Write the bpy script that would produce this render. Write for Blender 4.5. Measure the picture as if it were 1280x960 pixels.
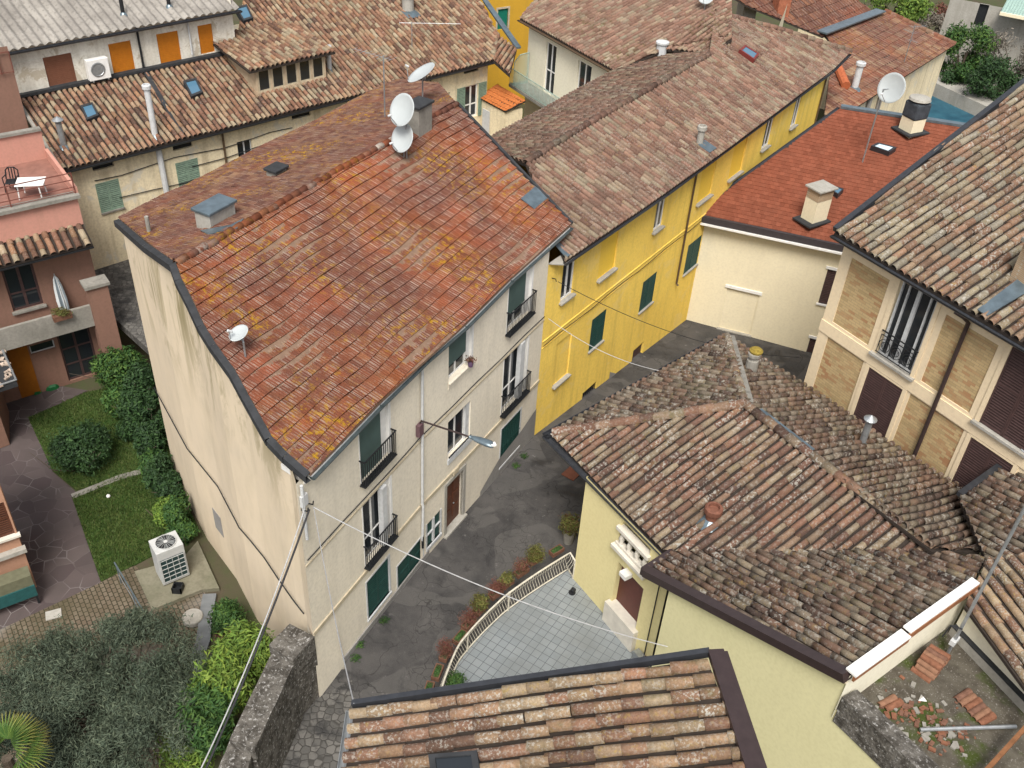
import bpy, bmesh, math, random
import numpy as np
from mathutils import Vector, Matrix
random.seed(7); rng = np.random.default_rng(7)
for o in list(bpy.data.objects): bpy.data.objects.remove(o)
scene = bpy.context.scene
COL = scene.collection

# ------------------------------------------------------------------ camera, light, exposure
F_PX, CX, CY, CAM_H = 1220.0, 640.0, 480.0, 28.0
down_c = np.array([-105.0, -1580.0, -F_PX]); down_c /= np.linalg.norm(down_c)
up_c = -down_c
fw = np.array([0, 0, -1.0]); fw = fw - fw.dot(up_c)*up_c; fw /= np.linalg.norm(fw)
RT = np.array([np.cross(fw, up_c), fw, up_c])            # world = RT @ camera
cam_d = bpy.data.cameras.new('camera'); cam = bpy.data.objects.new('camera', cam_d); COL.objects.link(cam)
cam_d.sensor_width = 36; cam_d.lens = 36*F_PX/1280; cam_d.clip_end = 2000; cam_d.clip_start = 0.1
cam.matrix_world = Matrix([list(RT[0])+[0], list(RT[1])+[0], list(RT[2])+[CAM_H], [0, 0, 0, 1]])
scene.camera = cam

SUN_EL, SUN_AZ = math.radians(56), math.radians(183)     # azimuth clockwise from +y : light comes from behind-left of the camera
world = bpy.data.worlds.new('World'); scene.world = world; world.use_nodes = True
wn = world.node_tree; bg = wn.nodes['Background']
sky = wn.nodes.new('ShaderNodeTexSky'); sky.sky_type = 'NISHITA'; sky.sun_disc = False
sky.sun_elevation = SUN_EL; sky.sun_rotation = SUN_AZ; sky.air_density = 1.0; sky.dust_density = 4.0; sky.ozone_density = 1.0
hs = wn.nodes.new('ShaderNodeHueSaturation'); hs.inputs['Saturation'].default_value = 0.35   # thin overcast: a whiter sky
wn.links.new(sky.outputs[0], hs.inputs['Color']); wn.links.new(hs.outputs[0], bg.inputs[0]); bg.inputs[1].default_value = 0.11
sl = bpy.data.lights.new('sun', 'SUN'); sun = bpy.data.objects.new('sun', sl); COL.objects.link(sun)
sl.energy = 2.1; sl.angle = math.radians(24); sl.color = (1.0, 0.95, 0.88)
sd = Vector((math.sin(SUN_AZ)*math.cos(SUN_EL), math.cos(SUN_AZ)*math.cos(SUN_EL), math.sin(SUN_EL)))
sun.rotation_euler = sd.to_track_quat('Z', 'Y').to_euler(); sun.location = (0, 0, 60)
vs = scene.view_settings; vs.view_transform = 'Standard'; vs.look = 'None'; vs.gamma = 1; vs.exposure = 0.9
scene.render.engine = 'CYCLES'

# ------------------------------------------------------------------ geometry from the photograph's perspective: rays cut with real planes
V3 = lambda *a: np.array(a, float)
def ray(px, py): return RT @ np.array([px-CX, -(py-CY), -F_PX])
OC = V3(0, 0, CAM_H)
def P(px, py, z=0.0):
    d = ray(px, py); return OC + d*((z-CAM_H)/d[2])
def zat(px, py, xy):
    d = ray(px, py); return CAM_H + math.hypot(xy[0], xy[1])/math.hypot(d[0], d[1])*d[2]
class Plane:
    def __init__(s, a, b, c):
        s.p = np.array(a, float); n = np.cross(np.array(b)-s.p, np.array(c)-s.p); s.n = n/np.linalg.norm(n)
        if s.n[2] < 0: s.n = -s.n
    def px(s, x, y):
        d = ray(x, y); return OC + d*(s.n.dot(s.p-OC)/s.n.dot(d))
    def z(s, x, y): return s.p[2] - (s.n[0]*(x-s.p[0])+s.n[1]*(y-s.p[1]))/s.n[2]
    def at(s, x, y): return V3(x, y, s.z(x, y))
    def down(s):
        d = V3(s.n[0]*s.n[2], s.n[1]*s.n[2], -(s.n[0]**2+s.n[1]**2)); return d/np.linalg.norm(d)
    def off(s, k): return s.n*k
class Wall:                                               # vertical plane A->B, outside on the right hand
    def __init__(s, A, B):
        s.A = np.array(A[:2], float); s.B = np.array(B[:2], float); d = s.B-s.A; s.L = np.hypot(*d); s.d = d/s.L
        s.n = np.array([s.d[1], -s.d[0]])
    def px(s, x, y):
        r = ray(x, y); t = s.n.dot(s.A)/s.n.dot(r[:2]); w = OC+t*r; return (w[:2]-s.A).dot(s.d), w[2]
    def at(s, u, z, o=0.0):
        q = s.A+s.d*u+s.n*o; return V3(q[0], q[1], z)
    def rect(s, tl, bl, tr, br):
        g = lambda ps, k: float(np.mean([s.px(*p)[k] for p in ps if p]))
        return [g([tl, bl], 0), g([tr, br], 0), g([bl, br], 1), g([tl, tr], 1)]   # u0,u1,z0,z1

# ------------------------------------------------------------------ mesh builder
class MB:
    def __init__(s): s.v = []; s.f = []; s.m = []; s.tint = None
    def add(s, vs, fs, mi=0):
        k = len(s.v); s.v += [tuple(map(float, p)) for p in vs]; s.f += [tuple(i+k for i in f) for f in fs]; s.m += [mi]*len(fs); return s
    def quad(s, a, b, c, d, mi=0): return s.add([a, b, c, d], [(0, 1, 2, 3)], mi)
    def poly(s, pts, mi=0): return s.add(pts, [tuple(range(len(pts)))], mi)
    def obox(s, o, a, b, c, mi=0):                        # corner o, edges a,b,c
        o, a, b, c = [np.array(t, float) for t in (o, a, b, c)]
        vs = [o, o+a, o+a+b, o+b, o+c, o+a+c, o+a+b+c, o+b+c]
        fs = [(0, 3, 2, 1), (4, 5, 6, 7), (0, 1, 5, 4), (1, 2, 6, 5), (2, 3, 7, 6), (3, 0, 4, 7)]
        if np.dot(np.cross(a, b), c) < 0: fs = [f[::-1] for f in fs]
        return s.add(vs, fs, mi)
    def box(s, cx, cy, cz, sx, sy, sz, rz=0, mi=0):       # centre, full sizes
        c, n = math.cos(rz), math.sin(rz); a = V3(c, n, 0)*sx; b = V3(-n, c, 0)*sy; e = V3(0, 0, sz)
        return s.obox(V3(cx, cy, cz)-(a+b+e)/2, a, b, e, mi)
    def wbox(s, w, u0, u1, z0, z1, o0, o1, mi=0):         # box on a wall, o = outward offsets
        o = w.at(u0, z0, o0); return s.obox(o, w.at(u1, z0, o0)-o, w.at(u0, z0, o1)-o, V3(0, 0, z1-z0), mi)
    def beam(s, p, q, w, h, mi=0, up=(0, 0, 1)):
        p = np.array(p, float); q = np.array(q, float); d = q-p; d /= np.linalg.norm(d)
        x = np.cross(d, up); x /= np.linalg.norm(x); y = np.cross(x, d)
        return s.obox(p-x*w/2-y*h/2, x*w, y*h, q-p, mi)
    def tube(s, pts, r, n=8, mi=0, cap=True):
        pts = [np.array(p, float) for p in pts]; rs = r if isinstance(r, (list, tuple)) else [r]*len(pts)
        rings = []; ref = None
        for i, p in enumerate(pts):
            t = pts[min(i+1, len(pts)-1)]-pts[max(i-1, 0)]; t /= np.linalg.norm(t)
            if ref is None: ref = V3(0, 0, 1) if abs(t[2]) < .9 else V3(1, 0, 0)
            x = np.cross(t, ref); x /= np.linalg.norm(x); y = np.cross(x, t); ref = y
            rings.append([p+rs[i]*(math.cos(a)*x+math.sin(a)*y) for a in [2*math.pi*j/n for j in range(n)]])
        vs = [q for rg in rings for q in rg]; fs = []
        for i in range(len(pts)-1):
            for j in range(n): fs.append((i*n+j, (i+1)*n+j, (i+1)*n+(j+1) % n, i*n+(j+1) % n))
        if cap: fs += [tuple(range(n)), tuple(range((len(pts)-1)*n, len(pts)*n))[::-1]]
        return s.add(vs, fs, mi)
    def lathe(s, c, prof, n=20, axis=(0, 0, 1), mi=0):    # prof = [(r, h)]
        ax = np.array(axis, float); ax /= np.linalg.norm(ax)
        x = np.cross(ax, (0, 0, 1) if abs(ax[2]) < .9 else (1, 0, 0)); x /= np.linalg.norm(x); y = np.cross(ax, x)
        vs = []; fs = []; m = len(prof)
        for r, h in prof: vs += [np.array(c)+ax*h+max(r, 1e-4)*(math.cos(a)*x+math.sin(a)*y) for a in [2*math.pi*j/n for j in range(n)]]
        for i in range(m-1):
            for j in range(n): fs.append((i*n+j, i*n+(j+1) % n, (i+1)*n+(j+1) % n, (i+1)*n+j))
        return s.add(vs, fs, mi)
    def prism(s, pts, z0, z1, mi=0):                      # plan polygon extruded
        n = len(pts); a = [V3(p[0], p[1], z0) for p in pts]; b = [V3(p[0], p[1], z1) for p in pts]
        fs = [(i, (i+1) % n, n+(i+1) % n, n+i) for i in range(n)]+[tuple(range(n))[::-1], tuple(range(n, 2*n))]
        area = sum(pts[i][0]*pts[(i+1) % n][1]-pts[(i+1) % n][0]*pts[i][1] for i in range(n))
        if area < 0: fs = [f[::-1] for f in fs]
        return s.add(a+b, fs, mi)
    def slab(s, pts, t, mi=0):                            # 3D polygon with thickness t straight down
        n = len(pts); b = [np.array(p)-V3(0, 0, t) for p in pts]
        return s.add(list(pts)+b, [tuple(range(n)), tuple(range(n, 2*n))[::-1]]+[((i+1) % n, i, n+i, n+(i+1) % n) for i in range(n)], mi)
    def build(s, name, mats, parent=None, smooth=False, bevel=0, base=None):
        me = bpy.data.meshes.new(name); me.from_pydata(s.v, [], s.f)
        mats = mats if isinstance(mats, (list, tuple)) else [mats]
        for m in mats: me.materials.append(m)
        if len(mats) > 1: me.polygons.foreach_set('material_index', s.m)
        if smooth: me.polygons.foreach_set('use_smooth', [True]*len(me.polygons))
        if s.tint is not None:
            at = me.color_attributes.new('tint', 'FLOAT_COLOR', 'POINT'); at.data.foreach_set('color', np.array(s.tint, np.float32).ravel())
        me.update(); o = bpy.data.objects.new(name, me); COL.objects.link(o)
        if bevel:
            b = o.modifiers.new('bevel', 'BEVEL'); b.width = bevel; b.segments = 2; b.limit_method = 'ANGLE'
        if parent is not None:
            o.parent = parent
            if parent.parent is None: o.matrix_parent_inverse = Matrix.Translation(-parent.location)
        return o
def tag(o, label=None, cat=None, group=None, kind=None):
    for k, v in (('label', label), ('category', cat), ('group', group), ('kind', kind)):
        if v: o[k] = v
    return o
def thing(name, loc, label, cat, group=None):
    o = bpy.data.objects.new(name, None); o.empty_display_size = .3; COL.objects.link(o); o.location = Vector([float(t) for t in loc])
    return tag(o, label, cat, group)
def structure(o): o['kind'] = 'structure'; return o
def copy_thing(src, loc, rz, label, group=None):
    c = src.copy(); COL.objects.link(c); c.location = Vector([float(t) for t in loc]); c.rotation_euler = (0, 0, rz); c['label'] = label
    for ch in src.children:
        d = ch.copy(); COL.objects.link(d); d.parent = c
        for g in ch.children:
            e = g.copy(); COL.objects.link(e); e.parent = d
    return c
# ------------------------------------------------------------------ materials
class NT:
    def __init__(s, name, rough=.85, spec=.2):
        s.mat = bpy.data.materials.new(name); s.mat.use_nodes = True; s.t = s.mat.node_tree; s.b = s.t.nodes['Principled BSDF']
        s.b.inputs['Roughness'].default_value = rough; s.b.inputs['Specular IOR Level'].default_value = spec
        s.pos = s.t.nodes.new('ShaderNodeNewGeometry').outputs['Position']
    def link(s, a, b): s.t.links.new(a, b); return s
    def n(s, kind, **kw):
        x = s.t.nodes.new('ShaderNode'+kind)
        for k, v in kw.items(): setattr(x, k, v)
        return x
    def scaled(s, vec):
        x = s.n('VectorMath', operation='MULTIPLY'); s.link(s.pos, x.inputs[0]); x.inputs[1].default_value = vec; return x.outputs[0]
    def noise(s, scale, detail=3, rough=.55, vec=None, dist=0):
        x = s.n('TexNoise'); x.inputs['Scale'].default_value = scale; x.inputs['Detail'].default_value = detail
        x.inputs['Roughness'].default_value = rough; x.inputs['Distortion'].default_value = dist
        s.link(vec or s.pos, x.inputs['Vector']); return x.outputs['Fac']
    def voro(s, scale, feature='F1', vec=None, rnd=1):
        x = s.n('TexVoronoi', feature=feature); x.inputs['Scale'].default_value = scale; x.inputs['Randomness'].default_value = rnd
        s.link(vec or s.pos, x.inputs['Vector']); return x
    def ramp(s, fac, stops, interp='LINEAR'):
        x = s.n('ValToRGB'); x.color_ramp.interpolation = interp; e = x.color_ramp.elements
        while len(e) < len(stops): e.new(.5)
        for el, (p, c) in zip(e, stops):
            el.position = p; el.color = (c, c, c, 1) if isinstance(c, (int, float)) else tuple(c)+(1,)
        s.link(fac, x.inputs[0]); return x.outputs[0]
    def mix(s, fac, a, b, mode='MIX'):
        x = s.n('Mix', data_type='RGBA', blend_type=mode)
        for sock, v in ((x.inputs[0], fac), (x.inputs[6], a), (x.inputs[7], b)):
            if isinstance(v, (int, float)): sock.default_value = v
            elif isinstance(v, tuple): sock.default_value = v+(1,)
            else: s.link(v, sock)
        return x.outputs[2]
    def math(s, op, a, b=0.0):
        x = s.n('Math', operation=op)
        for sock, v in ((x.inputs[0], a), (x.inputs[1], b)):
            if isinstance(v, (int, float)): sock.default_value = v
            else: s.link(v, sock)
        return x.outputs[0]
    def tint(s):
        a = s.n('Attribute', attribute_name='tint'); q = s.n('SeparateColor'); s.link(a.outputs['Color'], q.inputs[0]); return q.outputs
    def color(s, c):
        if isinstance(c, tuple): s.b.inputs['Base Color'].default_value = c+(1,)
        else: s.link(c, s.b.inputs['Base Color'])
        return s
    def bump(s, h, strength=.3, dist=.02):
        x = s.n('Bump'); x.inputs['Strength'].default_value = strength; x.inputs['Distance'].default_value = dist
        s.link(h, x.inputs['Height']); s.link(x.outputs[0], s.b.inputs['Normal']); return s

def plaster(name, col, col2, stain=(.25, .22, .16), amount=.5, big=.35, patch=None):
    m = NT(name, .9, .1)
    c = m.mix(m.ramp(m.noise(big, 5, .6), [(.35, 0.), (.68, 1.)]), col, col2)
    streak = m.noise(1, 4, .6, m.scaled((2.2, 2.2, .22)))
    c = m.mix(m.math('MULTIPLY', m.ramp(streak, [(.5, 0.), (.78, 1.)]), amount), c, stain)
    c = m.mix(m.math('MULTIPLY', m.ramp(m.noise(9, 4), [(.42, 0.), (.75, 1.)]), .34), c, stain)
    if patch:
        pf = m.ramp(m.noise(.8, 6, .7, None, .6), [(.56, 0.), (.60, 1.)]); c = m.mix(m.math('MULTIPLY', pf, patch[1]), c, patch[0])
    m.color(c).bump(m.noise(30, 4), .15, .01); return m.mat
def plain(name, col, rough=.6, spec=.3, metal=0, var=.25, scale=6):
    m = NT(name, rough, spec); m.b.inputs['Metallic'].default_value = metal
    d = tuple(x*(1-var) for x in col); m.color(m.mix(m.ramp(m.noise(scale, 4), [(.3, 0.), (.7, 1.)]), d, col)); return m.mat
def coppi_mat(name, stops, pale=.6, mustard=.4, moss=.3, dark=.35, spot=14, k=.64):
    stops = [(p, tuple(x*k for x in c)) for p, c in stops]
    m = NT(name, .92, .1); r, g, b = m.tint()[:3]
    c = m.ramp(r, stops)
    c = m.mix(1.0, c, m.ramp(g, [(0, .74), (1, 1.14)]), 'MULTIPLY')
    c = m.mix(1.0, c, m.ramp(m.noise(28, 4, .7), [(.3, .62), (.7, 1.15)]), 'MULTIPLY')
    c = m.mix(m.math('MULTIPLY', m.ramp(m.noise(.55, 5, .6), [(.42, 0.), (.7, 1.)]), dark), c, (.055, .045, .038))
    big = m.ramp(m.noise(.8, 3), [(.35, .25), (.65, 1.)])
    sp = m.math('MULTIPLY', m.ramp(m.noise(spot, 4, .65), [(.525, 0.), (.58, 1.)]), m.math('MULTIPLY', m.ramp(b, [(.1, .25), (.8, 1.)]), m.math('MULTIPLY', big, pale)))
    c = m.mix(sp, c, (.34, .325, .285))
    mu = m.math('MULTIPLY', m.ramp(m.noise(spot*.6, 3, .6, m.scaled((1.1, .9, 1.3))), [(.57, 0.), (.66, 1.)]), m.math('MULTIPLY', m.ramp(m.noise(.5, 3), [(.42, 0.), (.62, 1.)]), mustard))
    c = m.mix(mu, c, (.26, .18, .05))
    mo = m.math('MULTIPLY', m.ramp(m.noise(5, 4), [(.5, 0.), (.66, 1.)]), m.math('MULTIPLY', m.ramp(m.noise(.35, 2), [(.48, 0.), (.66, 1.)]), moss))
    c = m.mix(mo, c, (.07, .065, .02))
    m.color(c).bump(m.noise(35, 4), .3, .01); return m.mat
TERRA = [(0, (.16, .085, .06)), (.18, (.33, .15, .095)), (.4, (.42, .20, .12)), (.55, (.34, .21, .14)), (.72, (.44, .31, .19)), (.88, (.30, .24, .18)), (1, (.50, .40, .26))]
PINK = [(0, (.26, .15, .11)), (.25, (.36, .20, .145)), (.5, (.42, .25, .18)), (.7, (.38, .26, .19)), (.85, (.44, .32, .22)), (1, (.46, .38, .27))]
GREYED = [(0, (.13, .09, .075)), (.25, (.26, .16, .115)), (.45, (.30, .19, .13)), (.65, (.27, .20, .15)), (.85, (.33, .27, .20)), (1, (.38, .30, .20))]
PALE = [(0, (.27, .17, .115)), (.22, (.40, .23, .15)), (.45, (.41, .28, .185)), (.65, (.43, .34, .225)), (.85, (.46, .39, .27)), (1, (.38, .34, .27))]
mat_coppi_d = coppi_mat('coppi_terracotta', [(0, (.17, .10, .075)), (.2, (.33, .17, .11)), (.45, (.44, .24, .15)), (.65, (.47, .33, .21)), (.85, (.50, .41, .28)), (1, (.46, .24, .13))], .3, .25, .1, .22, k=.62)
mat_coppi_y = coppi_mat('coppi_pink', PINK, .4, .3, .1, .3, k=.56)
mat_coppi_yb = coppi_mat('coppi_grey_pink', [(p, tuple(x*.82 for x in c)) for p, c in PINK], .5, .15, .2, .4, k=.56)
mat_coppi_c = coppi_mat('coppi_straw', PINK, .3, .25, .7, .25, k=.62)
mat_coppi_i = coppi_mat('coppi_weathered', [(0, (.16, .10, .08)), (.25, (.31, .17, .12)), (.5, (.37, .21, .14)), (.7, (.36, .26, .18)), (1, (.43, .34, .23))], .95, .3, .35, .4, 11, k=.56)
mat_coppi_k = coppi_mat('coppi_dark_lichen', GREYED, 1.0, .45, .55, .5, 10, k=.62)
mat_coppi_b = coppi_mat('coppi_pale', PALE, .85, .5, .3, .35, 12, k=.56)
mat_coppi_j = coppi_mat('coppi_spotted', [(0, (.20, .12, .085)), (.3, (.36, .20, .13)), (.6, (.40, .26, .16)), (1, (.44, .34, .22))], 1.0, .6, .5, .3, 19, k=.66)
mat_deck = plain('groove_shade_deck', (.045, .036, .03), .95, .1)  # deck under the clay tiles, coloured dark for the shade in their grooves
mat_deck_warm = plain('roof_boards', (.20, .13, .09), .95, .1)

def marseille_mat(name, stops, yellow, pale, rust, k=.66):
    stops = [(p, tuple(x*k for x in c)) for p, c in stops]
    m = NT(name, .97, .03); r, g, b = m.tint()[:3]
    c = m.ramp(r, stops); c = m.mix(1.0, c, m.ramp(g, [(0, .84), (1, 1.1)]), 'MULTIPLY')
    c = m.mix(1.0, c, m.ramp(m.noise(24, 4, .7), [(.3, .65), (.7, 1.12)]), 'MULTIPLY')
    zone = m.ramp(m.noise(.28, 4, .6), [(.33, 0.), (.58, 1.)])
    c = m.mix(m.math('MULTIPLY', zone, .72 if yellow else .12), c, (.10, .048, .038))
    c = m.mix(m.math('MULTIPLY', m.ramp(m.noise(.42, 3, .6, m.scaled((1, 1.2, .8))), [(.5, 0.), (.68, 1.)]), rust), c, (.27, .075, .032))
    crest = m.math('MULTIPLY', m.ramp(b, [(.45, 0.), (.95, 1.)]), m.math('MULTIPLY', m.ramp(m.noise(2.2, 5, .7), [(.44, 0.), (.62, 1.)]), pale))
    c = m.mix(crest, c, (.38, .34, .29))
    ye = m.math('MULTIPLY', m.ramp(m.noise(4.5, 5, .75), [(.52, 0.), (.62, 1.)]), m.math('MULTIPLY', m.ramp(m.noise(.33, 3, .5, m.scaled((.9, 1.1, 1))), [(.47, 0.), (.62, 1.)]), yellow))
    c = m.mix(ye, c, (.29, .165, .012))
    m.color(c).bump(m.noise(40, 3), .25, .008); return m.mat
mat_mars = marseille_mat('marseille_red', [(0, (.22, .078, .042)), (.35, (.28, .092, .045)), (.65, (.32, .112, .05)), (.85, (.28, .11, .062)), (1, (.37, .155, .07))], .85, .9, .5, .64)
mat_mars_back = marseille_mat('marseille_lichen', [(0, (.14, .07, .055)), (.4, (.22, .105, .075)), (.7, (.26, .14, .09)), (1, (.34, .20, .12))], .95, .4, .2)
mat_mars_red = marseille_mat('flat_red_tile', [(0, (.37, .118, .068)), (.5, (.40, .13, .075)), (1, (.43, .145, .085))], 0, .1, .0, .56)
mat_port = marseille_mat('portuguese_tile', [(0, (.22, .11, .08)), (.4, (.34, .18, .12)), (.7, (.40, .24, .15)), (1, (.44, .32, .2))], .3, .3, .3)
mat_port_dark = marseille_mat('portuguese_tile_dark', [(0, (.12, .06, .045)), (.4, (.20, .10, .07)), (.7, (.26, .14, .10)), (1, (.34, .16, .09))], .1, .3, .3)

mat_grey_wall = plaster('cream_grey_plaster', (.74, .675, .55), (.66, .605, .50), (.40, .36, .29), .3, .35, ((.64, .59, .49), .3))
mat_gable = NT('cream_gable_plaster', .92, .1)
def _g():
    m = mat_gable; c = m.mix(m.ramp(m.noise(.3, 5, .65), [(.3, 0.), (.7, 1.)]), (.66, .55, .40), (.58, .49, .37))
    c = m.mix(m.math('MULTIPLY', m.ramp(m.noise(1, 5, .65, m.scaled((1.5, 1.5, .5))), [(.45, 0.), (.75, 1.)]), .3), c, (.36, .31, .21))
    z = m.n('SeparateXYZ'); m.link(m.pos, z.inputs[0])
    hi = m.ramp(m.math('DIVIDE', z.outputs[2], 14.0), [(.45, 0.), (.72, 1.)])
    st = m.math('MULTIPLY', hi, m.ramp(m.noise(1, 6, .7, m.scaled((1.0, 1.0, .3)), .9), [(.47, 0.), (.60, 1.)]))
    c = m.mix(m.math('MULTIPLY', st, .7), c, (.15, .125, .04))
    m.color(c).bump(m.noise(25, 4), .2, .012); return m.mat
mat_gable = _g()
mat_yellow = plaster('ochre_yellow_plaster', (.86, .61, .13), (.77, .53, .11), (.46, .33, .085), .6, .35, ((.70, .55, .24), .3))
mat_yellow_niche = plaster('bright_yellow_plaster', (.78, .52, .06), (.74, .5, .08), (.6, .4, .07), .2)
mat_far_yellow = plaster('deep_yellow_plaster', (.58, .33, .035), (.52, .30, .035), (.4, .24, .04), .3)
mat_i_wall = plaster('pale_yellow_plaster', (.70, .62, .33), (.66, .58, .31), (.52, .44, .22), .18, .3)
mat_i_long = plaster('pale_green_yellow_plaster', (.63, .59, .35), (.60, .565, .33), (.46, .42, .24), .15, .3)
mat_cream = plaster('cream_plaster', (.72, .65, .47), (.68, .61, .44), (.50, .44, .32), .18)
mat_cwall = plaster('ivory_plaster', (.74, .70, .56), (.70, .66, .52), (.5, .46, .36), .2)
mat_b_cream = plaster('peach_cream_plaster', (.72, .59, .40), (.68, .56, .38), (.5, .4, .28), .15)
mat_d_wall = plaster('old_beige_plaster', (.76, .66, .46), (.66, .57, .39), (.24, .18, .11), .6, .5, ((.56, .52, .43), .8))
mat_d_up = plaster('peeling_white_plaster', (.72, .69, .61), (.62, .59, .51), (.30, .25, .18), .5, .5, ((.40, .34, .25), .75))
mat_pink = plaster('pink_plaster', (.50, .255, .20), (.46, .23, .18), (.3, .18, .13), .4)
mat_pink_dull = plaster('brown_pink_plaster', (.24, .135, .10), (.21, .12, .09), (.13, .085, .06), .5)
mat_peach = plaster('peach_plaster', (.40, .23, .155), (.37, .21, .14), (.28, .16, .1), .3)
mat_plinth = plaster('grey_plinth_render', (.27, .26, .245), (.22, .21, .2), (.14, .13, .12), .5)
mat_molding = plain('beige_moulding', (.50, .43, .31), .85, .15)
mat_white = plain('white_paint', (.72, .71, .68), .55, .3, 0, .12)
mat_greywhite = plain('weathered_white_paint', (.52, .53, .53), .7, .2, 0, .2)
mat_conc = plaster('weathered_concrete', (.27, .255, .225), (.20, .19, .165), (.09, .085, .07), .55, .8)
mat_conc_pale = plaster('pale_concrete', (.36, .345, .31), (.30, .285, .25), (.16, .15, .12), .4, .8)
mat_marble = plain('white_stone', (.64, .60, .52), .5, .3, 0, .2, 3)
mat_glass = NT('dark_glass', .08, .6).color((.018, .022, .026)).mat
mat_glass_blue = NT('sky_glass', .05, .8).color((.07, .15, .22)).mat
mat_green = plain('dark_green_paint', (.018, .065, .055), .55, .3, 0, .3)
mat_green_curtain = plain('grey_green_blind', (.075, .115, .105), .8, .15, 0, .2, 2)
mat_green_old = plain('faded_green_paint', (.22, .31, .235), .8, .2, 0, .35)
mat_green_door = plain('bright_green_paint', (.01, .16, .11), .5, .3, 0, .15)
mat_brown_sh = plain('dark_brown_wood', (.078, .045, .042), .55, .3, 0, .3)
mat_brown_door = plain('brown_door_wood', (.105, .04, .022), .5, .3, 0, .3, 3)
mat_red_door = plain('red_brown_paint', (.105, .028, .02), .45, .35, 0, .15)
mat_orange = plain('orange_blind', (.50, .17, .012), .6, .3, 0, .15)
mat_brown_blind = plain('brown_blind', (.20, .085, .05), .7, .2, 0, .15)
mat_gutter = plain('dark_grey_metal', (.045, .048, .055), .4, .5, .3, .3)
mat_gutter_g = plain('grey_green_metal', (.085, .11, .115), .4, .5, .4, .35)
mat_flash = plain('blue_grey_sheet_metal', (.16, .21, .24), .35, .5, .5, .4, 3)
mat_flash_dark = plain('dark_roofing_felt', (.04, .042, .045), .8, .2, 0, .4, 3)
mat_brown_metal = plain('brown_sheet_metal', (.055, .037, .036), .4, .5, .3, .25)
mat_fascia = plain('dark_fascia', (.045, .038, .04), .6, .3, 0, .2)
mat_steel = plain('galvanised_steel', (.38, .40, .41), .4, .5, .6, .3)
mat_iron = plain('dark_iron', (.02, .022, .025), .55, .4, .3, .3)
mat_rail_white = plain('cream_painted_iron', (.60, .56, .46), .5, .35, 0, .3)
mat_rail_green = plain('pale_green_iron', (.30, .42, .37), .6, .3, 0, .3)
mat_rust_rail = plain('rusty_red_iron', (.16, .055, .04), .7, .3, 0, .3)
mat_dish = plain('dish_grey_white', (.40, .43, .43), .5, .35, 0, .1, 2)
mat_copper_pipe = plain('brown_copper_pipe', (.13, .085, .05), .5, .4, .3, .3)
mat_brick = NT('chimney_brick', .9, .1)
def _b(m, c1, c2, mort, sc, off=(0, 0, 0)):
    t = m.n('TexBrick'); t.inputs['Scale'].default_value = sc
    for k, v in (('Color1', c1), ('Color2', c2), ('Mortar', mort)): t.inputs[k].default_value = v+(1,)
    return t
def wall_vec(m, d):                                        # (along the wall, height) as texture space
    dp = m.n('VectorMath', operation='DOT_PRODUCT'); m.link(m.pos, dp.inputs[0]); dp.inputs[1].default_value = (d[0], d[1], 0)
    z = m.n('SeparateXYZ'); m.link(m.pos, z.inputs[0]); c = m.n('CombineXYZ'); m.link(dp.outputs['Value'], c.inputs[0]); m.link(z.outputs[2], c.inputs[1]); return c.outputs[0]
def brick_mat(name, d, c1, c2, mort, bw=.25, bh=.07, dirt=.3, var=None):
    m = NT(name, .92, .1); v = wall_vec(m, d); t = m.n('TexBrick'); m.link(v, t.inputs['Vector'])
    t.inputs['Scale'].default_value = 1; t.inputs['Brick Width'].default_value = bw; t.inputs['Row Height'].default_value = bh
    t.inputs['Mortar Size'].default_value = .008; t.inputs['Mortar Smooth'].default_value = .2; t.inputs['Bias'].default_value = 0
    for k, q in (('Color1', c1), ('Color2', c2), ('Mortar', mort)): t.inputs[k].default_value = q+(1,)
    c = t.outputs['Color']
    if var:
        t2 = m.n('TexBrick'); m.link(v, t2.inputs['Vector']); t2.inputs['Scale'].default_value = 1; t2.inputs['Brick Width'].default_value = bw; t2.inputs['Row Height'].default_value = bh; t2.inputs['Mortar Size'].default_value = 0; t2.inputs['Color1'].default_value = (0, 0, 0, 1); t2.inputs['Color2'].default_value = (1, 1, 1, 1); t2.inputs['Mortar'].default_value = (0, 0, 0, 1)
        zone = m.ramp(m.noise(.9, 3), [(.35, .25), (.65, .95)]); c = m.mix(m.math('MULTIPLY', m.ramp(t2.outputs['Color'], [(.70, 0.), (.84, 1.)]), zone), c, var); c = m.mix(m.ramp(t2.outputs['Color'], [(.1, .45), (.3, 0.)]), c, tuple(q*.6 for q in c2))
    c = m.mix(m.math('MULTIPLY', m.ramp(m.noise(1.2, 5), [(.4, 0.), (.7, 1.)]), dirt), c, tuple(q*.55 for q in c1))
    m.color(c).bump(t.outputs['Fac'], -.3, .01); return m.mat
mat_brick = brick_mat('chimney_brick', (.8, .6), (.40, .27, .16), (.33, .24, .15), (.42, .38, .3), .2, .06, .6)
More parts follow.
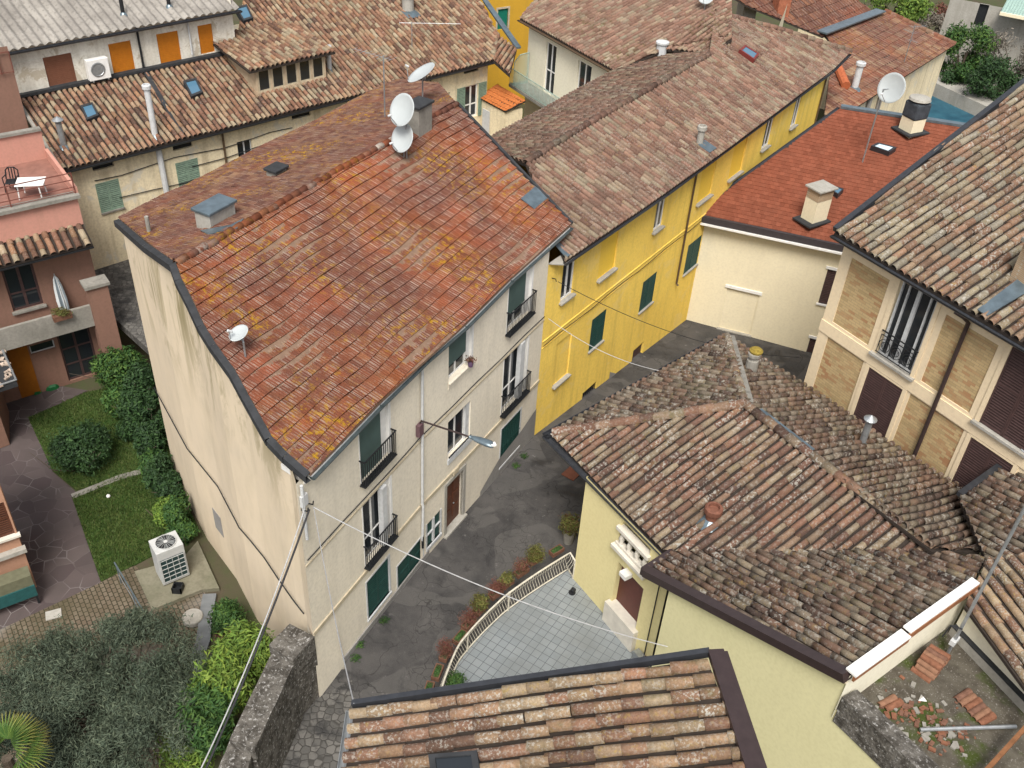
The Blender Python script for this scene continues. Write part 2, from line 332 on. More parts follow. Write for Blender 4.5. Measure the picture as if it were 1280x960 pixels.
# ------------------------------------------------------------------ roof tiles: every tile is geometry, all tiles of one slope are one mesh
def _inside(poly, pts, margin=0.0):
    n = len(poly); ins = np.zeros(len(pts), bool); x, y = pts[:, 0], pts[:, 1]
    for i in range(n):
        (x0, y0), (x1, y1) = poly[i], poly[(i+1) % n]
        if y0 == y1: continue
        c = ((y0 > y) != (y1 > y)) & (x < (x1-x0)*(y-y0)/(y1-y0)+x0); ins ^= c
    return ins
def tile_field(name, plane, poly, kind, mat, parent, spacing=.28, L=.36, seed=1, deck=mat_deck, down=None, wave=.02, thick=.10, clip=True, decoff=0.0, jit=1.0, decks=True):
    r_ = np.random.default_rng(seed)
    poly = [np.array(p, float) for p in poly]; n = plane.n; dn = plane.down() if down is None else np.array(down, float)
    dn = dn-n*dn.dot(n); dn /= np.linalg.norm(dn); ac = np.cross(n, dn); o = poly[0]
    p2 = np.array([[(p-o).dot(ac), (p-o).dot(dn)] for p in poly])
    u0, u1, v0, v1 = p2[:, 0].min(), p2[:, 0].max(), p2[:, 1].min(), p2[:, 1].max()
    nc = int(math.ceil((u1-u0)/spacing))+1; nr = int(math.ceil((v1-v0)/L))+2
    I, J = np.meshgrid(np.arange(nc), np.arange(nr), indexing='ij'); I = I.ravel(); J = J.ravel(); N = len(I)
    if kind == 'coppi':
        K = 6; R1 = spacing*.37; R0 = spacing*.34; ang = np.linspace(-.12, math.pi+.12, K+1)
        off = r_.uniform(-.5, .5, nc)*L*.5*jit; uj = u0+spacing*(I+.5)+r_.normal(0, .011*jit, N)+np.cumsum(r_.normal(0, .004, nr))[J]*jit
        vj = v0-L*.6+L*J+off[I]+r_.normal(0, .02*jit, N)
        yaw = r_.normal(0, .012*jit, N); tl = L*1.10; sc = r_.normal(1, .05*jit, N)
        prof = [(0., R0, .03), (tl*.5, (R0+R1)/2, .036), (tl, R1, .042), (tl+.004, R1-.018, .03)]
        vs = []
        for (dv, R, h) in prof:
            for a in ang: vs.append((R*math.cos(a), dv, R*math.sin(a)*1.12+h))
        T = np.array(vs); nv = len(T); fs = []
        for q in range(3):
            for k in range(K): a = q*(K+1)+k; fs.append((a, a+1, a+K+2, a+K+1))
        X = T[None, :, 0]*sc[:, None]; Y = T[None, :, 1].repeat(N, 0); Z = T[None, :, 2]*sc[:, None]
        U = uj[:, None]+X+yaw[:, None]*Y; Vv = vj[:, None]+Y
        bch = np.broadcast_to(r_.random(N)[:, None], U.shape)
    else:                                                   # pressed interlocking tiles with raised ribs, stepped at every course
        if kind == 'marseille': pr = [(0, .0), (.10, .020), (.2, .004), (.42, .004), (.5, .018), (.58, .004), (.84, .004), (.93, .02), (1, .0)]; stp = .05
        elif kind == 'portuguese': pr = [(0, .0), (.12, .035), (.28, .05), (.42, .03), (.55, .003), (.8, .0), (1, .0)]; stp = .04
        else: pr = [(0, .0), (.06, .012), (.12, .0), (.5, .0), (.9, .0), (1, .0)]; stp = .022
        T = np.array([(x*spacing, dv, h*(.9 if dv == 0 else 1)+(dv/L)*stp) for dv in (0, L) for x, h in pr]+[(x*spacing, L+.003, -.01) for x, h in pr]); m_ = len(pr)
        crest = np.array([h for _ in (0, 1, 2) for x, h in pr]); crest = crest/max(crest.max(), 1e-6); crest[2*m_:] = 0
        nv = len(T); fs = [(q*m_+k, q*m_+k+1, (q+1)*m_+k+1, (q+1)*m_+k) for q in (0, 1) for k in range(m_-1)]
        uj = u0+spacing*I+(J % 2)*spacing*.5*(kind != 'portuguese')-spacing*.5; vj = v0+L*(J-1)+.012*np.sin(uj*2.1+J*.7)*jit
        tz = r_.normal(0, .004*jit, N)
        U = uj[:, None]+T[None, :, 0]; Vv = vj[:, None]+T[None, :, 1]; Z = np.broadcast_to(T[None, :, 2], U.shape)+tz[:, None]
        Vv = Vv+.018*np.sin(U*1.3)*jit
        bch = np.broadcast_to(crest[None, :], U.shape)
    cen = np.stack([U.mean(1), Vv.mean(1)], 1)
    keep = _inside([tuple(q) for q in p2], cen)
    for k in range(0, nv, max(1, nv//6)): keep |= _inside([tuple(q) for q in p2], np.stack([U[:, k], Vv[:, k]], 1))
    rr = r_.random((N, 2)); U, Vv, Z, bch, rr = U[keep], Vv[keep], Z[keep], bch[keep], rr[keep]; N = len(U)
    Z = Z+wave*np.sin(U*.9+seed)*np.sin(Vv*1.1+seed*2)+decoff
    Pw = o+U[..., None]*ac+Vv[..., None]*dn+(Z+.012)[..., None]*n
    verts = Pw.reshape(-1, 3); F = (np.array(fs)[None]+np.arange(N)[:, None, None]*nv).reshape(-1, 4)
    me = bpy.data.meshes.new(name); me.from_pydata(verts.tolist(), [], F.tolist())
    at = me.color_attributes.new('tint', 'FLOAT_COLOR', 'POINT')
    colr = np.ones((N, nv, 4), np.float32); colr[..., 0] = rr[:, None, 0]; colr[..., 1] = rr[:, None, 1]; colr[..., 2] = bch
    at.data.foreach_set('color', colr.reshape(-1, 4).ravel())
    me.materials.append(mat); me.materials.append(deck)
    bm = bmesh.new(); bm.from_mesh(me)
    if clip:
        area = sum(p2[i][0]*p2[(i+1) % len(p2)][1]-p2[(i+1) % len(p2)][0]*p2[i][1] for i in range(len(p2)))
        m_ = len(p2)
        for i in range(m_):
            a, b = p2[i], p2[(i+1) % m_]; ln = np.linalg.norm(b-a)
            if ln < 1e-4: continue
            e = (b-a)/ln; nn = np.array([e[1], -e[0]])*(1 if area > 0 else -1)   # outward in (u,v)
            sup = ((p2-a).dot(nn)).max() < .02; ext = .04 if nn[1] > .8 and sup else 0.0
            nw = nn[0]*ac+nn[1]*dn; pw = poly[i]+nw*ext
            if sup: bmesh.ops.bisect_plane(bm, geom=bm.verts[:]+bm.edges[:]+bm.faces[:], dist=1e-5, plane_co=Vector(pw), plane_no=Vector(nw), clear_outer=True)
            else:
                lo, hi = np.minimum(a, b)-.8, np.maximum(a, b)+.8; fs_ = []
                for f in bm.faces:
                    q = np.array(f.calc_center_median())-o; q = (q.dot(ac), q.dot(dn))
                    if lo[0] < q[0] < hi[0] and lo[1] < q[1] < hi[1]: fs_.append(f)
                g = set(fs_) | {x for f in fs_ for x in f.edges} | {x for f in fs_ for x in f.verts}
                bmesh.ops.bisect_plane(bm, geom=list(g), dist=1e-5, plane_co=Vector(pw), plane_no=Vector(nw))
        cs = np.array([tuple(f.calc_center_median()) for f in bm.faces])-o; c2 = np.stack([cs.dot(ac), cs.dot(dn)], 1); tp_ = [tuple(q) for q in p2]
        ok = _inside(tp_, c2) | _inside(tp_, c2-np.array([0, .06])) | _inside(tp_, c2-np.array([0, .03]))
        bmesh.ops.delete(bm, geom=[f for f, k in zip(list(bm.faces), ok) if not k], context='FACES')
    for f in bm.faces: f.smooth = (kind == 'coppi')
    if decks:
        top = [bm.verts.new(Vector(p)) for p in poly]; bot = [bm.verts.new(Vector(p-V3(0, 0, thick))) for p in poly]; m_ = len(poly)
        for fv in [top, bot[::-1]]+[[top[(i+1) % m_], top[i], bot[i], bot[(i+1) % m_]] for i in range(m_)]:
            f = bm.faces.new(fv); f.material_index = 1; f.smooth = False
    bm.to_mesh(me); bm.free(); me.update()
    ob = bpy.data.objects.new(name, me); COL.objects.link(ob)
    if parent is not None: ob.parent = parent; ob.matrix_parent_inverse = Matrix.Translation(-parent.location)
    return ob
def cap_row(name, pts, mat, parent, R=.13, L=.4, seed=3, lift=.06):   # overlapping half-round tiles along a ridge or hip
    r_ = np.random.default_rng(seed); mb = MB(); mb.tint = []
    pts = [np.array(p, float) for p in pts]
    for A, B in zip(pts, pts[1:]):
        d = B-A; ln = np.linalg.norm(d); d /= ln; s = np.cross(d, (0, 0, 1)); s /= np.linalg.norm(s); u = np.cross(s, d); k = max(1, int(round(ln/L))); st = ln/k
        for i in range(k):
            c = A+d*st*i+s*r_.normal(0, .015)+u*(lift+r_.normal(0, .008)); vs = []
            for dv, R_, h in ((0, R*.86, 0), (st*1.08, R, .02), (st*1.085, R*.84, 0)):
                for a in np.linspace(-.2, math.pi+.2, 8): vs.append(c+d*dv+s*R_*math.cos(a)+u*(R_*math.sin(a)*.9+h-.04))
            mb.add(vs, [(q*8+j, q*8+j+1, q*8+j+9, q*8+j+8) for q in (0, 1) for j in range(7)])
            t = (r_.random(), r_.random(), r_.random(), 1); mb.tint += [t]*len(vs)
    return mb.build(name, mat, parent, smooth=True)

def wall_mesh(w, z0, z1, holes=(), depth=.22, top=None, mb=None, u0=0., u1=None, mi=0, rmi=0):
    """outer skin of a wall with real openings and their reveals; top=(zA,zB) for a sloping head"""
    mb = mb or MB(); u1 = w.L if u1 is None else u1
    us = sorted({u0, u1} | {min(max(h[k], u0), u1) for h in holes for k in (0, 1)}); zs = sorted({z0, z1} | {min(max(h[k], z0), z1) for h in holes for k in (2, 3)})
    for a, b in zip(us, us[1:]):
        for c, d in zip(zs, zs[1:]):
            if b-a < 1e-6 or d-c < 1e-6: continue
            uc, zc = (a+b)/2, (c+d)/2
            if any(h[0] < uc < h[1] and h[2] < zc < h[3] for h in holes): continue
            ta, tb = d, d
            if top and abs(d-z1) < 1e-6: ta = top[0]+(top[1]-top[0])*(a-u0)/(u1-u0); tb = top[0]+(top[1]-top[0])*(b-u0)/(u1-u0)
            mb.quad(w.at(a, c), w.at(b, c), w.at(b, tb), w.at(a, ta), mi)
    for h in holes:
        a, b, c, d = h[:4]
        mb.quad(w.at(a, c), w.at(a, d), w.at(a, d, -depth), w.at(a, c, -depth), rmi); mb.quad(w.at(b, d), w.at(b, c), w.at(b, c, -depth), w.at(b, d, -depth), rmi)
        mb.quad(w.at(a, d), w.at(b, d), w.at(b, d, -depth), w.at(a, d, -depth), rmi); mb.quad(w.at(b, c), w.at(a, c), w.at(a, c, -depth), w.at(b, c, -depth), rmi)
    return mb
def grow(r, k): return [r[0]-k, r[1]+k, r[2]-k, r[3]+k]

# ------------------------------------------------------------------ openings
def win_frame(w, r, o, parent, mat, name='window', fw=.06, mull=1, trans=None, d=.05):
    a, b, c, e = r; mb = MB()
    mb.wbox(w, a, a+fw, c, e, o-d, o); mb.wbox(w, b-fw, b, c, e, o-d, o); mb.wbox(w, a+fw, b-fw, c, c+fw, o-d, o-.002); mb.wbox(w, a+fw, b-fw, e-fw, e, o-d, o-.002)
    for k in range(mull):
        m = a+(b-a)*(k+1)/(mull+1); mb.wbox(w, m-fw*.6, m+fw*.6, c+fw, e-fw, o-d, o-.004)
    for t in (trans or []): mb.wbox(w, a+fw, b-fw, c+(e-c)*t-fw*.4, c+(e-c)*t+fw*.4, o-d, o-.006)
    f = mb.build(name, mat, parent)
    MB().wbox(w, a+.01, b-.01, c+.01, e-.01, o-d-.03, o-d*.6).build('pane', mat_glass, f)
    return f
def shutter_leaf(w, a, b, c, e, o, parent, mat, name='shutter', slats=True, t=.04):
    mb = MB(); fw = .055
    mb.wbox(w, a, a+fw, c, e, o, o+t); mb.wbox(w, b-fw, b, c, e, o, o+t)
    zs = [c, (c+e)/2-fw/2, e-fw] if e-c > 1.1 else [c, e-fw]
    for z in zs: mb.wbox(w, a+fw, b-fw, z, z+fw*1.3 if z == c else z+fw, o, o+t-.003)
    if slats:
        k = max(3, int((e-c)/.10)); st = (e-c-.1)/k
        for i in range(k):
            z = c+.06+i*st; p = w.at(a+fw, z, o+.003); mb.obox(p, w.at(b-fw, z, o+.003)-p, w.at(a+fw, z+st*.75, o+t*.75)-w.at(a+fw, z, o+.003)+0*p, V3(0, 0, .008))
            mb.quad(w.at(a+fw, z, o+t*.75), w.at(b-fw, z, o+t*.75), w.at(b-fw, z+st*.66, o+.012), w.at(a+fw, z+st*.66, o+.012))
        mb.wbox(w, a+fw, b-fw, c+.05, e-.03, o+.001, o+.006, 1)  # dark sheet behind the slats: painted shade for the gaps between them
    else: mb.wbox(w, a+fw, b-fw, c+fw, e-fw, o, o+t*.5)
    return mb.build(name, [mat, mat_iron], parent)
def sill(w, r, parent, mat, h=.06, out=.1, ext=.08, name='sill'):
    return MB().wbox(w, r[0]-ext, r[1]+ext, r[2]-h, r[2]+.008, -.05, out).build(name, mat, parent, bevel=.008)
def railing(w, a, b, z0, z1, o, parent, mat, name='railing', step=.11, ret=True, bw=.02, base=True):
    mb = MB(); mb.wbox(w, a, b, z1-.035, z1, o-.02, o+.02)
    mb.wbox(w, a, b, z0+.05, z0+.075, o-.012, o+.012)
    if base: mb.wbox(w, a, b, z0-.03, z0, 0.002, o+.03)
    k = max(2, int((b-a)/step))
    for i in range(k+1):
        u = a+.02+(b-a-.04)*i/k; mb.wbox(w, u-bw/2, u+bw/2, z0, z1-.035, o-bw/2, o+bw/2)
    if ret:
        for u in (a, b):
            mb.wbox(w, u-.018, u+.018, z1-.037, z1+.001, 0.0, o+.02)
            for q in (.33, .66): mb.wbox(w, u-bw/2, u+bw/2, z0, z1-.037, o*q-bw/2, o*q+bw/2)
    return mb.build(name, mat, parent)
def gutter(name, pts, parent, mat, R=.085):
    mb = MB(); pts = [np.array(p, float) for p in pts]
    for A, B in zip(pts, pts[1:]):
        d = B-A; d /= np.linalg.norm(d); s = np.cross(d, (0, 0, 1)); s /= np.linalg.norm(s); vs = []; ang = np.linspace(math.pi, 2*math.pi, 7)
        for q in (A, B):
            for rr in (R, R*.86):
                for a in ang: vs.append(q+s*rr*math.cos(a)+V3(0, 0, 1)*rr*math.sin(a))
        fs = []
        for k in range(6): fs += [(k, 14+k, 15+k, k+1), (7+k, 8+k, 22+k, 21+k)]
        fs += [(0, 7, 21, 14), (6, 20, 27, 13)]; mb.add(vs, fs)
        for q in (A, B): mb.add([q+s*R*math.cos(a)+V3(0, 0, 1)*R*math.sin(a) for a in ang], [tuple(range(7))])
    return mb.build(name, mat, parent)
def flue(c, h, r, parent, mats, name='flue_pipe', hat='cap'):
    c = np.array(c, float); m = mats
    f = MB().lathe(c-V3(0, 0, .15), [(0, 0), (r, 0), (r, h+.15), (r*.8, h+.15), (0, h+.1)], 14).build(name, m, parent, smooth=False)
    if hat == 'cap': MB().lathe(c+V3(0, 0, h-.02), [(r*1.02, 0), (r*1.45, .03), (r*1.45, .2), (r*1.2, .24), (r*.9, .24), (r*.9, .12), (0, .12)], 14).build('flue_cap', m, f)
    elif hat == 'cone': MB().lathe(c+V3(0, 0, h), [(r*.5, 0), (r*.5, .08), (r*1.9, .1), (r*1.9, .13), (0, .3)], 14).build('flue_cap', m, f)
    MB().lathe(c-V3(0, 0, .05), [(r*2.4, -.1), (r*1.6, .06), (r*1.02, .14)], 12).build('collar', mat_flash, f)
    return f
def skylight(plane, px4, parent, mat_f=mat_flash_dark, glass=mat_glass_blue, h=.12, lift=.2):
    q = [plane.px(*p)+plane.n*lift for p in px4]; c = sum(q)/4; up = plane.n; mb = MB()
    inn = [c+(p-c)*.74 for p in q]; lo = [p-up*.25 for p in q]; hi = [p+up*h for p in q]; hin = [p+up*h for p in inn]
    mb.add(lo+hi+hin+[p+up*(h-.04) for p in inn], [(i, (i+1) % 4, 4+(i+1) % 4, 4+i) for i in range(4)]+[(4+i, 4+(i+1) % 4, 8+(i+1) % 4, 8+i) for i in range(4)]+[(8+i, 8+(i+1) % 4, 12+(i+1) % 4, 12+i) for i in range(4)])
    f = mb.build('skylight', mat_f, parent); g = MB(); g.slab([p+up*(h-.03) for p in inn], .02); g.build('pane', glass, f); return f
def patch_sheet(name, plane, px4, parent, mat, lift=.13, t=.03):
    return MB().slab([plane.px(*p)+plane.n*lift for p in px4], t).build(name, mat, parent)
# ------------------------------------------------------------------ setting: ground sheets
GZ = -1.7                                                  # the gardens lie below the street
def sheet(name, pts, z, mat, t=None):
    mb = MB(); pp = [V3(p[0], p[1], z) for p in pts]
    (mb.slab(pp, t) if t else mb.poly(pp)); return structure(mb.build(name, mat))
m = NT('garden_soil', .95, .1); m.color(m.mix(m.ramp(m.noise(.5, 6, .65), [(.35, 0.), (.65, 1.)]), (.075, .06, .042), (.055, .07, .028))).bump(m.noise(6, 5), .4, .05); mat_soil = m.mat
sheet('ground', [(-160, -60), (160, -60), (160, 260), (-160, 260)], -2.4, mat_soil)

m = NT('asphalt', .85, .25)
c = m.mix(m.ramp(m.noise(.55, 6, .65), [(.35, 0.), (.65, 1.)]), (.034, .033, .033), (.070, .066, .063))
patch = m.ramp(m.noise(.32, 2, .5, None, 1.2), [(.49, 0.), (.51, 1.)], 'LINEAR'); c = m.mix(m.math('MULTIPLY', patch, .5), c, (.095, .09, .084))
wet = m.ramp(m.noise(.9, 5, .6, None, .8), [(.55, 0.), (.7, 1.)]); c = m.mix(m.math('MULTIPLY', wet, .8), c, (.018, .0175, .0185))
wv = m.n('VectorMath', operation='ADD'); nz = m.n('TexNoise'); nz.inputs['Scale'].default_value = 1.4; m.link(m.pos, nz.inputs['Vector']); m.link(m.pos, wv.inputs[0]); m.link(nz.outputs['Color'], wv.inputs[1])
cr = m.voro(.55, 'DISTANCE_TO_EDGE', wv.outputs[0]).outputs['Distance']; crk = m.math('MULTIPLY', m.ramp(cr, [(.0, 1.), (.014, 0.)]), m.ramp(m.noise(.4, 2), [(.45, 0.), (.6, .8)]))
c = m.mix(crk, c, (.012, .012, .011))
cr2 = m.voro(2.6, 'DISTANCE_TO_EDGE', wv.outputs[0]).outputs['Distance']; al = m.math('MULTIPLY', m.ramp(cr2, [(0., 1.), (.035, 0.)]), m.ramp(m.noise(.6, 3), [(.5, 0.), (.6, .8)])); c = m.mix(al, c, (.017, .016, .015))
c = m.mix(m.math('MULTIPLY', m.ramp(m.noise(70, 2), [(.55, 0.), (.75, 1.)]), .3), c, (.17, .165, .155))
pl = m.math('MULTIPLY', m.ramp(m.noise(3.0, 5, .7), [(.62, 0.), (.70, 1.)]), m.ramp(m.noise(.5, 2), [(.45, 0.), (.65, .7)])); c = m.mix(pl, c, (.19, .18, .17))
m.color(c).bump(m.noise(40, 4), .35, .012); m.link(m.ramp(wet, [(0, .9), (1, .55)]), m.b.inputs['Roughness']); mat_asphalt = m.mat

def street_z(x, y):
    t = (x+.3)*.55+(y-33)*.84
    return -max(0., t)*.105 if t > 0 else 0.
mb = MB(); xs = np.linspace(-10, 24, 35); ys = np.linspace(4, 62, 59)
mb.v = [(x, y, street_z(x, y)-.02) for y in ys for x in xs]
mb.f = [(j*35+i, j*35+i+1, (j+1)*35+i+1, (j+1)*35+i) for j in range(58) for i in range(34) if ys[j] < 62 and not (xs[i] < -5.2 and ys[j] > 19) and not (xs[i] < -7.4)]
mb.m = [0]*len(mb.f)
structure(mb.build('street', mat_asphalt))
# worn cobbles beside the garden wall
m = NT('worn_cobbles', .8, .25); v = m.voro(4.2, 'DISTANCE_TO_EDGE', None, .55).outputs['Distance']; f1 = m.voro(4.2, 'F1', None, .55).outputs['Color']
c = m.mix(m.ramp(v, [(.02, 0.), (.09, 1.)]), (.05, .047, .042), m.mix(m.ramp(f1, [(.2, 0.), (.8, 1.)]), (.075, .072, .066), (.13, .123, .112)))
c = m.mix(m.ramp(m.noise(1.1, 5, .65), [(.5, 0.), (.62, 1.)]), c, (.035, .034, .033)); m.color(c).bump(m.ramp(v, [(0, 0.), (.12, 1.)]), .6, .03); mat_cobble = m.mat
sheet('cobbled_edge', [P(398, 872), P(440, 850), P(450, 905), P(440, 965), P(420, 1010), P(300, 1010), P(335, 955)], .006, mat_cobble)
m = NT('manhole_rust', .8, .3); m.color(m.mix(m.noise(12, 4), (.10, .035, .022), (.16, .06, .035))); mat_rustpatch = m.mat
ca = P(717, 590); tag(MB().box(ca[0], ca[1], ca[2]+.012, .95, .62, .03, .95).build('drain_cover', mat_rustpatch, bevel=.01), 'rust brown flat cover plate set in the street beside the pale yellow house', 'drain cover')
# garden surfaces
m = NT('lawn_soil', .95, .1); m.color(m.mix(m.ramp(m.noise(.9, 6, .65), [(.35, 0.), (.65, 1.)]), (.03, .06, .014), (.055, .075, .022))).bump(m.noise(20, 5), .5, .03); mat_lawn = m.mat
LAWN1 = [(35, 522), (108, 490), (150, 482), (212, 555), (212, 585), (95, 612), (66, 588)]
LAWN2 = [(90, 622), (150, 597), (214, 588), (248, 660), (232, 672), (168, 706), (126, 726)]
LG1 = [P(*p, GZ) for p in LAWN1]; LG2 = [P(*p, GZ) for p in LAWN2]
sheet('garden_terrain', [P(-120, 1010, GZ), P(335, 1010, GZ), P(400, 880, GZ)+V3(.3, 0, 0), (-4.5, 20, 0), (-14, 31, 0), (-12, 44, 0), (-30, 40, 0), (-40, 30, 0)], GZ-.06, mat_soil)
sheet('lawn', LG1, GZ, mat_lawn, .1); sheet('lawn', LG2, GZ, mat_lawn, .1)
m = NT('crazy_paving', .85, .2); v = m.voro(1.5, 'DISTANCE_TO_EDGE').outputs['Distance']; vc = m.voro(1.5, 'F1').outputs['Color']
c = m.mix(m.ramp(vc, [(.2, 0.), (.8, 1.)]), (.062, .047, .047), (.088, .07, .067)); c = m.mix(m.math('MULTIPLY', m.ramp(v, [(.01, 1.), (.024, 0.)]), m.ramp(m.noise(.45, 3), [(.46, .03), (.62, .8)])), c, (.21, .19, .185))
c = m.mix(m.math('MULTIPLY', m.ramp(m.noise(.8, 4), [(.45, 0.), (.7, 1.)]), .4), c, (.05, .045, .042)); m.color(c).bump(m.noise(12, 4), .3, .02); mat_crazy = m.mat
sheet('path', [P(*p, GZ-.03) for p in [(-40, 560), (-20, 480), (60, 480), (110, 488), (36, 523), (66, 590), (94, 614), (90, 622), (126, 728), (-60, 815)]], GZ-.03, mat_crazy)
def herring(name):
    m = NT(name, .9, .15); t = m.n('TexBrick'); rot = m.n('VectorRotate'); rot.inputs['Angle'].default_value = .95; m.link(m.pos, rot.inputs['Vector']); m.link(rot.outputs[0], t.inputs['Vector'])
    t.inputs['Scale'].default_value = 1; t.inputs['Brick Width'].default_value = .24; t.inputs['Row Height'].default_value = .17; t.inputs['Mortar Size'].default_value = .022; t.inputs['Mortar Smooth'].default_value = .4
    for k, q in (('Color1', (.12, .092, .066)), ('Color2', (.165, .135, .10)), ('Mortar', (.028, .026, .016))): t.inputs[k].default_value = q+(1,)
    c = m.mix(m.ramp(m.noise(.5, 5, .6), [(.4, 0.), (.65, .75)]), t.outputs['Color'], (.06, .052, .028)); c = m.mix(m.ramp(m.noise(.33, 3), [(.52, 0.), (.66, .5)]), c, (.30, .28, .25))
    m.color(c).bump(t.outputs['Fac'], -.5, .02); return m.mat
mat_pavers = herring('garden_pavers')
sheet('garden_paving', [P(*p, GZ-.04) for p in [(-60, 815), (126, 728), (168, 706), (200, 735), (250, 720), (262, 760), (240, 830), (205, 880), (200, 1005), (-90, 1005)]], GZ-.035, mat_pavers)
def strip(name, pts, w, z, mat, t=.12):
    mb = MB(); pp = [P(*p, z) for p in pts]; L_, R_ = [], []
    for i, p in enumerate(pp):
        d = pp[min(i+1, len(pp)-1)]-pp[max(i-1, 0)]; d /= np.linalg.norm(d); s = V3(d[1], -d[0], 0); L_.append(p-s*w/2); R_.append(p+s*w/2)
    for i in range(len(pp)-1): mb.slab([L_[i], L_[i+1], R_[i+1], R_[i]], t)
    return mb.build(name, mat)
structure(strip('lawn_edging_path', [(90, 620), (150, 596), (180, 588)], .3, GZ+.03, mat_conc))
tag(strip('curved_kerb', [(262, 742), (258, 765), (254, 800), (244, 828), (222, 862)], .5, GZ+.12, plain('blue_grey_concrete', (.17, .18, .185), .85, .2, 0, .3, 3), .3), 'pale concrete kerb curving beside the garden paving and shrubs', 'kerb')
sheet('concrete_pad', [P(*p, GZ+.12) for p in [(168, 714), (228, 698), (247, 676), (274, 735), (252, 737), (190, 762)]], GZ+.12, plaster('mossy_concrete', (.21, .195, .145), (.15, .145, .10), (.08, .075, .05), .5, .9), .3)
# ------------------------------------------------------------------ A: the cream house with the long red roof
F0, F1, F2 = V3(-5.66, 19.05), V3(-3.0, 24.9), V3(1.1, 32.8)
GAB = [V3(-5.66, 19.05), V3(-6.0, 19.72), V3(-6.4, 20.15), V3(-7.12, 21.08), V3(-7.78, 21.92), V3(-8.42, 22.6), V3(-8.95, 23.2), V3(-9.45, 23.95), V3(-10.2, 25.05), V3(-11.9, 27.0), V3(-14.3, 30.5)]
EZ = 9.6
eA, eB = P(388, 592, EZ), P(713, 281, EZ); rA, rB = P(222, 328, 12.4), P(570, 131, 12.4)
front = Plane(eA, eB, (rA+rB)/2); back = Plane(rA, rB, P(149, 275, 10.25))
house = thing('cream_house', (F0[0], F0[1], 0), 'three storey cream house with long lichen covered red tiled roof facing the narrow street', 'house')
wA, wB = Wall(F0, F1), Wall(F1, F2)
# openings ----------------------------------------------------------
W = {}
W['t1'] = (wA, wA.rect((448.6, 533), (451, 604), (484.7, 497), (488, 567)))
W['t2'] = (wB, wB.rect((560.8, 428), (560.8, 478), (590, 402), (590, 449)))
W['t3'] = (wB, wB.rect((635.5, 353.7), (634, 415), (664, 328), (665, 388)))
W['m1'] = (wA, wA.rect((453.5, 631.7), (456.5, 708), (486.5, 597), (490.5, 668)))
W['m2'] = (wB, wB.rect((559.5, 528.4), (560, 572), (588, 501), (588, 546)))
W['m3'] = (wB, wB.rect((629, 448), (628, 514), (659, 420), (657.5, 488)))
W['g1'] = (wA, wA.rect((458, 727), (460.5, 774.7), (486.3, 695.7), (486.7, 739.4)))
W['g2'] = (wA, wA.rect((496.4, 707.5), (497.4, 740.4), (528.3, 670.5), (528.3, 700.8)))
W['g3'] = (wB, wB.rect((533.2, 655), (533.7, 684), (550.2, 638.6), (550.2, 667)))
W['door'] = (wB, wB.rect((557, 610), (557.9, 671), (578, 586), (578, 647)))
W['g5'] = (wB, wB.rect((626, 537), (625, 581), (650, 513), (648.5, 558)))
W['vent'] = (wB, wB.rect((626, 604), (626, 612), (646, 583), (646, 591)))
W['door'][1][2] = .06
for k in ('t1', 't3'): W[k][1][3] = 9.25
def holes(w): return [r for k, (ww, r) in W.items() if ww is w]
mw = MB()
for w in (wA, wB): wall_mesh(w, -.6, 9.42, holes(w), .24, mb=mw)
bk = [V3(-14.3, 30.5), V3(-6.2, 42.0), F2+V3(-2.3, 4.2)]
for a, b in zip([GAB[-1], V3(-6.4, 42.2), V3(-3.4, 38.6)], [V3(-6.4, 42.2), V3(-3.4, 38.6), F2]):
    w = Wall(b, a); zz = [min(front.z(*q), back.z(*q))-.12 for q in (b, a)]; wall_mesh(w, -1.9, 9.4, top=zz, mb=mw)
mw.build('wall', mat_grey_wall, house)
mg = MB()
for i, (a, b) in enumerate(zip(GAB, GAB[1:])):             # curved end wall
    za, zb = [min(front.z(*q), back.z(*q))-.16 for q in (a, b)]; n = 1
    mg.quad(V3(*b, -2), V3(*a, -2), V3(*a, za), V3(*b, zb))
go = mg.build('gable_wall', mat_gable, house, smooth=True); go['label'] = 'tall curved cream end wall stained olive below the roof edge'
# buttressed foot of the corner
MB().add([V3(*F0, 2.9)+V3(-.02, -.02, 0), V3(*(F0+wA.d*1.1), 2.6), V3(*(F0+wA.d*1.3+wA.n*.12), -.2), V3(*F0, -.2)+V3(.06, -.22, 0), V3(*GAB[1], -.2)+V3(-.1, -.12, 0), V3(*GAB[1], 2.6)], [(0, 1, 2, 3), (0, 3, 4, 5)]).build('corner_footing', mat_grey_wall, house)
# mouldings and plinth
ms = MB()
for w in (wA, wB):
    a = 0 if w is wA else -.03; b = w.L
    ms.wbox(w, a, b, 6.08, 6.14, 0.002, .035); ms.wbox(w, a, b, 2.92, 3.08, 0.002, .05)
ms.build('string_course', mat_molding, house)
mp = MB(); r = W['g5'][1]
mp.add([wB.at(4.3, .25, .03), wB.at(r[0]-.1, .95, .03), wB.at(r[1]+.1, 1.15, .03), wB.at(wB.L, 1.5, .03), wB.at(wB.L, -.6, .03), wB.at(4.3, -.6, .03)], [(0, 1, 2, 3, 4, 5)])
mp.build('plinth', mat_plinth, house)
mp = MB(); mp.wbox(wA, .3, 7, -.4, .22, .002, .05); mp.build('plinth', mat_plinth, house)
ms = MB(); ms.tube([wA.at(.1, 6.3, .03)]+[wA.at(u, 6.28+.03*math.sin(u), .03) for u in np.linspace(.5, wA.L, 6)]+[wB.at(u, 6.28+.02*math.sin(u*2), .03) for u in np.linspace(.2, wB.L, 6)], .018, 5)
ms.build('facade_cable', mat_iron, house)
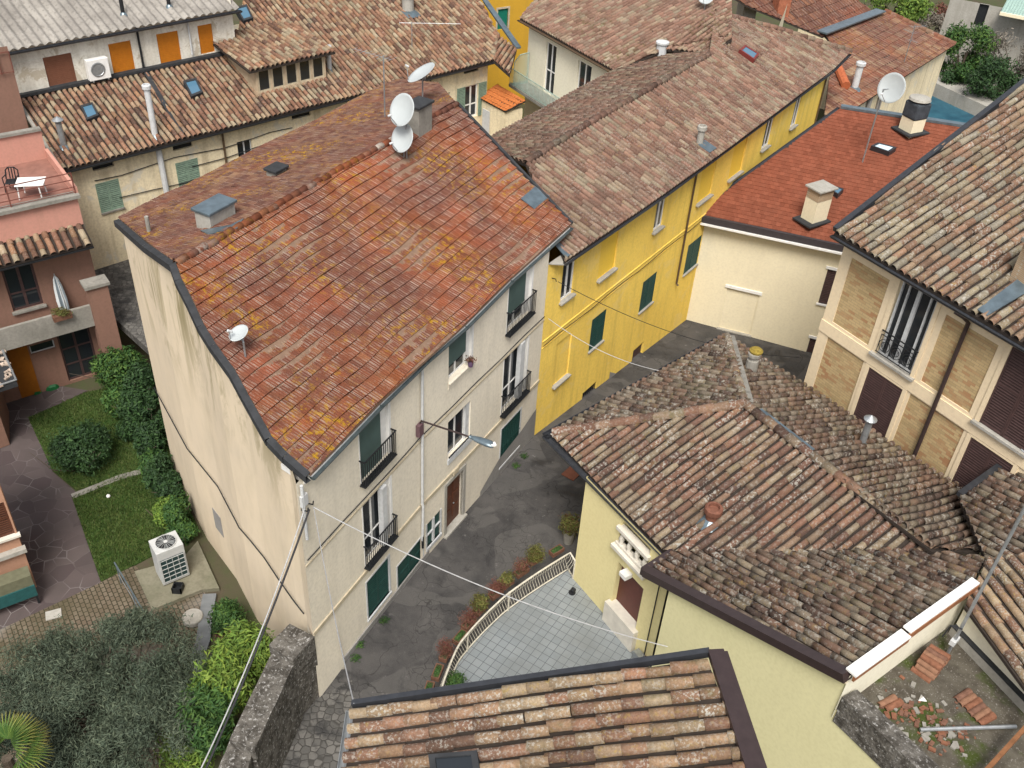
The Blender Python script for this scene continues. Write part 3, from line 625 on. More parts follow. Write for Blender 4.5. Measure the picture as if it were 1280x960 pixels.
def french(key, blind, parent=house, lab=None, open_leaf=False):
    w, r = W[key]; a, b, c, e = r
    f = win_frame(w, [a+.03, b-.34, c+.02, e-.02], -.14, parent, mat_white, mull=1, trans=[.35])
    if lab: f['label'] = lab
    MB().wbox(w, b-.34, b-.02, c, e, -.2, -.10).wbox(w, b-.02, b+.10, c-.05, e, -.2, .012).build('shutter_box', mat_white, f, bevel=.01); MB().wbox(w, a-.05, a, c, e, -.2, .012).build('window_jamb', mat_white, f)
    if blind is not None:
        zz = c+(e-c)*blind; MB().wbox(w, a+.005, b-.345, zz, e-.01, -.115, -.09).wbox(w, a, b-.34, zz-.05, zz, -.118, -.085).build('blind', mat_green_curtain, f)
    if open_leaf:
        MB().wbox(w, a+.62*(b-a), a+.78*(b-a), c+.05, e-.05, -.09, .10).build('shutter', mat_greywhite, f)
    railing(w, a-.06, b+.06, c+.02, c+1.0, .2, f, mat_iron, base=True)
    MB().wbox(w, a-.1, b+.1, c-.05, c-.012, .002, .22).build('sill', mat_iron, f)
    return f
french('t1', .02, lab='top floor french window behind a long dark green blind'); french('t3', .35); french('m1', None, open_leaf=True); french('m3', None, open_leaf=True)
w, r = W['t2']; f = win_frame(w, [r[0], r[1]-.28, r[2], r[3]], -.12, house, mat_white, mull=1)
MB().wbox(w, r[0]+.01, r[1]-.29, r[2]+(r[3]-r[2])*.33, r[3]-.01, -.10, -.07).build('blind', mat_green_curtain, f)
MB().wbox(w, r[1]-.28, r[1]-.02, r[2], r[3], -.2, -.09).wbox(w, r[1]-.02, r[1]+.09, r[2], r[3], -.2, .012).build('shutter_box', mat_white, f); MB().wbox(w, r[0]-.02, r[1]+.03, r[2]-.34, r[2]-.004, .002, .03).wbox(w, r[0]-.06, r[1]+.08, r[2]-.06, r[2]-.006, .03, .12).build('sill', mat_grey_wall, f)
w, r = W['m2']; f = win_frame(w, [r[0], r[1]-.25, r[2], r[3]], -.12, house, mat_white, mull=1); MB().wbox(w, r[1]-.25, r[1]+.09, r[2], r[3], -.2, -.06).build('shutter_box', mat_greywhite, f); MB().wbox(w, r[0]-.03, r[1]+.1, r[2]-.25, r[2]-.004, .002, .06).build('sill', mat_greywhite, f); MB().wbox(w, r[0], r[1], r[2]+.08, r[2]+.12, .04, .075).build('rail', mat_iron, f)
for key, n in (('g1', 2), ('g2', 2), ('g5', 2)):
    w, r = W[key]; a, b, c, e = r; fr = MB(); fr.wbox(w, a-.07, a, c-.07, e+.07, -.1, .02).wbox(w, b, b+.07, c-.07, e+.07, -.1, .02).wbox(w, a, b, e, e+.07, -.1, .018).wbox(w, a-.08, b+.08, c-.09, c, -.1, .05)
    f = fr.build('window', mat_greywhite, house)
    for k in range(n):
        u0 = a+(b-a)*k/n; s_ = shutter_leaf(w, u0+.005, a+(b-a)*(k+1)/n-.005, c+.01, e-.01, -.08, f, mat_green, slats=(key != 'g2'))
    if key == 'g5':
        mb = MB()
        for u in np.linspace(a+.08, b-.08, 10): mb.wbox(w, u-.01, u+.01, c, e, .0, .02)
        mb.wbox(w, a, b, (c+e)/2-.02, (c+e)/2+.02, .02, .03).build('window_bars', mat_green, f)
w, r = W['g3']; a, b, c, e = r; f = MB().wbox(w, a-.07, a, c-.07, e+.05, -.1, .025).wbox(w, b, b+.07, c-.07, e+.05, -.1, .025).wbox(w, a-.07, b+.07, c-.14, c, -.1, .05).wbox(w, (a+b)/2-.05, (a+b)/2+.05, c, e, -.1, .02).wbox(w, a, b, (c+e)/2-.025, (c+e)/2+.025, -.08, .01).build('window', mat_greywhite, house)
for q in (0, 1):
    u0, u1 = (a, (a+b)/2-.05) if q == 0 else ((a+b)/2+.05, b); mb = MB(); mb.add([w.at(u0, c, -.05), w.at(u1, c, -.05), w.at(u1, e-.12, -.05)]+[w.at((u0+u1)/2+(u1-u0)/2*math.cos(t), e-.12+.12*math.sin(t), -.05) for t in np.linspace(.3, math.pi-.3, 6)]+[w.at(u0, e-.12, -.05)], [tuple(range(10))]); mb.build('shutter', mat_green, f)
w, r = W['door']; a, b, c, e = r; d = MB().wbox(w, a, b, c, e, -.2, -.14); 
for k in range(2):
    for z0, z1 in ((.12, .34), (.38, .62), (.66, .94)): d.wbox(w, a+(b-a)*(k*.5+.07), a+(b-a)*(k*.5+.43), c+(e-c)*z0, c+(e-c)*z1, -.14, -.115)
d = d.build('door', mat_brown_door, house); MB().lathe(w.at((a+b)/2+.1, c+1.05, -.12), [(.03, 0), (.035, .05), (0, .06)], 8, axis=(w.n[0], w.n[1], 0)).build('handle', mat_steel, d)
MB().wbox(w, a-.16, a, c, e+.16, -.1, .04).wbox(w, b, b+.16, c, e+.16, -.1, .04).wbox(w, a, b, e, e+.16, -.1, .038).build('door_surround', mat_conc_pale, d); MB().wbox(w, a-.18, b+.18, -.05, c+.01, -.2, .16).build('doorstep', mat_conc_pale, d)
MB().wbox(w, (a+b)/2-.2, (a+b)/2+.2, e+.2, e+.5, .002, .07).build('carved_ornament', mat_molding, d, bevel=.05)
w, r = W['vent']; MB().wbox(w, r[0], r[1], r[2], r[3], -.2, -.1).build('basement_vent', mat_iron, house)
# downpipe, gutter
uu, zz = wA.px(535, 448); U0 = wA.L-.05
MB().tube([wB.at(.05, 9.3, .09), wB.at(.02, 3.2, .09), wB.at(.02, 3.05, .12), wB.at(.02, 1.3, .09)], .05, 8).build('downpipe', mat_greywhite, house)
MB().tube([wB.at(.02, 2.2, .1), wB.at(.02, .9, .1)], .045, 8).build('downpipe', mat_iron, house)
MB().tube([wA.at(.12, 9.3, .08), wA.at(.12, 7.2, .08)], .05, 8).build('downpipe', mat_greywhite, house)
em = [P(388, 592, EZ), P(475, 502, EZ), P(531, 448, EZ), P(582, 404, EZ), P(639, 347, EZ), P(713, 281, EZ)]
gutter('gutter', [p+V3(.05, -.03, -.1) for p in em], house, mat_gutter_g, .11)
so = MB()
for a, b in zip(em, em[1:]):
    i = V3(-.55, .3, 0); so.slab([a+V3(0, 0, -.12), b+V3(0, 0, -.12), b+i+V3(0, 0, .1), a+i+V3(0, 0, .1)], .06)
so.build('soffit', mat_white, house)
# roofs
VG = [(220, 330), (227, 350), (240, 375), (255, 407), (270, 431), (294, 464), (314, 501), (340, 547), (360, 568), (388, 592)]
gv = [front.px(*p) for p in VG]
fpoly = gv+[front.px(475, 502), front.px(582, 404), front.px(639, 347), front.px(713, 281), front.px(640, 205), front.px(570, 131)]
rf = tile_field('roof', front, fpoly, 'marseille', mat_mars, house, .215, .385, 11, mat_deck_warm, wave=.045, jit=1.6); rf['label'] = 'long street side roof slope of rust red interlocking tiles'
bl, br = back.px(149, 275), back.px(496, 100)
bpoly = [gv[0], front.px(570, 131), back.px(548, 105), br, bl]
rb = tile_field('roof', back, bpoly, 'marseille', mat_mars_back, house, .215, .385, 12, mat_deck_warm, wave=.05, jit=1.6); rb['label'] = 'brown rear roof slope overgrown with yellow lichen'
cap_row('ridge_tiles', [gv[0], front.px(400, 226), front.px(570, 131)], mat_mars, house, .14, .4, 4, .05)
fl = MB(); vp = [bl]+[back.px(185, 306)]+gv
for a, b in zip(vp, vp[1:]):
    dd = b-a; s = V3(dd[1], -dd[0], 0); s /= np.linalg.norm(s); s = -s if s.dot(V3(-1, -1, 0)) < 0 else s
    fl.add([a+V3(0, 0, .05), b+V3(0, 0, .05), b+s*.2+V3(0, 0, .02), a+s*.2+V3(0, 0, .02), a+s*.2-V3(0, 0, .22), b+s*.2-V3(0, 0, .22), b-V3(0, 0, .26), a-V3(0, 0, .26)], [(0, 1, 2, 3), (3, 2, 5, 4), (4, 5, 6, 7)])
fl.build('verge_flashing', mat_flash_dark, house)
fl = MB(); vp = [front.px(713, 281), front.px(640, 205), front.px(570, 131)]
for a, b in zip(vp, vp[1:]): fl.beam(a+V3(.06, .06, .03), b+V3(.06, .06, .03), .12, .12)
fl.build('verge_flashing', mat_flash_dark, house)
wl = MB(); q = gv[-1]; wl.obox(q+V3(-.2, .0, -.42), V3(-.75, .55, 0), V3(.14, .16, 0), V3(0, 0, .2)); wl.build('eaves_return', mat_white, house)
patch_sheet('metal_patch', front, [(650, 250), (668, 235), (686, 247), (667, 263)], house, mat_flash, .09)
# chimneys of the rear slope
def low_chimney(px, pl, w_, d_, h, rot, name='chimney', mats=(mat_conc_pale, mat_flash), lid=.16):
    c = pl.px(*px); s = MB().box(c[0], c[1], c[2]+h/2-.4, w_, d_, h+.8, rot).build(name, mats[0], house)
    MB().box(c[0], c[1], c[2]+h+.05, w_+lid, d_+lid, .1, rot).build('chimney_cap', mats[1], s, bevel=.02); return s
ang = math.atan2(wB.d[1], wB.d[0])
low_chimney((271, 279), back, 1.15, .65, .62, ang); patch_sheet('flashing', back, [(252, 292), (290, 285), (306, 277), (298, 289), (262, 297)], house, mat_flash, .12)
low_chimney((346, 218), back, .6, .45, .22, ang, mats=(mat_conc, mat_flash_dark)); low_chimney((524, 158), back, .9, .6, .9, ang, mats=(mat_conc, mat_flash_dark))
c = back.px(187, 292); flue(c, .65, .07, house, mat_conc, hat='')
MB().wbox(wA, .05, .3, 8.5, 8.9, .02, .12).build('cable_junction_box', mat_greywhite, house)
for u, z in ((.1, 8.35), (.35, 8.4)): MB().tube([wA.at(u, z, 0), wA.at(u, z+.05, .22), wA.at(u, z+.2, .25)], .02, 6).build('cable_bracket', mat_iron, house)
gp = [V3(*q, 3.2+.05*math.sin(i*2))+V3(-.06, -.06, 0) for i, q in enumerate(GAB[1:])]
MB().tube(gp, .022, 6).build('wall_cable', mat_iron, house)
a = Wall(GAB[9], GAB[8]); u0, z0 = a.px(282, 676); u1, z1 = a.px(270, 640)
MB().wbox(a, min(u0, u1)-.3, max(u0, u1)-.1, min(z0, z1)+.1, max(z0, z1), -.02, .02).build('gable_window', mat_plinth, house)
# ------------------------------------------------------------------ Y: the long ochre house farther down the street
YE = 8.75
yA = V3(1.1, 32.8); yB = V3(17.25, 57.3); wY = Wall(yA, yB)
yh = thing('yellow_house', (8, 45, -1), 'long ochre yellow house with green shutters and pinkish clay tiled roof along the lane', 'house')
ea, eb = P(705.7, 327, YE), P(1041, 87, YE)
yr0 = P(657, 206, 10.25)
yf = Plane(ea, eb, yr0)
yr1 = yf.px(885, 71)
n2 = np.array([-wY.n[0], -wY.n[1]])
yb_pl = Plane(yr0, yr1, P(677, 138.6, YE))
Y = {}
Y['u1'] = wY.rect((702.6, 338), (701, 378), (718.5, 328), (716, 368)); Y['u3'] = wY.rect((820.6, 254), (816.6, 292), (832.3, 244), (828, 283))
Y['u6'] = wY.rect((957, 154), (953, 186), (967.6, 147), (961, 181)); Y['u7'] = wY.rect((995.5, 124), (987, 162), (1003, 119), (994, 157))
Y['s1'] = wY.rect((739.6, 400), (736.2, 440), (758.7, 383), (753.5, 424)); Y['s2'] = wY.rect((805.6, 343), (798.4, 390), (822, 331.5), (816, 377)); Y['s3'] = wY.rect((861, 299), (855.2, 342), (878.6, 287), (871, 330))
for k in ('u1', 'u3', 'u6', 'u7'): Y[k][3] = 8.35; Y[k][2] = 6.35
for k in ('s1', 's2', 's3'): Y[k][2] = min(Y[k][2], 3.0); Y[k][3] = Y[k][2]+1.75
Y['n1'] = wY.rect((751, 300), (748, 352), (771, 290), (771, 337)); Y['n2'] = wY.rect((876, 205), (874, 256), (893, 195), (892, 244)); Y['n3'] = wY.rect((915, 180), (913, 229), (932, 170), (929, 216)); Y['n0'] = wY.rect((694.2, 433), (692, 484), (712.7, 416), (712.7, 463))
Y['n1'][2:] = [6.0, 8.3]; Y['n2'][2:] = [6.0, 8.3]; Y['n3'][2:] = [6.0, 8.3]
Y['v1'] = wY.rect((727, 493), (727, 512), (745, 477), (743.5, 499)); Y['d1'] = wY.rect((793, 437), (786, 468), (805, 427), (801, 455))
mb = MB(); wall_mesh(wY, -2.6, 8.66, [Y[k] for k in Y if k[0] != 'n'], .22, mb=mb); wall_mesh(wY, -1, -.9, mb=mb)
mb2 = MB(); hs_ = [Y[k] for k in Y]
mb = MB(); wall_mesh(wY, -2.6, 8.66, hs_, .22, mb=mb)
back_n = wY.n*-7.8
for a, b in ((yB, yB+V3(*back_n)), (yB+V3(*back_n), yA+V3(*back_n)+V3(-.2, 1.2)), (yA+V3(*back_n)+V3(-.2, 1.2), yA)): wall_mesh(Wall(a, b), -2.6, 8.2, mb=mb)
mb.build('wall', mat_yellow, yh)
for k in ('n0', 'n1', 'n2', 'n3'):
    r = Y[k]; f = MB().wbox(wY, r[0], r[1], r[2], r[3], -.22, -.07).build('blind_niche', mat_yellow_niche if k != 'n0' else mat_yellow, yh); sill(wY, r, f, mat_conc_pale, .08, .16, .06)
for k in ('u1', 'u3', 'u6', 'u7'):
    r = Y[k]; f = win_frame(wY, r, -.06, yh, mat_white, fw=.1, mull=1); sill(wY, r, f, mat_conc_pale, .08, .16, .08)
for k in ('s1', 's2', 's3'):
    r = Y[k]; f = sill(wY, r, yh, mat_conc_pale, .07, .09, .05, 'window')
    for q in (0, 1): shutter_leaf(wY, r[0]+(r[1]-r[0])*q/2+.003, r[0]+(r[1]-r[0])*(q+1)/2-.003, r[2], r[3], -.05, f, mat_green)
r = Y['v1']; f = MB().wbox(wY, *r, -.2, -.1).build('basement_window', mat_glass, yh); mb = MB()
for u in np.linspace(r[0]+.06, r[1]-.06, 8): mb.wbox(wY, u-.012, u+.012, r[2], r[3], -.04, -.02)
mb.wbox(wY, r[0], r[1], r[2], r[2]+.03, -.06, -.02).wbox(wY, r[0], r[1], r[3]-.03, r[3], -.06, -.02).build('window_bars', mat_iron, f)
r = Y['d1']; MB().wbox(wY, *r, -.18, -.12).build('door', mat_brown_sh, yh)
MB().wbox(wY, .05, wY.L, 4.95, 4.99, .002, .04).build('string_course', mat_yellow, yh); MB().wbox(wY, .05, wY.L, 4.62, 4.65, .002, .03).build('string_course', mat_yellow, yh)
mp = MB(); pz = [wY.px(*q) for q in ((757, 500), (775, 468), (806.6, 441.7), (840, 416), (872, 393.6))]; pz[0] = (pz[0][0], -.35)
pz += [(14, pz[-1][1]-.05), (wY.L, pz[-1][1]-.6)]
u_ = [q[0] for q in pz]; t_ = [q[1] for q in pz]
for i in range(len(pz)-1):
    a, b = u_[i], u_[i+1]; mp.quad(wY.at(a, -2.6, .03), wY.at(b, -2.6, .03), wY.at(b, t_[i+1], .03), wY.at(a, t_[i], .03)); mp.quad(wY.at(a, t_[i], .03), wY.at(b, t_[i+1], .03), wY.at(b, t_[i+1], 0), wY.at(a, t_[i], 0))
mp.build('plinth', mat_plinth, yh)
u, z = wY.px(867, 225); MB().tube([wY.at(u+.5, 8.62, .34), wY.at(u+.45, 8.5, .3), wY.at(u, 8.15, .1), wY.at(u, 1.9, .09), wY.at(u, 1.8, .2)], .055, 8).build('downpipe', mat_copper_pipe, yh)
u, z = wY.px(1030, 120); MB().tube([wY.at(wY.L-.1, 8.5, .08), wY.at(wY.L-.1, -1, .08)], .05, 8).build('downpipe', mat_copper_pipe, yh)
MB().tube([wY.at(i*1.3+.1, 4.75+.05*math.sin(i*1.7), .05) for i in range(int(wY.L/1.3))], .016, 5).build('facade_cable', mat_iron, yh)
hip0 = yf.px(893, 17); end_ = yf.px(1062, 66)
fp = [ea, yf.px(759, 291), yf.px(834.5, 239.4), yf.px(917.6, 180), eb, end_, yf.px(978, 40), hip0, yr1, yr0]
o_ = tile_field('roof', yf, fp, 'coppi', mat_coppi_y, yh, .28, .52, 21); o_['label'] = 'street side slope of pinkish clay tiles'
bp0, bp1 = yb_pl.px(600, 181), yb_pl.px(768, 89)
o_ = tile_field('roof', yb_pl, [yr0, yr1, yb_pl.px(908, 50), yb_pl.px(832, 57), bp1, bp0], 'coppi', mat_coppi_yb, yh, .27, .5, 22); o_['label'] = 'grey brown rear slope seen at a shallow angle'
cap_row('ridge_tiles', [yr0, yf.px(720, 166), yf.px(800, 120), yr1], mat_coppi_yb, yh, .17, .5, 5, .14)
cap_row('ridge_tiles', [hip0, yf.px(978, 40), end_], mat_coppi_y, yh, .19, .5, 6, .14)
gutter('gutter', [ea+V3(.04, -.03, -.06), yf.px(834.5, 239.4)+V3(.04, -.03, -.06), eb+V3(.04, -.03, -.06), end_+V3(.04, -.03, -.06)], yh, mat_gutter, .11)
q0 = Wall(ea, eb); so = MB(); so.slab([ea+V3(0, 0, -.12), eb+V3(0, 0, -.12), V3(*yB, 8.72), V3(*yA, 8.72)], .05); so.build('soffit', mat_conc_pale, yh)
MB().slab([bp0+V3(-.1, 0, .02), bp1+V3(-.1, 0, .02), bp1+V3(.1, -.1, .06), bp0+V3(.1, -.1, .06)], .12).build('gutter', mat_greywhite, yh)
skylight(yf, [(921, 68), (928, 62), (946, 73), (940, 81)], yh, plain('red_brown_frame', (.16, .03, .025), .5))
patch_sheet('flashing', yf, [(871, 184), (879, 178), (894, 188), (885, 194)], yh, mat_flash, .16)
patch_sheet('flashing', yf, [(692, 309), (697, 305), (712, 321), (706, 325)], yh, mat_flash, .14)
c = yf.px(874, 181); flue(c, .75, .16, yh, mat_conc_pale, 'flue_pipe', 'cap')
# bracket at the near end
u = .35; MB().tube([wY.at(u, 7.9, 0), wY.at(u, 7.92, .18), wY.at(u+.03, 7.8, .2)], .02, 6).build('cable_bracket', mat_iron, yh)

# ------------------------------------------------------------------ C: ivory house of the inner court
ch = thing('courtyard_house', (1, 60, 0), 'ivory courtyard house with white french windows and straw coloured tiled roof', 'house')
c0, c1 = P(650, 23, YE), P(770, 90, YE); wC = Wall(c1, c0)
if wC.n.dot(np.array([0., -1.])) < 0: wC = Wall(c0, c1)
din = V3(-wC.n[0], -wC.n[1], 0)
cpl = Plane(c0, c1, c0+din*6+V3(0, 0, 6*.33))
cp = [c0, c1, cpl.px(832, 62), cpl.px(890, 68), cpl.px(915, 50), cpl.px(915, -35), cpl.px(700, -35)]
o_ = tile_field('roof', cpl, cp, 'coppi', mat_coppi_c, ch, .28, .42, 23, clip=True)
gutter('gutter', [c0+V3(-.1, -.1, -.06), c1+V3(-.1, -.1, -.06)], ch, mat_copper_pipe, .1)
wC2 = Wall(wC.A-wC.n*.4, wC.B-wC.n*.4)
C1 = wC2.rect((682, 52), (680, 115), (695.8, 57), (691.5, 120)); C2 = wC2.rect((721.6, 76), (719, 138), (738.4, 83), (735, 145))
C2[2:] = C1[2:]
if C1[0] > C1[1]: C1[0], C1[1] = C1[1], C1[0]
if C2[0] > C2[1]: C2[0], C2[1] = C2[1], C2[0]
mb = wall_mesh(wC2, -2.4, 8.7, [C1, C2], .25, u0=.5)
A3, B3 = wC2.at(.5, 0), wC2.at(wC2.L, 0)
for a, b in ((A3, A3+din*4), (B3+din*4, B3)): wall_mesh(Wall(b, a) if a is A3 else Wall(a, b), -2.4, 8.6, mb=mb)
mb.build('wall', mat_cwall, ch)
for r in (C1, C2): win_frame(wC2, r, -.1, ch, mat_white, fw=.09, mull=1, trans=[.45])
fz = C1[2]-.05
u0, _ = wC2.px(636, 100); mbl = MB().wbox(wC2, .5, wC2.L+.2, fz-.2, fz, 0.01, 1.3); bal = mbl.build('balcony', mat_conc, ch)
railing(wC2, .5, wC2.L+.2, fz+.02, fz+1.05, 1.25, bal, mat_rail_green, step=.14, ret=False, bw=.025, base=False)
uu = .9; gm = MB(); gm.add([wC2.at(.9, fz, .1), wC2.at(.9, fz, 1.2), wC2.at(.9, fz+1.5, 1.2), wC2.at(.9, fz+1.9, .8), wC2.at(.9, fz+1.95, .1)], [(0, 1, 2, 3, 4)])
m = NT('frosted_screen', .35, .4); m.color((.36, .50, .45)); m.b.inputs['Alpha'].default_value = .45; mat_screen = m.mat
gm.build('glass_screen', mat_screen, bal)
MB().tube([wC2.at(.9, fz, 1.22), wC2.at(.9, fz+1.5, 1.22), wC2.at(.9, fz+1.92, .8), wC2.at(.9, fz+1.97, .1)], .03, 6).build('screen_frame', mat_rail_green, bal)
# hip part of the roof joint
hp = Plane(cpl.px(840, 60), cpl.px(905, 47), cpl.px(905, 15)+V3(0, 0, .35))
o_ = tile_field('roof', hp, [hp.px(838, 62), hp.px(880, 22), hp.px(905, 30), hp.px(912, 48)], 'coppi', mat_coppi_c, ch, .3, .42, 29, decks=False, decoff=.12, down=hp.px(850, 60)-hp.px(900, 25)); o_['label'] = 'small fan of loose tiles where two slopes meet'
low = lambda *a, **k: None
c = cpl.px(827, 62); MB().lathe(c, [(.3, -.3), (.3, .3), (.38, .35), (.38, .45), (0, .5)], 12).build('roof_vent', mat_greywhite, ch)
# ------------------------------------------------------------------ far deep yellow house with the green door
fy = thing('far_yellow_house', (-2, 80, 0), 'deep yellow house with a bright green door glimpsed between roofs at the top', 'house')
q0, q1 = P(585, 60, 4), P(665, 60, 4); wf = Wall(P(560, 62, 3), P(700, 40, 3))
if wf.n[1] > 0: wf = Wall(wf.B, wf.A)
r = wf.rect((622, 9), (622, 38), (635.5, 13), (634, 35)); r = [min(r[0], r[1]), max(r[0], r[1]), r[2], r[3]]
wall_mesh(wf, -2.4, 14, [r], .2).build('wall', mat_far_yellow, fy)
MB().wbox(wf, *r, -.15, -.08).build('door', mat_green_door, fy); MB().wbox(wf, r[0]-.14, r[0], r[2], r[3]+.14, -.1, .03).wbox(wf, r[1], r[1]+.14, r[2], r[3]+.14, -.1, .03).wbox(wf, r[0], r[1], r[3], r[3]+.14, -.1, .028).build('door_surround', mat_molding, fy)
# ------------------------------------------------------------------ D: the old beige house at the back left
DE = 7.0
dA, dB = P(77, 213, DE), P(616, 76, DE); wD0 = Wall(dA, dB)
if wD0.n[1] > 0: raise RuntimeError('D wall')
dh = thing('beige_house', (-12, 50, GZ), 'old peeling beige house with clay tile roof, dormer and grey corrugated top roof', 'house')
din = V3(-wD0.n[0], -wD0.n[1], 0)
dpl = Plane(dA, dB, dA+din*6+V3(0, 0, 6*.36))
wD = Wall(wD0.A-wD0.n*.45-wD0.d*1.5, wD0.B-wD0.n*.45)
D = {}
D['a'] = wD.rect((119, 230), (126, 265), (148, 223), (155, 260)); D['b'] = wD.rect((220, 203), (223, 237), (247, 198), (251, 229))
D['c'] = wD.rect((354, 168), (357, 190), (386, 161), (388, 185)); D['d'] = wD.rect((296, 178), (299, 203), (314, 173), (317, 198)); D['e'] = wD.rect((579.7, 109), (582, 147), (596.5, 104), (598, 146))
V_ = [wD.rect((114, 203), (116, 214), (141, 197), (142.5, 208)), wD.rect((215, 181), (217, 188), (240, 176), (241, 184)), wD.rect((364, 141), (365, 149), (388, 137), (388, 145)), wD.rect((432, 126), (433, 132), (453, 120), (454, 127)), wD.rect((580, 87), (580, 92), (598, 83), (598, 89))]
mb = wall_mesh(wD, GZ-.5, 6.95, list(D.values())+V_, .22)
E1 = wD.at(wD.L, 0); E0 = wD.at(0, 0)
wall_mesh(Wall(E1, E1+din*14), GZ-.5, 6.9, mb=mb); wall_mesh(Wall(E0+din*14, E0), GZ-.5, 6.9, mb=mb); wall_mesh(Wall(E1+din*14, E0+din*14), GZ-.5, 6.9, mb=mb)
mb.build('wall', mat_d_wall, dh)
for k in ('a', 'b', 'c'):
    r = D[k]; f = MB().wbox(wD, r[0]-.02, r[1]+.02, r[2]-.08, r[2], -.2, .08).build('window', mat_conc, dh)
    for q in (0, 1): shutter_leaf(wD, r[0]+(r[1]-r[0])*q/2+.004, r[0]+(r[1]-r[0])*(q+1)/2-.004, r[2], r[3], -.02, f, mat_green_old)
f = win_frame(wD, D['d'], -.1, dh, mat_greywhite); f = win_frame(wD, D['e'], -.1, dh, mat_white, fw=.1, trans=[.4])
r = D['e']; shutter_leaf(wD, r[1]+.02, r[1]+.65, r[2], r[3], .02, f, mat_green_old); shutter_leaf(wD, r[0]-.65, r[0]-.02, r[2], r[3], .02, f, mat_green_old)
for r in V_: MB().wbox(wD, *r, -.2, -.14).build('attic_vent', mat_iron, dh)
for k, (z, a, b) in enumerate([(5.9, 3, 14), (5.3, 8, 24), (5.6, 15, 25), (4.6, 4, 18)]):
    MB().tube([wD.at(u, z+.1*math.sin(u*1.1+k), .05) for u in np.linspace(a, min(b, wD.L-.2), 9)], .022, 5).build('wall_cable', mat_iron, dh)
u, z = wD.px(198, 195); u2, z2 = wD.px(205, 242); MB().tube([wD.at(u, 6.85, .15), wD.at(u+.1, -1.5, .15)], .15, 10).build('stove_pipe', mat_greywhite, dh)
u, z = wD.px(277, 170); MB().tube([wD.at(u, 6.85, .12), wD.at(u, 1, .1)], .06, 8).build('downpipe', mat_copper_pipe, dh)
u, z = wD.px(536, 105); MB().tube([wD.at(u, 6.85, .3), wD.at(u, 6.5, .1), wD.at(u, 1, .1)], .05, 8).build('downpipe', mat_iron, dh)
# roof below and beside the upper storey
vl = dpl.px(20, 124)
poly = [dA, dB, dpl.px(622, 44), dpl.px(601, 3), dpl.px(585, -40), dpl.px(310, -40), dpl.px(294, 64), dpl.px(185, 91), vl]
o_ = tile_field('roof', dpl, poly, 'coppi', mat_coppi_d, dh, .285, .40, 31, wave=.04); o_['label'] = 'large clay tile slope with skylights and a dormer'
gutter('gutter', [dA+V3(.02, -.05, -.06), dB+V3(.02, -.05, -.06)], dh, mat_gutter, .13)
MB().beam(dpl.px(182, 92)+V3(0, 0, .1), dpl.px(228, 170)+V3(0, 0, .1), .22, .1).build('valley_flashing', mat_flash_dark, dh)
MB().beam(vl+V3(0, 0, .1), dA+V3(-.05, 0, .1), .14, .16).build('verge_flashing', mat_conc, dh)
rp = Plane(dB, dpl.px(622, 44), P(640, 93, DE-.25)); o_ = tile_field('roof', rp, [dB, dpl.px(622, 44), rp.px(646, 62), rp.px(637, 95)], 'coppi', mat_coppi_d, dh, .3, .4, 32); o_['label'] = 'small corner slope of clay tiles next to the green balcony'
cap_row('ridge_tiles', [dB, dpl.px(622, 44)], mat_coppi_d, dh, .16, .45, 7, .08)
MB().beam(dpl.px(586, -20)+V3(.3, 0, .1), dpl.px(601, 3)+V3(.3, 0, .1), .3, .12).beam(dpl.px(601, 3)+V3(.3, 0, .1), rp.px(648, 62)+V3(0, 0, .1), .35, .12).build('verge_flashing', mat_flash, dh)
# upper storey
uA, uB = dpl.px(20, 123), dpl.px(296, 65); wU = Wall(uA, uB); topz = (zat(0, 69, wU.at(wU.px(2, 69)[0], 0))+wU.px(292, 10)[1])/2
topz = wU.px(292, 10)[1]; uL = -1.6
U = {'x': wU.rect((53.7, 72.2), (60.5, 108), (90, 65.5), (95.7, 103)), 'o1': wU.rect((134.4, 55.4), (142.8, 92.4), (163, 50.4), (169.6, 87.3)), 'o2': wU.rect((194.8, 43.7), (201.5, 80), (221.7, 37.6), (227.7, 74.6)), 'o3': wU.rect((246, 32.6), (252, 68.2), (264.7, 29.2), (268.7, 64.5))}
ub = min(uA[2], uB[2])-.8
mb = wall_mesh(wU, ub, topz, list(U.values()), .15, u0=uL)
e0, e1 = wU.at(uL, 0), wU.at(wU.L, 0); wall_mesh(Wall(e1, e1+din*9), ub, topz+.6, mb=mb); wall_mesh(Wall(e0+din*9, e0), GZ, topz+.6, mb=mb)
wall_mesh(Wall(e0+wU.d[0]*0, e0+din*.01), GZ, topz, mb=mb) if False else None
o_ = mb.build('wall', mat_d_up, dh); o_['label'] = 'peeling off white top storey wall'
for k, r in U.items():
    f = MB().wbox(wU, r[0], r[1], r[2], r[3], -.13, -.07)
    n = int((r[3]-r[2])/.09)
    for i in range(n): f.wbox(wU, r[0], r[1], r[2]+i*.09+.01, r[2]+i*.09+.075, -.07, -.055)
    f.build('roller_blind', mat_brown_blind if k == 'x' else mat_orange, dh)
r = U['x']; MB().wbox(wU, r[0]-1.3, r[0], r[2]-.1, r[3], .002, .03).build('plaster_panel', mat_d_up, dh)
u, z = wU.px(176, 70); MB().tube([wU.at(u, topz-.1, .1), wU.at(u, ub+.9, .1)], .06, 8).build('downpipe', mat_iron, dh)
u, z = wU.px(236, 45); MB().tube([wU.at(u, topz-.1, .1), wU.at(u, ub+1.2, .1)], .05, 8).build('downpipe', mat_greywhite, dh)
MB().beam(wU.at(uL, uA[2]+.15, .12), wU.at(wU.L+.1, uB[2]+.15, .12), .35, .14).build('flashing', mat_flash_dark, dh)
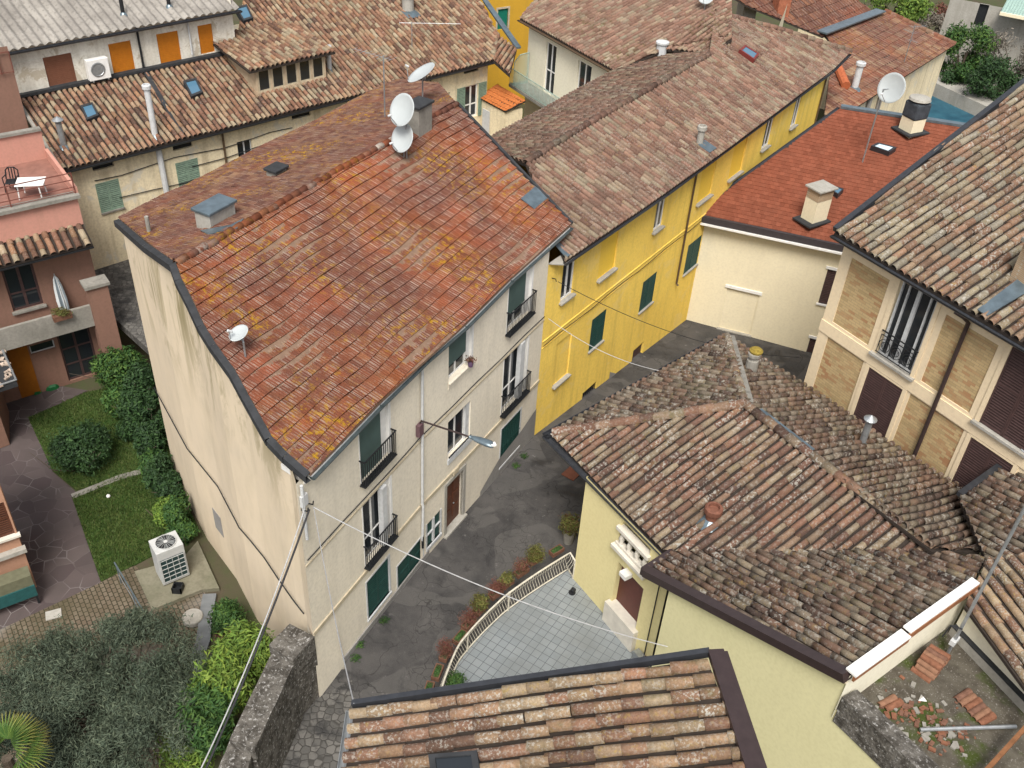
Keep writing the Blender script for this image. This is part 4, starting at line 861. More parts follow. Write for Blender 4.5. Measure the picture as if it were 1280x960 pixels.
# corrugated roof
k0, k1 = V3(*wU.at(uL-.6, topz+.1, .5)), V3(*wU.at(wU.L+.3, topz+.1, .5))
mb = MB(); mb.tint = []; per = .42; nn = int(np.linalg.norm(k1-k0)/per)*8; dirr = (k1-k0)/np.linalg.norm(k1-k0); rise = din*9.5+V3(0, 0, 3.0); up_ = np.cross(dirr, rise); up_ /= np.linalg.norm(up_); up_ = up_ if up_[2] > 0 else -up_
rows = [0, .333, .3335, .667, .6675, 1.0]; vs = []
for q, rw in enumerate(rows):
    for i in range(nn+1):
        h = .06*math.cos(2*math.pi*i/8)+(.03 if q in (2, 4) else 0); vs.append(k0+dirr*per*i/8+rise*rw+up_*h)
fs = [(q*(nn+1)+i, q*(nn+1)+i+1, (q+1)*(nn+1)+i+1, (q+1)*(nn+1)+i) for q in range(5) for i in range(nn)]
mb.v = [tuple(p) for p in vs]; mb.f = fs; mb.m = [0]*len(fs); mb.tint = None
m = NT('corrugated_fibre_cement', .9, .15); c = m.mix(m.ramp(m.noise(.7, 5, .6), [(.35, 0.), (.65, 1.)]), (.20, .185, .165), (.30, .28, .25)); c = m.mix(m.ramp(m.noise(6, 4), [(.5, 0.), (.7, .5)]), c, (.10, .09, .08)); m.color(c); mat_corr = m.mat
o_ = mb.build('corrugated_roof', mat_corr, dh, smooth=True); o_['label'] = 'grey corrugated fibre cement roof over the top storey'
gutter('gutter', [k0+V3(0, 0, -.12), k1+V3(0, 0, -.12)], dh, mat_gutter, .12)
for (x, y, h) in ((178, 25, 1.1), (232, 12, 1.3)):
    t = dpl; c = k0+dirr*np.dot(P(x, y+4, topz+.6)-k0, dirr)+rise*.12; flue(c, h, .1, dh, mat_iron, 'flue_pipe', '')
# dormer
dA0 = [dpl.px(322.5, 121), dpl.px(408, 99)]; wDm = Wall(dA0[0], dA0[1])
if wDm.n[1] > 0: wDm = Wall(dA0[1], dA0[0])
bz = min(dA0[0][2], dA0[1][2]); tz = wDm.px(364, 77)[1]
dm = MB(); L = wDm.L; pw = (L-.12)/5; hl = [[.06+pw*i+.05, .06+pw*(i+1)-.05, bz+.2, tz-.08] for i in range(5)]
wall_mesh(wDm, bz-.3, tz, hl, .08, mb=dm)
bk_ = lambda u: wDm.at(u, 0)+din*0
for u in (0, L):
    a = wDm.at(u, bz); t = wDm.at(u, tz); ln = (tz-bz)/.36; b = a+din*ln+V3(0, 0, ln*.36); dm.add([a-V3(0, 0, .2), t, b+V3(0, 0, .05)], [(0, 1, 2)])
dm = dm.build('dormer', plain('weathered_dormer_timber', (.52, .41, .28), .85, .15, 0, .35, 3), dh); dm['label'] = 'wide timber dormer with five small dark windows'
for r in hl: win_frame(wDm, r, -.02, dm, mat_molding, 'dormer_window', .08, 0)
rl = (tz-bz)/.36+1.4; s0 = wDm.at(-.5, tz+.08, .3); s1 = wDm.at(L+.5, tz+.08, .3); dmp = Plane(s0, s1, s0+din*3+V3(0, 0, .3))
rz = lambda p: dmp.at(p[0], p[1])
o_ = tile_field('dormer_roof', dmp, [s0, s1, rz(s1+din*4.6), rz(s0+din*4.6)], 'coppi', mat_coppi_d, dh, .3, .42, 33)
c = dpl.px(412, 88); flue(c, 1.2, .13, dh, mat_greywhite, 'flue_pipe', 'cap')
skylight(dpl, [(101, 138), (116, 134), (124, 150), (109, 156)], dh); skylight(dpl, [(229, 107), (245, 103), (253.5, 121), (239, 127)], dh); skylight(dpl, [(294, 15), (308, 11), (316, 28), (304, 32)], dh, glass=mat_glass_blue)
flue(dpl.px(194, 170), 2.4, .15, dh, mat_greywhite, 'flue_pipe', 'cap'); flue(dpl.px(80, 183), 1.2, .14, dh, mat_steel, 'flue_pipe', 'cone')
c = dpl.px(510, 14); flue(c, 1.0, .36, dh, mat_conc_pale, 'chimney', 'cap')
# annex with the orange roof in the court
an = thing('courtyard_annex', (-1, 55, GZ), 'low annex with a bright orange tiled lean-to roof in the inner court', 'annex')
zA = 4.6; p_ = [P(598, 121, zA), P(621.7, 106, zA+.5), P(657, 126, zA+.5), P(632, 139, zA)]
pl = Plane(p_[0], p_[3], (p_[1]+p_[2])/2); tile_field('roof', pl, p_, 'portuguese', plain('orange_tile', (.46, .15, .045), .8, .1, 0, .35, 8), an, .25, .35, 35)
q = [V3(*(p*.9+sum(p_)/4*.1)[:2]) for p in p_]; MB().prism(q, GZ-.5, zA-.05).build('wall', mat_d_wall, an)
wq = Wall(q[0], q[3]); wq = wq if wq.n[1] < 0 else Wall(q[3], q[0])
MB().wbox(wq, .3, 1.0, zA-2.3, zA-.6, .01, .05).build('door', mat_greywhite, an)
# green tarpaulin shed between the houses
sh = thing('lean_to_shelter', (-22, 38, GZ), 'makeshift green corrugated shelter with a pale tarpaulin side beside the beige house', 'shelter')
z = 3.6; MB().slab([P(88, 250, z), P(98, 241, z+.3), P(140, 255, z+.3), P(134, 272, z)], .08).build('roof', mat_green_old, sh)
t0, t1 = P(101, 272, 3.3), P(138, 266, 3.3); wt = Wall(t0, t1); mb = MB()
for i in range(12):
    u0, u1 = wt.L*i/12, wt.L*(i+1)/12; o0, o1 = .06*math.sin(i*1.9), .06*math.sin((i+1)*1.9); mb.add([wt.at(u0, .6, o0*2), wt.at(u1, .6, o1*2), wt.at(u1, 3.3, o1*.3), wt.at(u0, 3.3, o0*.3)], [(0, 1, 2, 3)])
mb.build('tarpaulin', mat_greywhite, sh, smooth=True)
MB().prism([wt.at(.1, 0, -.3)[:2], wt.at(wt.L, 0, -.3)[:2], wt.at(wt.L, 0, -1.5)[:2], wt.at(.1, 0, -1.5)[:2]], GZ, 3.3).build('wall', mat_plinth, sh)
# cobbled inner court roof behind the cream house
mb = MB().slab([P(112, 345, 1.2), P(120, 310, 1.2), P(160, 300, 1.2), P(185, 370, 1.2), P(190, 440, 1.2), P(140, 395, 1.2)], .4); o_ = mb.build('courtyard_terrace', mat_cobble); structure(o_)

# ------------------------------------------------------------------ E: pink house at the left edge
eh = thing('pink_house', (-24, 36, GZ), 'pink house with roof terrace, long window and concrete balcony at the left edge', 'house')
b0, b1 = P(-30, 515, GZ), P(122, 468, GZ); wE = Wall(b0, b1)
if wE.n[1] > 0: raise RuntimeError('E')
ein = V3(-wE.n[0], -wE.n[1], 0)
zB = wE.px(60, 398)[1]; zT = wE.px(50, 255)[1]
Ee = {'w': wE.rect((2, 322), (12, 392), (38, 312), (53, 380)), 'door': wE.rect((11, 436), (24, 498), (35, 432), (48, 486)), 'g': wE.rect((72, 420), (84, 472), (110, 408), (124, 455)), 's': wE.rect((36, 434), (40, 444), (66, 424), (70, 434))}
Ee['door'][2] = GZ+.02; Ee['g'][2] = GZ+.1
u_end = wE.px(112, 430)[0]+1.0
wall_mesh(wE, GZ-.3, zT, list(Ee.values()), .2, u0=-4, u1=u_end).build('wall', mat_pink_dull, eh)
mbx = MB(); e1 = wE.at(u_end, 0); e0 = wE.at(-4, 0); wall_mesh(Wall(e1, e1+ein*9), GZ-.3, zT, mb=mbx); mbx.build('wall', mat_pink, eh)
win_frame(wE, Ee['w'], -.1, eh, mat_brown_sh, fw=.1, mull=1, trans=[.3]); sill(wE, Ee['w'], eh, mat_conc, .1, .15)
r = Ee['door']; MB().wbox(wE, *r, -.15, .05).build('door', plain('orange_door', (.30, .10, .008), .6, .3, 0, .2), eh)
win_frame(wE, Ee['g'], -.1, eh, mat_brown_sh, fw=.09, mull=1, trans=[.33, .66], name='grid_window'); win_frame(wE, Ee['s'], -.1, eh, mat_greywhite, fw=.05, mull=0)
bal = MB().wbox(wE, -4, u_end+.1, zB-.35, zB-.1, .002, 1.1).wbox(wE, -4, u_end+.1, zB-.1, zB+.75, .95, 1.1).build('balcony', mat_conc, eh)
u, z = wE.px(118, 380); MB().wbox(wE, u_end-.75, u_end+.15, GZ-.3, zB+1.7, .7, 1.3).build('pillar', mat_pink_dull, eh); MB().wbox(wE, u_end-.85, u_end+.25, zB+1.7, zB+1.85, .6, 1.4).build('pillar_cap', mat_conc, eh)
# tiled canopy
cz = wE.px(50, 300)[1]; cp0 = wE.at(-4, cz-.25, 1.0); cp1 = wE.at(u_end, cz-.25, 1.0); cpl_ = Plane(cp0, cp1, wE.at(0, cz+.25, 0)); o_ = tile_field('canopy_roof', cpl_, [cp0, cp1, wE.at(u_end, cz+.25, 0), wE.at(-4, cz+.25, 0)], 'coppi', mat_coppi_d, eh, .36, .5, 37); gutter('gutter', [cp0+V3(0, 0, -.1), cp1+V3(0, 0, -.1)], eh, mat_gutter, .1)
MB().wbox(wE, -4, u_end, cz+.3, zT+.02, .003, .06).build('parapet_wall', mat_pink, eh)
MB().wbox(wE, -4, u_end+.1, zT-.02, zT+.14, -.25, .25).build('coping', mat_conc, eh)
ter = MB(); a = wE.at(-4, zT-.06); b = wE.at(u_end, zT-.06); ter.slab([a, b, b+ein*4.5, a+ein*4.5], .1); ter.build('terrace_floor', plain('terracotta_paving', (.26, .13, .10), .8, .2, 0, .3, 3), eh)
railing(wE, -4, u_end, zT+.14, zT+1.1, .0, eh, mat_rust_rail, step=2.4, ret=False, bw=.05, base=False)
MB().wbox(wE, -4, u_end, zT+.42, zT+.45, -.02, .02).wbox(wE, -4, u_end, zT+.75, zT+.78, -.02, .02).build('railing_bar', mat_rust_rail, eh)
pb = wE.at(-4, 0)+ein*4.5; pe = wE.at(u_end, 0)+ein*4.5; wP = Wall(pb, pe); wall_mesh(wP, zT-.1, zT+1.3).build('terrace_wall', mat_pink, eh); MB().wbox(wP, 0, wP.L, zT+1.3, zT+1.42, -.2, .1).build('coping', mat_conc, eh)
wP2 = Wall(wE.at(u_end, 0)+ein*4.5, wE.at(u_end, 0)); MB().wbox(wP2, 0, wP2.L, zT-.1, zT+.4, -.1, .05).build('terrace_wall', mat_pink, eh)
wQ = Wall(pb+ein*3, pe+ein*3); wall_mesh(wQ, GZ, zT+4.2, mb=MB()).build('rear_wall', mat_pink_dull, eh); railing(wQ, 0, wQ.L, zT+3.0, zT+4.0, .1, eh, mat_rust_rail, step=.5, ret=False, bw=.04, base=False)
EZT, EW, EU = zT, wE, u_end
# ------------------------------------------------------------------ R: cream house with the bright red roof
RE = 4.9
ra, rb_ = P(867, 268, RE), P(1056, 309, RE); wr0 = Wall(ra, rb_); rh = thing('red_roofed_house', (11, 45, -1.5), 'low cream house with a smooth bright red tiled roof beside the yellow lane', 'house')
rin = V3(-wr0.n[0], -wr0.n[1], 0)
rpl = Plane(ra, rb_, ra+rin*6+V3(0, 0, 6*.24))
rc, rd = rpl.px(1051, 135), rpl.px(1215, 160)
tile_field('roof', rpl, [ra, rpl.px(1095, 316), rpl.px(1290, 200), rd, rc], 'flat', mat_mars_red, rh, .24, .31, 41, mat_fascia, wave=.0, jit=.5, thick=.3)
MB().beam(ra+V3(-.05, 0, -.12), rpl.px(1095, 316)+V3(0, 0, -.12), .18, .34).build('eaves_fascia', mat_fascia, rh)
MB().beam(ra+V3(.25, -.05, -.36), rpl.px(1095, 316)+V3(0, .0, -.36), .4, .1).build('soffit', mat_white, rh)
gutter('gutter', [ra+V3(-.1, .05, .0), rc+V3(-.1, .05, .0)], rh, mat_gutter, .11)
MB().beam(rc+V3(0, .05, .08), rd+V3(0, .05, .08), .4, .14).build('ridge_flashing', mat_flash, rh)
wR = Wall(wr0.A-wr0.n*.45+wr0.d*.5, wr0.B-wr0.n*.45)
R1 = wR.rect((908, 352), (902, 405), (946, 374), (938, 424))
wl, wr = wR.rect((1034, 335), (1024, 378), (1045, 338), (1036, 382)), wR.rect((1011, 421), (1001, 470), (1022, 424), (1012, 473))
mb = wall_mesh(wR, -3, RE-.3, [R1, wl, wr], .16, u1=wR.L+4)
a = wR.at(0, 0); wall_mesh(Wall(a+rin*22, a), -3, RE-.3, top=None, mb=mb)
s1_ = [V3(a[0], a[1], RE-.3), V3(*(a+rin*22)[:2], RE-.3), V3(*(a+rin*22)[:2], RE-.5+22*.24)]; mb.poly(s1_)
mb.build('wall', mat_cream, rh)
n_ = MB().wbox(wR, *R1, -.16, -.08).build('blind_niche', mat_cream, rh); MB().wbox(wR, R1[0]-.12, R1[1]+.12, R1[3], R1[3]+.16, .002, .07).build('lintel', mat_white, n_); sill(wR, R1, n_, mat_conc_pale, .07, .14, .1)
for r in (wl, wr):
    f = MB().wbox(wR, r[0]-.1, r[1]+.1, r[3], r[3]+.14, .002, .08).wbox(wR, r[0]-.08, r[1]+.08, r[2]-.08, r[2], -.1, .1).build('window', mat_white, rh); shutter_leaf(wR, r[0], r[1], r[2], r[3], -.08, f, mat_brown_sh)
c = rpl.px(1016, 276); s_ = MB().box(c[0], c[1], c[2]+.5, 1.0, .8, 1.6, .6).build('chimney', mat_cream, rh); s_['label'] = 'square chimney of cream render and brown brick'
MB().box(c[0], c[1], c[2]+1.55, 1.0, .8, .55, .6).build('brick_top', mat_brick, s_); MB().box(c[0], c[1], c[2]+1.87, 1.25, 1.05, .1, .6).build('chimney_cap', mat_conc_pale, s_, bevel=.02); MB().box(c[0]-.1, c[1]-.1, c[2]+.1, 1.5, 1.2, .08, .6).build('flashing', mat_flash_dark, s_)
c = rpl.px(1137, 165); s_ = MB().box(c[0], c[1], c[2]+.3, .9, .9, 1.1, .5).build('chimney', mat_cream, rh); s_['label'] = 'chimney with a dark sooty top and pale lid'
MB().box(c[0], c[1], c[2]+1.3, 1.0, 1.0, .9, .5).build('dark_top', plain('sooty_blue_grey', (.06, .07, .082), .7, .2, 0, .5, 4), s_, bevel=.1); MB().lathe(c+V3(0, 0, 1.8), [(.5, 0), (.6, .05), (.55, .16), (0, .25)], 14).build('chimney_cap', mat_conc_pale, s_); MB().box(c[0], c[1], c[2]+.1, 1.5, 1.4, .08, .5).build('flashing', mat_flash_dark, s_)
skylight(rpl, [(1087, 188), (1096, 184), (1119, 190), (1110, 196)], rh, mat_gutter, NT('bright_glass', .2, .6).color((.5, .6, .65)).mat); skylight(rpl, [(1037, 243), (1044, 239), (1053, 242), (1046, 249)], rh, mat_gutter, mat_glass_blue)

# ------------------------------------------------------------------ B: tall house with brick panels
BE = 11.8
ba, bb = P(1043, 291, BE), P(1290, 436, BE); wb0 = Wall(ba, bb)
wb0 = wb0 if wb0.n[1] < 0 or wb0.n[0] < 0 else Wall(bb, ba)
bh = thing('brick_panelled_house', (14, 26, 0), 'tall cream house with yellow brick panels, brown shutters and pale clay tiles', 'house')
bn = wb0.n; bin_ = V3(-bn[0], -bn[1], 0); bdir = V3(*((bb-ba)[:2]/np.linalg.norm((bb-ba)[:2])), 0)
bpl = Plane(ba, bb, ba+bin_*6+V3(0, 0, 6*.34))
bex = ba+bdir*14
o_ = tile_field('roof', bpl, [ba, bex, bpl.px(1420, 200), bpl.px(1400, 60), bpl.px(1283, 103)], 'coppi', mat_coppi_b, bh, .315, .48, 43, wave=.045)
MB().beam(ba+V3(0, 0, .12), bpl.px(1283, 103)+V3(0, 0, .12), .2, .2).build('verge_flashing', mat_gutter, bh)
gutter('gutter', [ba+V3(*(bn*.08), -.06), bex+V3(*(bn*.08), -.06)], bh, mat_gutter, .13)
A_ = ba[:2]-bn*.42+bdir[:2]*.25
wB_ = Wall(A_, A_+bdir[:2]*13)
if wB_.n.dot(bn) < 0: raise RuntimeError('B wall')
T = lambda p: wB_.px(*p)
w1 = wB_.rect((1127, 347), (1097, 439), (1172, 372), (1139, 474)); w2 = wB_.rect((1261, 431), (1223, 523), (1300, 452), (1262, 547))
w2[2:] = w1[2:] = [w1[2], BE-.25]; w2[0] = T((1236, 500))[0]; w2[1] = w2[0]+1.7
l1 = wB_.rect((1086.8, 463), (1065, 520), (1127, 490), (1105, 553)); l2 = [w2[0]-.02, w2[0]+1.6, 0, 0]; band0, band1 = w1[2]-.55, w1[2]-.06
l1[3] = l2[3] = band0-.12; l1[2] = l2[2] = l1[3]-2.3
p_ = lambda a, b: [T(a)[0], T(b)[0]]
panels = []
ua = .45; ub = w1[0]-.42; panels += [[ua, ub, band1+.12, BE-.75], [ua, l1[0]-.3, 3.5, band0-.06]]
uc = w1[1]+.42; ud = w2[0]-.42; panels += [[uc, ud, band1+.12, BE-.75], [l1[1]+.3, l2[0]-.32, 3.5, band0-.06]]
wall_mesh(wB_, -1.5, BE-.1, [w1, w2, l1, l2]+panels, .05, mb=(mb := MB()))
e0 = wB_.at(0, 0); wall_mesh(Wall(e0+bin_*14, e0), -2, BE-.1, mb=mb); mb.poly([V3(*e0[:2], BE-.1), V3(*(e0+bin_*14)[:2], BE-.1), V3(*(e0+bin_*14)[:2], BE-.25+14*.34)])
wo = mb.build('wall', mat_b_cream, bh)
mat_panel = brick_mat('yellow_brick', wB_.d, (.50, .37, .19), (.43, .31, .16), (.30, .24, .15), .30, .105, .2, (.34, .17, .085))
for r in panels: MB().wbox(wB_, *r, -.2, -.04).build('brick_panel', mat_panel, bh)
MB().wbox(wB_, -.02, 13, band0, band1, .002, .04).build('string_course', mat_b_cream, bh)
for r, deep in ((w1, 1), (w2, 0), (l1, 0), (l2, 0)):
    fr = MB(); fr.wbox(wB_, r[0]-.16, r[1]+.16, r[3]+.02, r[3]+.1, .002, .033).wbox(wB_, r[0]-.16, r[0], r[2]-.02, r[3]+.02, .002, .035).wbox(wB_, r[1], r[1]+.16, r[2]-.02, r[3]+.02, .002, .035)
    f = fr.build('window_surround', mat_b_cream, bh)
    if deep:
        mb = MB(); a, b, c, e = r
        for u in (a+.05, a+.32, (a+b)/2-.07, b-.32, b-.09): mb.wbox(wB_, u, u+(.14 if abs(u-(a+b)/2+.07) < .01 else .055), c, e, -.14, -.06)
        mb.wbox(wB_, a, b, c, c+.08, -.14, -.062); f2 = mb.build('window', mat_greywhite, bh)
        MB().wbox(wB_, a, b, c, e, -.24, -.15).build('pane', mat_glass, f2)
        rl = MB(); zt = c+1.05; rl.wbox(wB_, a-.02, b+.02, zt-.04, zt, .06, .1).wbox(wB_, a-.02, b+.02, c+.12, c+.15, .07, .09).wbox(wB_, a, b, zt-.2, zt-.17, .07, .09)
        for i in range(3):
            cx_ = a+(b-a)*(i+.5)/3; rad = (b-a)/6.6
            for rr in (rad, rad*.55): rl.tube([wB_.at(cx_+rr*math.cos(t), c+.5+rr*1.05*math.sin(t), .08) for t in np.linspace(0, 2*math.pi, 17)], .014, 4)
            rl.tube([wB_.at(cx_-rad*1.05, c+.13, .08), wB_.at(cx_-rad*1.05, zt-.17, .08)], .012, 4)
            for dd in (-.3, 0, .3): rl.tube([wB_.at(cx_+dd*rad, c+.5-rad*.5, .08), wB_.at(cx_+dd*rad, c+.5+rad*.5, .08)], .01, 4)
        rl.build('balcony_railing', mat_iron, f2)
    else:
        m_ = (r[0]+r[1])/2
        for u0, u1 in ((r[0]+.01, m_-.005), (m_+.005, r[1]-.01)): shutter_leaf(wB_, u0, u1, r[2]+.02, r[3]-.02, -.03, f, mat_brown_sh)
for r in (w1, w2): sill(wB_, r, bh, mat_conc_pale, .1, .16, .2)
u, z = T((1214, 400)); gz = BE-.2
MB().tube([V3(*(wB_.at(u-.35, 0, .5)[:2]), gz), wB_.at(u-.1, gz-.1, .35), wB_.at(u, gz-.35, .1), wB_.at(u, 4, .1)], .075, 8).build('downpipe', mat_brown_metal, bh)
patch_sheet('flashing', bpl, [(1221, 392), (1233, 400), (1290, 366), (1290, 340)], bh, mat_flash, .2)
c = bpl.px(1286, 352); s_ = MB().box(c[0], c[1], c[2]+.5, .8, .8, 1.6, .4).build('chimney', mat_brick, bh); MB().box(c[0], c[1], c[2]+1.35, 1.0, 1.0, .12, .4).build('chimney_cap', mat_conc, s_)

# ------------------------------------------------------------------ I: pale yellow house with the hipped roof
IE = 5.7; TZ = .5
iW, iS, iN, iE = P(688, 543, IE), P(832, 690, IE), P(908, 420, IE), P(1198, 611, IE); iA = P(930, 508, 7.75)
ih = thing('pale_yellow_house', (5, 22, TZ), 'pale yellow house with dark lichen spotted hipped tile roof beside the curved terrace', 'house')
sw, ne, nw = Plane(iW, iS, iA), Plane(iN, iE, iA), Plane(iW, iN, iA)
V1 = sw.px(845, 692); V2 = sw.px(1165, 690); V2n = ne.px(1165, 690); Q = P(1058, 848, 8.7); kp = Plane(V1, V2, Q)
YZ = Q[2]-1.4
kL, kR = kp.px(806, 716), kp.px(1214, 738)
o_ = tile_field('roof', sw, [iW, iS, V1, V2, iA], 'coppi', mat_coppi_i, ih, .285, .52, 51, clip=True, wave=.045); o_['label'] = 'paler hip face of clay tiles above the street corner'
o_ = tile_field('roof', nw, [iW, iA, iN], 'coppi', mat_coppi_k, ih, .285, .58, 52, wave=.045); o_['label'] = 'small dark hip face of tiles towards the lane'
o_ = tile_field('roof', ne, [iN, iA, V2n, ne.px(1225, 690), ne.px(1205, 640), iE], 'coppi', mat_coppi_k, ih, .285, .58, 53, wave=.045); o_['label'] = 'dark hip face of tiles running to the brick panelled wall'
o_ = tile_field('roof', kp, [kL, V1, V2, kp.px(1232, 700), kR, Q], 'coppi', mat_coppi_k, ih, .27, .6, 54, wave=.045); o_['label'] = 'lower slope of dark mossy tiles above the plain yellow wall'
cap_row('ridge_tiles', [iW+V3(.1, -.02, 0), iA], mat_coppi_i, ih, .19, .5, 8, .15); cap_row('ridge_tiles', [V2, iA], mat_coppi_i, ih, .18, .5, 9, .15); cap_row('ridge_tiles', [iN, iA], mat_coppi_k, ih, .15, .5, 10, .1)
MB().beam(iA+(iN-iA)*.06+V3(.18, -.1, .1), iN+V3(.15, -.1, .1), .3, .05).build('hip_flashing', mat_conc, ih)
for q in range(2):
    a = V2+(iA-V2)*.62; b = V2+(iA-V2)*.93
MB().beam(a+V3(.1, .1, .16), b+V3(.1, .1, .16), .26, .03).build('hip_flashing', mat_flash, ih)
gutter('gutter', [iN+V3(-.15, 0, -.05), iW+V3(-.18, 0, -.05), iS+V3(.05, -.15, -.05)], ih, mat_gutter, .15)
so = MB(); wI0 = Wall(iW, iS); wn_ = wI0.n; so.slab([iW+V3(0, 0, -.1), iS+V3(0, 0, -.1), iS+V3(*(-wn_*.8), -.1), iW+V3(*(-wn_*.8+wI0.d*.8), -.1)], .06); so.build('soffit', mat_brown_metal, ih)
cA = P(716, 722.5, TZ)[:2]; wdir = wI0.d; wI = Wall(cA, cA+wdir*16)
DO = wI.rect((772, 705), (764, 757), (804.8, 732.7), (795.6, 781.3)); BO = wI.rect((777, 655), (772, 680), (815, 690), (806, 712)); BO[2], BO[3] = max(BO[2], DO[3]+.12), IE-.35
uK = wI.px(833, 748)[0]
kz = lambda u: kp.z(*wI.at(u, 0, .0)[:2])-.1
uQ = wI.px(1062, 862)[0]
wall_mesh(wI, -1, IE-.1, [DO, BO], .3, u1=uK-.05, mb=(mb := MB()))
wall_mesh(Wall(cA+np.array([wI.d[1], -wI.d[0]])*-9, cA), -2, IE-.1, mb=mb)
iw_ = mb.build('wall', mat_i_wall, ih)
wK = Wall(kL-V3(*(wI.n*.1), 0), Q-V3(*(wI.n*.1), 0)); kzz = lambda u: kp.z(*wK.at(u, 0)[:2])-.12; uk0 = wK.px(834, 748)[0]; uk1 = wK.L+.02
mb = MB(); zt0, zt1 = kzz(uk0), kzz(uk1); mb.quad(wK.at(uk0, -1), wK.at(uk1, -1), wK.at(uk1, zt1), wK.at(uk0, zt0)); mb.quad(wK.at(uk1, -1), wK.at(18, -1), wK.at(18, YZ+.1), wK.at(uk1, YZ+.1)); mb.quad(wK.at(uk0, -1), wK.at(uk0, -1, -1.2), wK.at(uk0, zt0, -1.2), wK.at(uk0, zt0))
o_ = mb.build('wall', mat_i_long, ih); o_['label'] = 'long plain pale yellow wall without windows'
MB().beam(kL+V3(0, 0, .08), Q+V3(0, 0, .08), .3, .26).build('verge_flashing', mat_brown_metal, ih); MB().beam(wK.at(uk0, zt0-.02, .05), wK.at(uk1, zt1-.02, .05), .12, .08).build('verge_trim', mat_molding, ih)
a = kL; b = V1; MB().beam(kL+V3(-.05, .05, -.05), V1+V3(-.1, .05, -.05), .2, .3).build('eaves_flashing', mat_brown_metal, ih)
d = MB().wbox(wI, *DO, -.28, -.2).build('door', mat_red_door, ih); MB().wbox(wI, DO[0]-.12, DO[1]+.16, TZ, DO[2]+.012, -.3, .2).build('doorstep', mat_marble, d); MB().wbox(wI, DO[1]-.14, DO[1]-.1, DO[2]+1, DO[2]+1.15, -.2, -.14).build('handle', mat_iron, d)
lb = MB().wbox(wI, DO[0]+.42, DO[0]+.75, DO[3]-.05, DO[3]+.12, .0, .3).wbox(wI, DO[0]+.47, DO[0]+.7, DO[3]-.12, DO[3]-.05, .05, .26); lb.build('door_lamp', mat_white, ih)
# small loggia with balusters under the eaves
lo = MB().wbox(wI, BO[0]-.12, BO[1]+.12, BO[2]-.16, BO[2], -.3, .22).wbox(wI, BO[0]-.05, BO[1]+.05, BO[2], BO[2]+.12, -.12, .1).wbox(wI, BO[0]-.08, BO[1]+.08, BO[3]-.42, BO[3]-.26, -.14, .14).build('loggia', mat_marble, ih, bevel=.015); MB().wbox(wI, *BO, -.6, -.5).build('loggia_back', mat_molding, lo)
h = BO[3]-.42-BO[2]-.12
for i in range(4):
    u = BO[0]+.14+(BO[1]-BO[0]-.28)*i/3; b_ = wI.at(u, BO[2]+.12, -.01); MB().lathe(b_, [(.1, 0), (.1, .05*h), (.06, .12*h), (.115, .35*h), (.07, .62*h), (.055, .82*h), (.1, .9*h), (.1, h)], 14).build('baluster', mat_marble, lo, smooth=True)
u, z = wI.px(812, 735); MB().tube([wI.at(uK-.35, 4.6, .06), wI.at(uK-.35, TZ+.2, .06)], .022, 6).build('wall_cable', mat_iron, ih)
MB().wbox(wI, uK-.65, uK-.3, TZ+.05, TZ+.4, .06, .3).build('meter_box', mat_steel, ih)
flue(sw.px(889, 650), .35, .2, ih, plain('terracotta_flue', (.20, .085, .055), .8, .2, 0, .4), 'chimney_pot', 'cap')
flue(ne.px(1077, 555), 1.0, .12, ih, mat_steel, 'flue_pipe', 'cone')
c = nw.px(932, 452)+V3(.2, -.2, 0); f = MB().lathe(c, [(.24, -.2), (.22, .25), (.16, .28), (.16, .4), (.24, .44), (.24, .55), (0, .6)], 12).build('chimney_pot', mat_conc, ih); MB().lathe(c+V3(.05, .05, .55), [(.0, 0), (.24, .02), (.26, .1), (.16, .18), (0, .2)], 12).build('flue_cap', plain('yellow_lichen_clay', (.30, .22, .045), .8, .1, 0, .5, 9), f)

# terrace
PX_T = [(551, 885), (557, 866), (571, 832), (584, 814), (599, 797), (617, 779), (635, 763), (670, 738), (710, 712.6), (716, 723), (806, 822), (830, 850), (820, 905), (560, 930)]
tp = [P(*p, TZ) for p in PX_T]
m = NT('terrace_tiles', .55, .35); cxy = m.n('VectorRotate'); cxy.inputs['Angle'].default_value = math.radians(-60); m.link(m.pos, cxy.inputs['Vector'])
t = m.n('TexBrick'); t.offset = 0; m.link(cxy.outputs[0], t.inputs['Vector']); t.inputs['Scale'].default_value = 1; t.inputs['Brick Width'].default_value = .29; t.inputs['Row Height'].default_value = .29; t.inputs['Mortar Size'].default_value = .009; t.inputs['Mortar Smooth'].default_value = .3
for k, q in (('Color1', (.20, .222, .23)), ('Color2', (.23, .25, .255)), ('Mortar', (.05, .055, .06))): t.inputs[k].default_value = q+(1,)
c = m.mix(m.ramp(m.noise(.7, 5, .6), [(.4, 0.), (.7, .7)]), t.outputs['Color'], (.15, .16, .155)); m.color(c).bump(t.outputs['Fac'], -.2, .004); mat_terr = m.mat
mb = MB().slab(tp, 1.2); mb.m[0] = 0; mb.m[1:] = [1]*(len(mb.m)-1); structure(mb.build('terrace', [mat_terr, mat_i_wall]))
rail = thing('terrace_railing', tp[4], 'cream painted curved iron railing with bellied bars along the tiled terrace', 'railing')
edge = [P(*p, TZ) for p in PX_T[:10]]
def resample(pts, step):
    out = []; acc = 0
    for a, b in zip(pts, pts[1:]):
        L = np.linalg.norm(b-a); k = acc
        while k < L: out.append((a+(b-a)*k/L, (b-a)/L)); k += step
        acc = k-L
    return out
